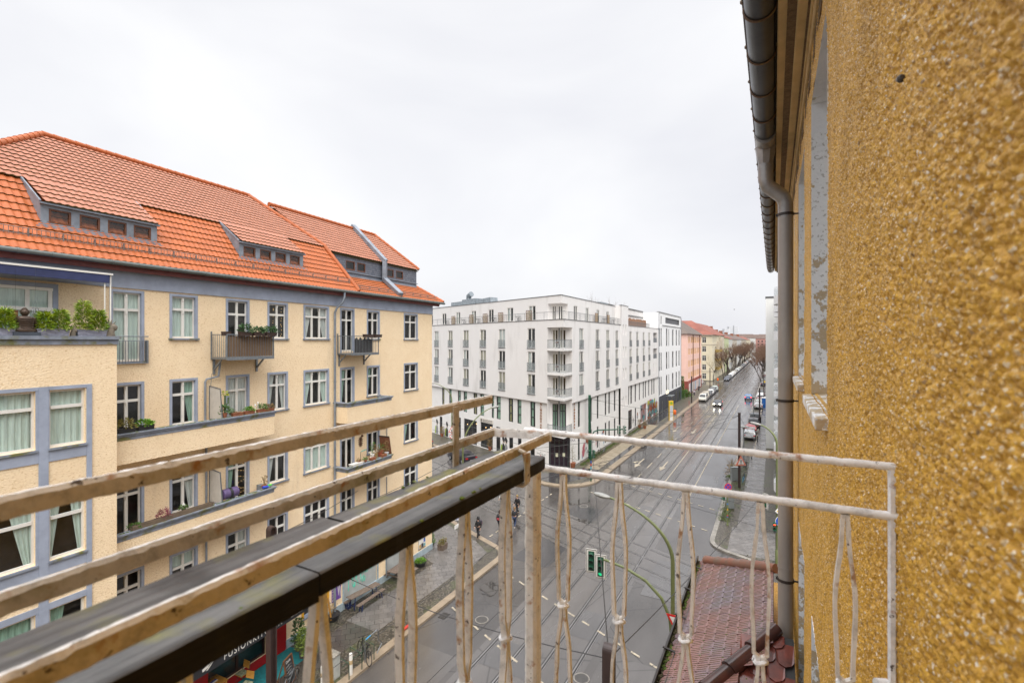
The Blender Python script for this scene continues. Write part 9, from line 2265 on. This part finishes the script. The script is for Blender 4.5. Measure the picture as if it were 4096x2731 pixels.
bpy.data.objects['backpack.001']['label'] = 'plain black backpack on the walker left of the thick baluster'
x,y,_ = gp(2058,2108);person('walker in blue jeans and white shoes half hidden behind the thick baluster',(x,y,0.0),A1 + 0.1,(0.03,0.03,0.035),(0.03,0.045,0.10),(0.22,0.12,0.05),shoes=(0.61,0.6,0.58),H=0.97)
x,y,_ = gp(2070,2057);person('tall walker in a long black coat farthest along the pedestrian crossing',(x,y,0.0),A1 + 2.9,(0.014,0.014,0.016),(0.018,0.018,0.022),(0.28,0.19,0.08),coat=True,H=1.02)
x,y,_ = gp(2010,2032);person('walker in a striped pale jumper almost hidden behind a baluster',(x,y,0.0),A1 + 3.0,(0.5,0.5,0.47),(0.03,0.03,0.04),(0.04,0.025,0.015))
person('pedestrian in pale top and dark trousers on the left pavement before the pink house',S(20.0,146,0.12),A1 + 3.1,(0.55,0.5,0.55),(0.03,0.03,0.05),(0.05,0.03,0.02),H=1.05)
person('pedestrian in dark clothes on the left pavement beyond the pale topped one',S(20.6,160,0.12),A1,(0.03,0.03,0.04),(0.02,0.02,0.03),(0.05,0.03,0.02),H=1.05)
person('pedestrian in a white top beside the cars parked on the right',S(1.9,140,0.12),A1,(0.6,0.58,0.58),(0.04,0.05,0.09),(0.05,0.03,0.02))
person('pedestrian in a dark jacket on the right pavement beyond the white topped one',S(1.6,147,0.12),A1,(0.06,0.03,0.03),(0.03,0.03,0.06),(0.05,0.03,0.02))
o = thing('blue_cabin','narrow bright blue portable cabin beside the white cars on the right','cabin',S(1.9,128,0.12),rotz=ST_ANG);mb = MB();mb.box(-0.55,0.55,-0.55,0.55,0,2.3);mb.build('body',M("cabin blue",(0.01,0.12,0.42),0.5),o,world=False,bevel=0.03)
mb = MB();mb.box(-0.6,0.6,-0.6,0.6,2.301,2.42);mb.build('roof',m_swhite,o,world=False)
for k,t in enumerate((72,84,96,106,117)): bollard('slim black bollard along the right pavement, the %s from the junction' % ('first','second','third','fourth','fifth')[k],S(2.2 if k else 2.6,t,0.12),1.1,0.06,band=False,name='black_bollard',m=m_groove)
for k,(px,py) in enumerate(((2755,1624),)):
 o = thing('kick_scooter','small kick scooter parked beside the tram stop kerb','scooter',gp(px,py,0.12),rotz=ST_ANG);mb = MB();mb.box(-0.45,0.4,-0.07,0.07,0.1,0.14);mb.build('deck',m_groove,o,world=False);mb = MB();mb.tube([(0.4,0,0.1),(0.5,0,1.1)],0.025,6);mb.tube([(0.48,-0.22,1.1),(0.48,0.22,1.1)],0.02,5);mb.build('stem',m_sred,o,world=False)
sp_ = thing('warning_post','yellow and red warning panel post among the right hand cars','sign post',S(2.6,165,0.12));mb = MB();x,y,_ = S(2.6,165);mb.tube([(x,y,0.12),(x,y,3.6)],0.05,6);mb.build('pole',m_galv,sp_);mb = MB();Fy = FP_(x,y - 0.1);mb.poly([Fy.P(0,0.05,3.9),Fy.P(0.45,0.05,3.45),Fy.P(0,0.05,3.0),Fy.P(-0.45,0.05,3.45)]);mb.build('panel',m_syel,sp_)
# -- bare winter trees
m_bark = M("bark",(0.045,0.035,0.028),0.9,0.4,6);m_twig = M("brown twigs",(0.12,0.065,0.04),0.9,col2=(0.17,0.10,0.065),scale=1.5);m_twig_y = M("ochre twigs",(0.24,0.16,0.06),0.9,0.3,2)
def bare_tree(name,label,loc,h,seed,trunk=0.22,spread=0.42,twig=None,group=None,dens=1.0,upright=False):
 rnd = random.Random(seed);o = thing(name,label,'tree',loc,group);tr,cr = MB(),MB();tips = []
 def grow(p,d,L,r,lv):
  n = 3;pts = [p];q = p.copy()
  for k in range(n):
   d = (d + Vector((rnd.gauss(0,0.13),rnd.gauss(0,0.13),0.10 if lv else 0.02))).normalized();q = q + d * (L / n);pts.append(q.copy())
  (tr if lv < 2 else cr).tube(pts,[r * (1 - 0.45 * k / n) for k in range(n + 1)],6 if lv < 2 else 3,False)
  if lv >= 4: return
  m = (5,4,5,7)[lv] if lv else 6
  for k in range(int(m * (dens if lv > 1 else 1)) + (1 if rnd.random() < 0.5 else 0)):
   f = rnd.uniform(0.35,1.0) if lv else rnd.uniform(0.6,1.0);i = min(n - 1,int(f * n));b = pts[i].lerp(pts[i + 1],f * n - i if f * n - i <= 1 else 1)
   a = rnd.random() * 2 * pi;sp = spread * (1.0 if lv else 1.15)
   if upright: sp *= 0.45
   nd = (d + Vector((cos(a),sin(a),rnd.uniform(-0.1,0.5))) * sp * 1.6).normalized()
   grow(b,nd,L * rnd.uniform(0.5,0.75) * (0.95 if lv else 0.85),r * 0.43,lv + 1)
 grow(Vector((0,0,0)),Vector((0,0,1)),h * 0.46,trunk,0)
 tr.build('trunk',m_bark,o,True,world=False);cr.build('crown',twig or m_twig,o,world=False)
 return o
GT,GT2 = 'bare trees along the left kerb','bare trees along the right kerb'
ta = bare_tree('bare_tree','bare brown street tree in the winter row on the left',S(18.0,213,0.1),17,3,group=GT);tb = bare_tree('bare_tree','bare brown street tree in the winter row on the left',S(18.0,222,0.1),16,8,group=GT);tc3 = bare_tree('bare_tree','bare brown street tree in the winter row on the left',S(18.1,231,0.1),17.5,15,group=GT)
for k in range(24):
 c = copy_tree((ta,tb,tc3)[k % 3]);c.location = S(18.0,241 + k * 9.5,0.1);c.rotation_euler = (0,0,k * 1.7);s = rc.uniform(0.9,1.1);c.scale = (s,s,s * rc.uniform(0.92,1.05))
for k in range(24):
 c = copy_tree((tb,tc3,ta)[k % 3]);c.location = S(3.7,196 + k * 10,0.1);c.rotation_euler = (0,0,k * 2.1 + 1);c['label'] = 'bare brown street tree in the winter row on the right';c['group'] = GT2;s = rc.uniform(0.85,1.0);c.scale = (s,s,s)
for k in range(12):
 c = copy_tree((tb,tc3,ta)[k % 3]);c.location = (270 + k * 17,560 + (k % 3) * 25,0);c.rotation_euler = (0,0,k * 2.1 + 1);c['label'] = 'bare tree in the far group closing the street';c['group'] = 'far bare trees at the end of the street';c.scale = (1.15,1.15,1.15)
bare_tree('ochre_tree','thin bare ochre tree in front of the ivory corner tenement',S(19.6,193,0.1),12,5,0.15,0.5,m_twig_y,dens=0.7)
bare_tree('poplar_tree','bare upright poplar top rising behind the hotel roof',(19.3,122,0),29.5,6,0.35,0.4,M("grey twigs",(0.20,0.16,0.13),0.9),upright=True)
o = thing('bird','tiny dark bird flying high above the far street','bird',((2937 - 2048) / FPX * 180,180,EYE + (1361 - 1238) / FPX * 180));mb = MB();mb.ball((0,0,0),0.12,7,5,sx=2.2,sz=0.8);mb.add([(0.1,0,0.02),(-0.15,0,0.02),(-0.2,0.5,0.16),(0.0,0.52,0.16)],[(0,1,2,3)]);mb.add([(0.1,0,0.02),(-0.15,0,0.02),(-0.2,-0.5,0.16),(0.0,-0.52,0.16)],[(0,1,2,3)]);mb.add([(-0.2,0.06,0),(-0.2,-0.06,0),(-0.45,-0.1,0),(-0.45,0.1,0)],[(0,1,2,3)]);mb.build('body',m_groove,o,True,world=False)
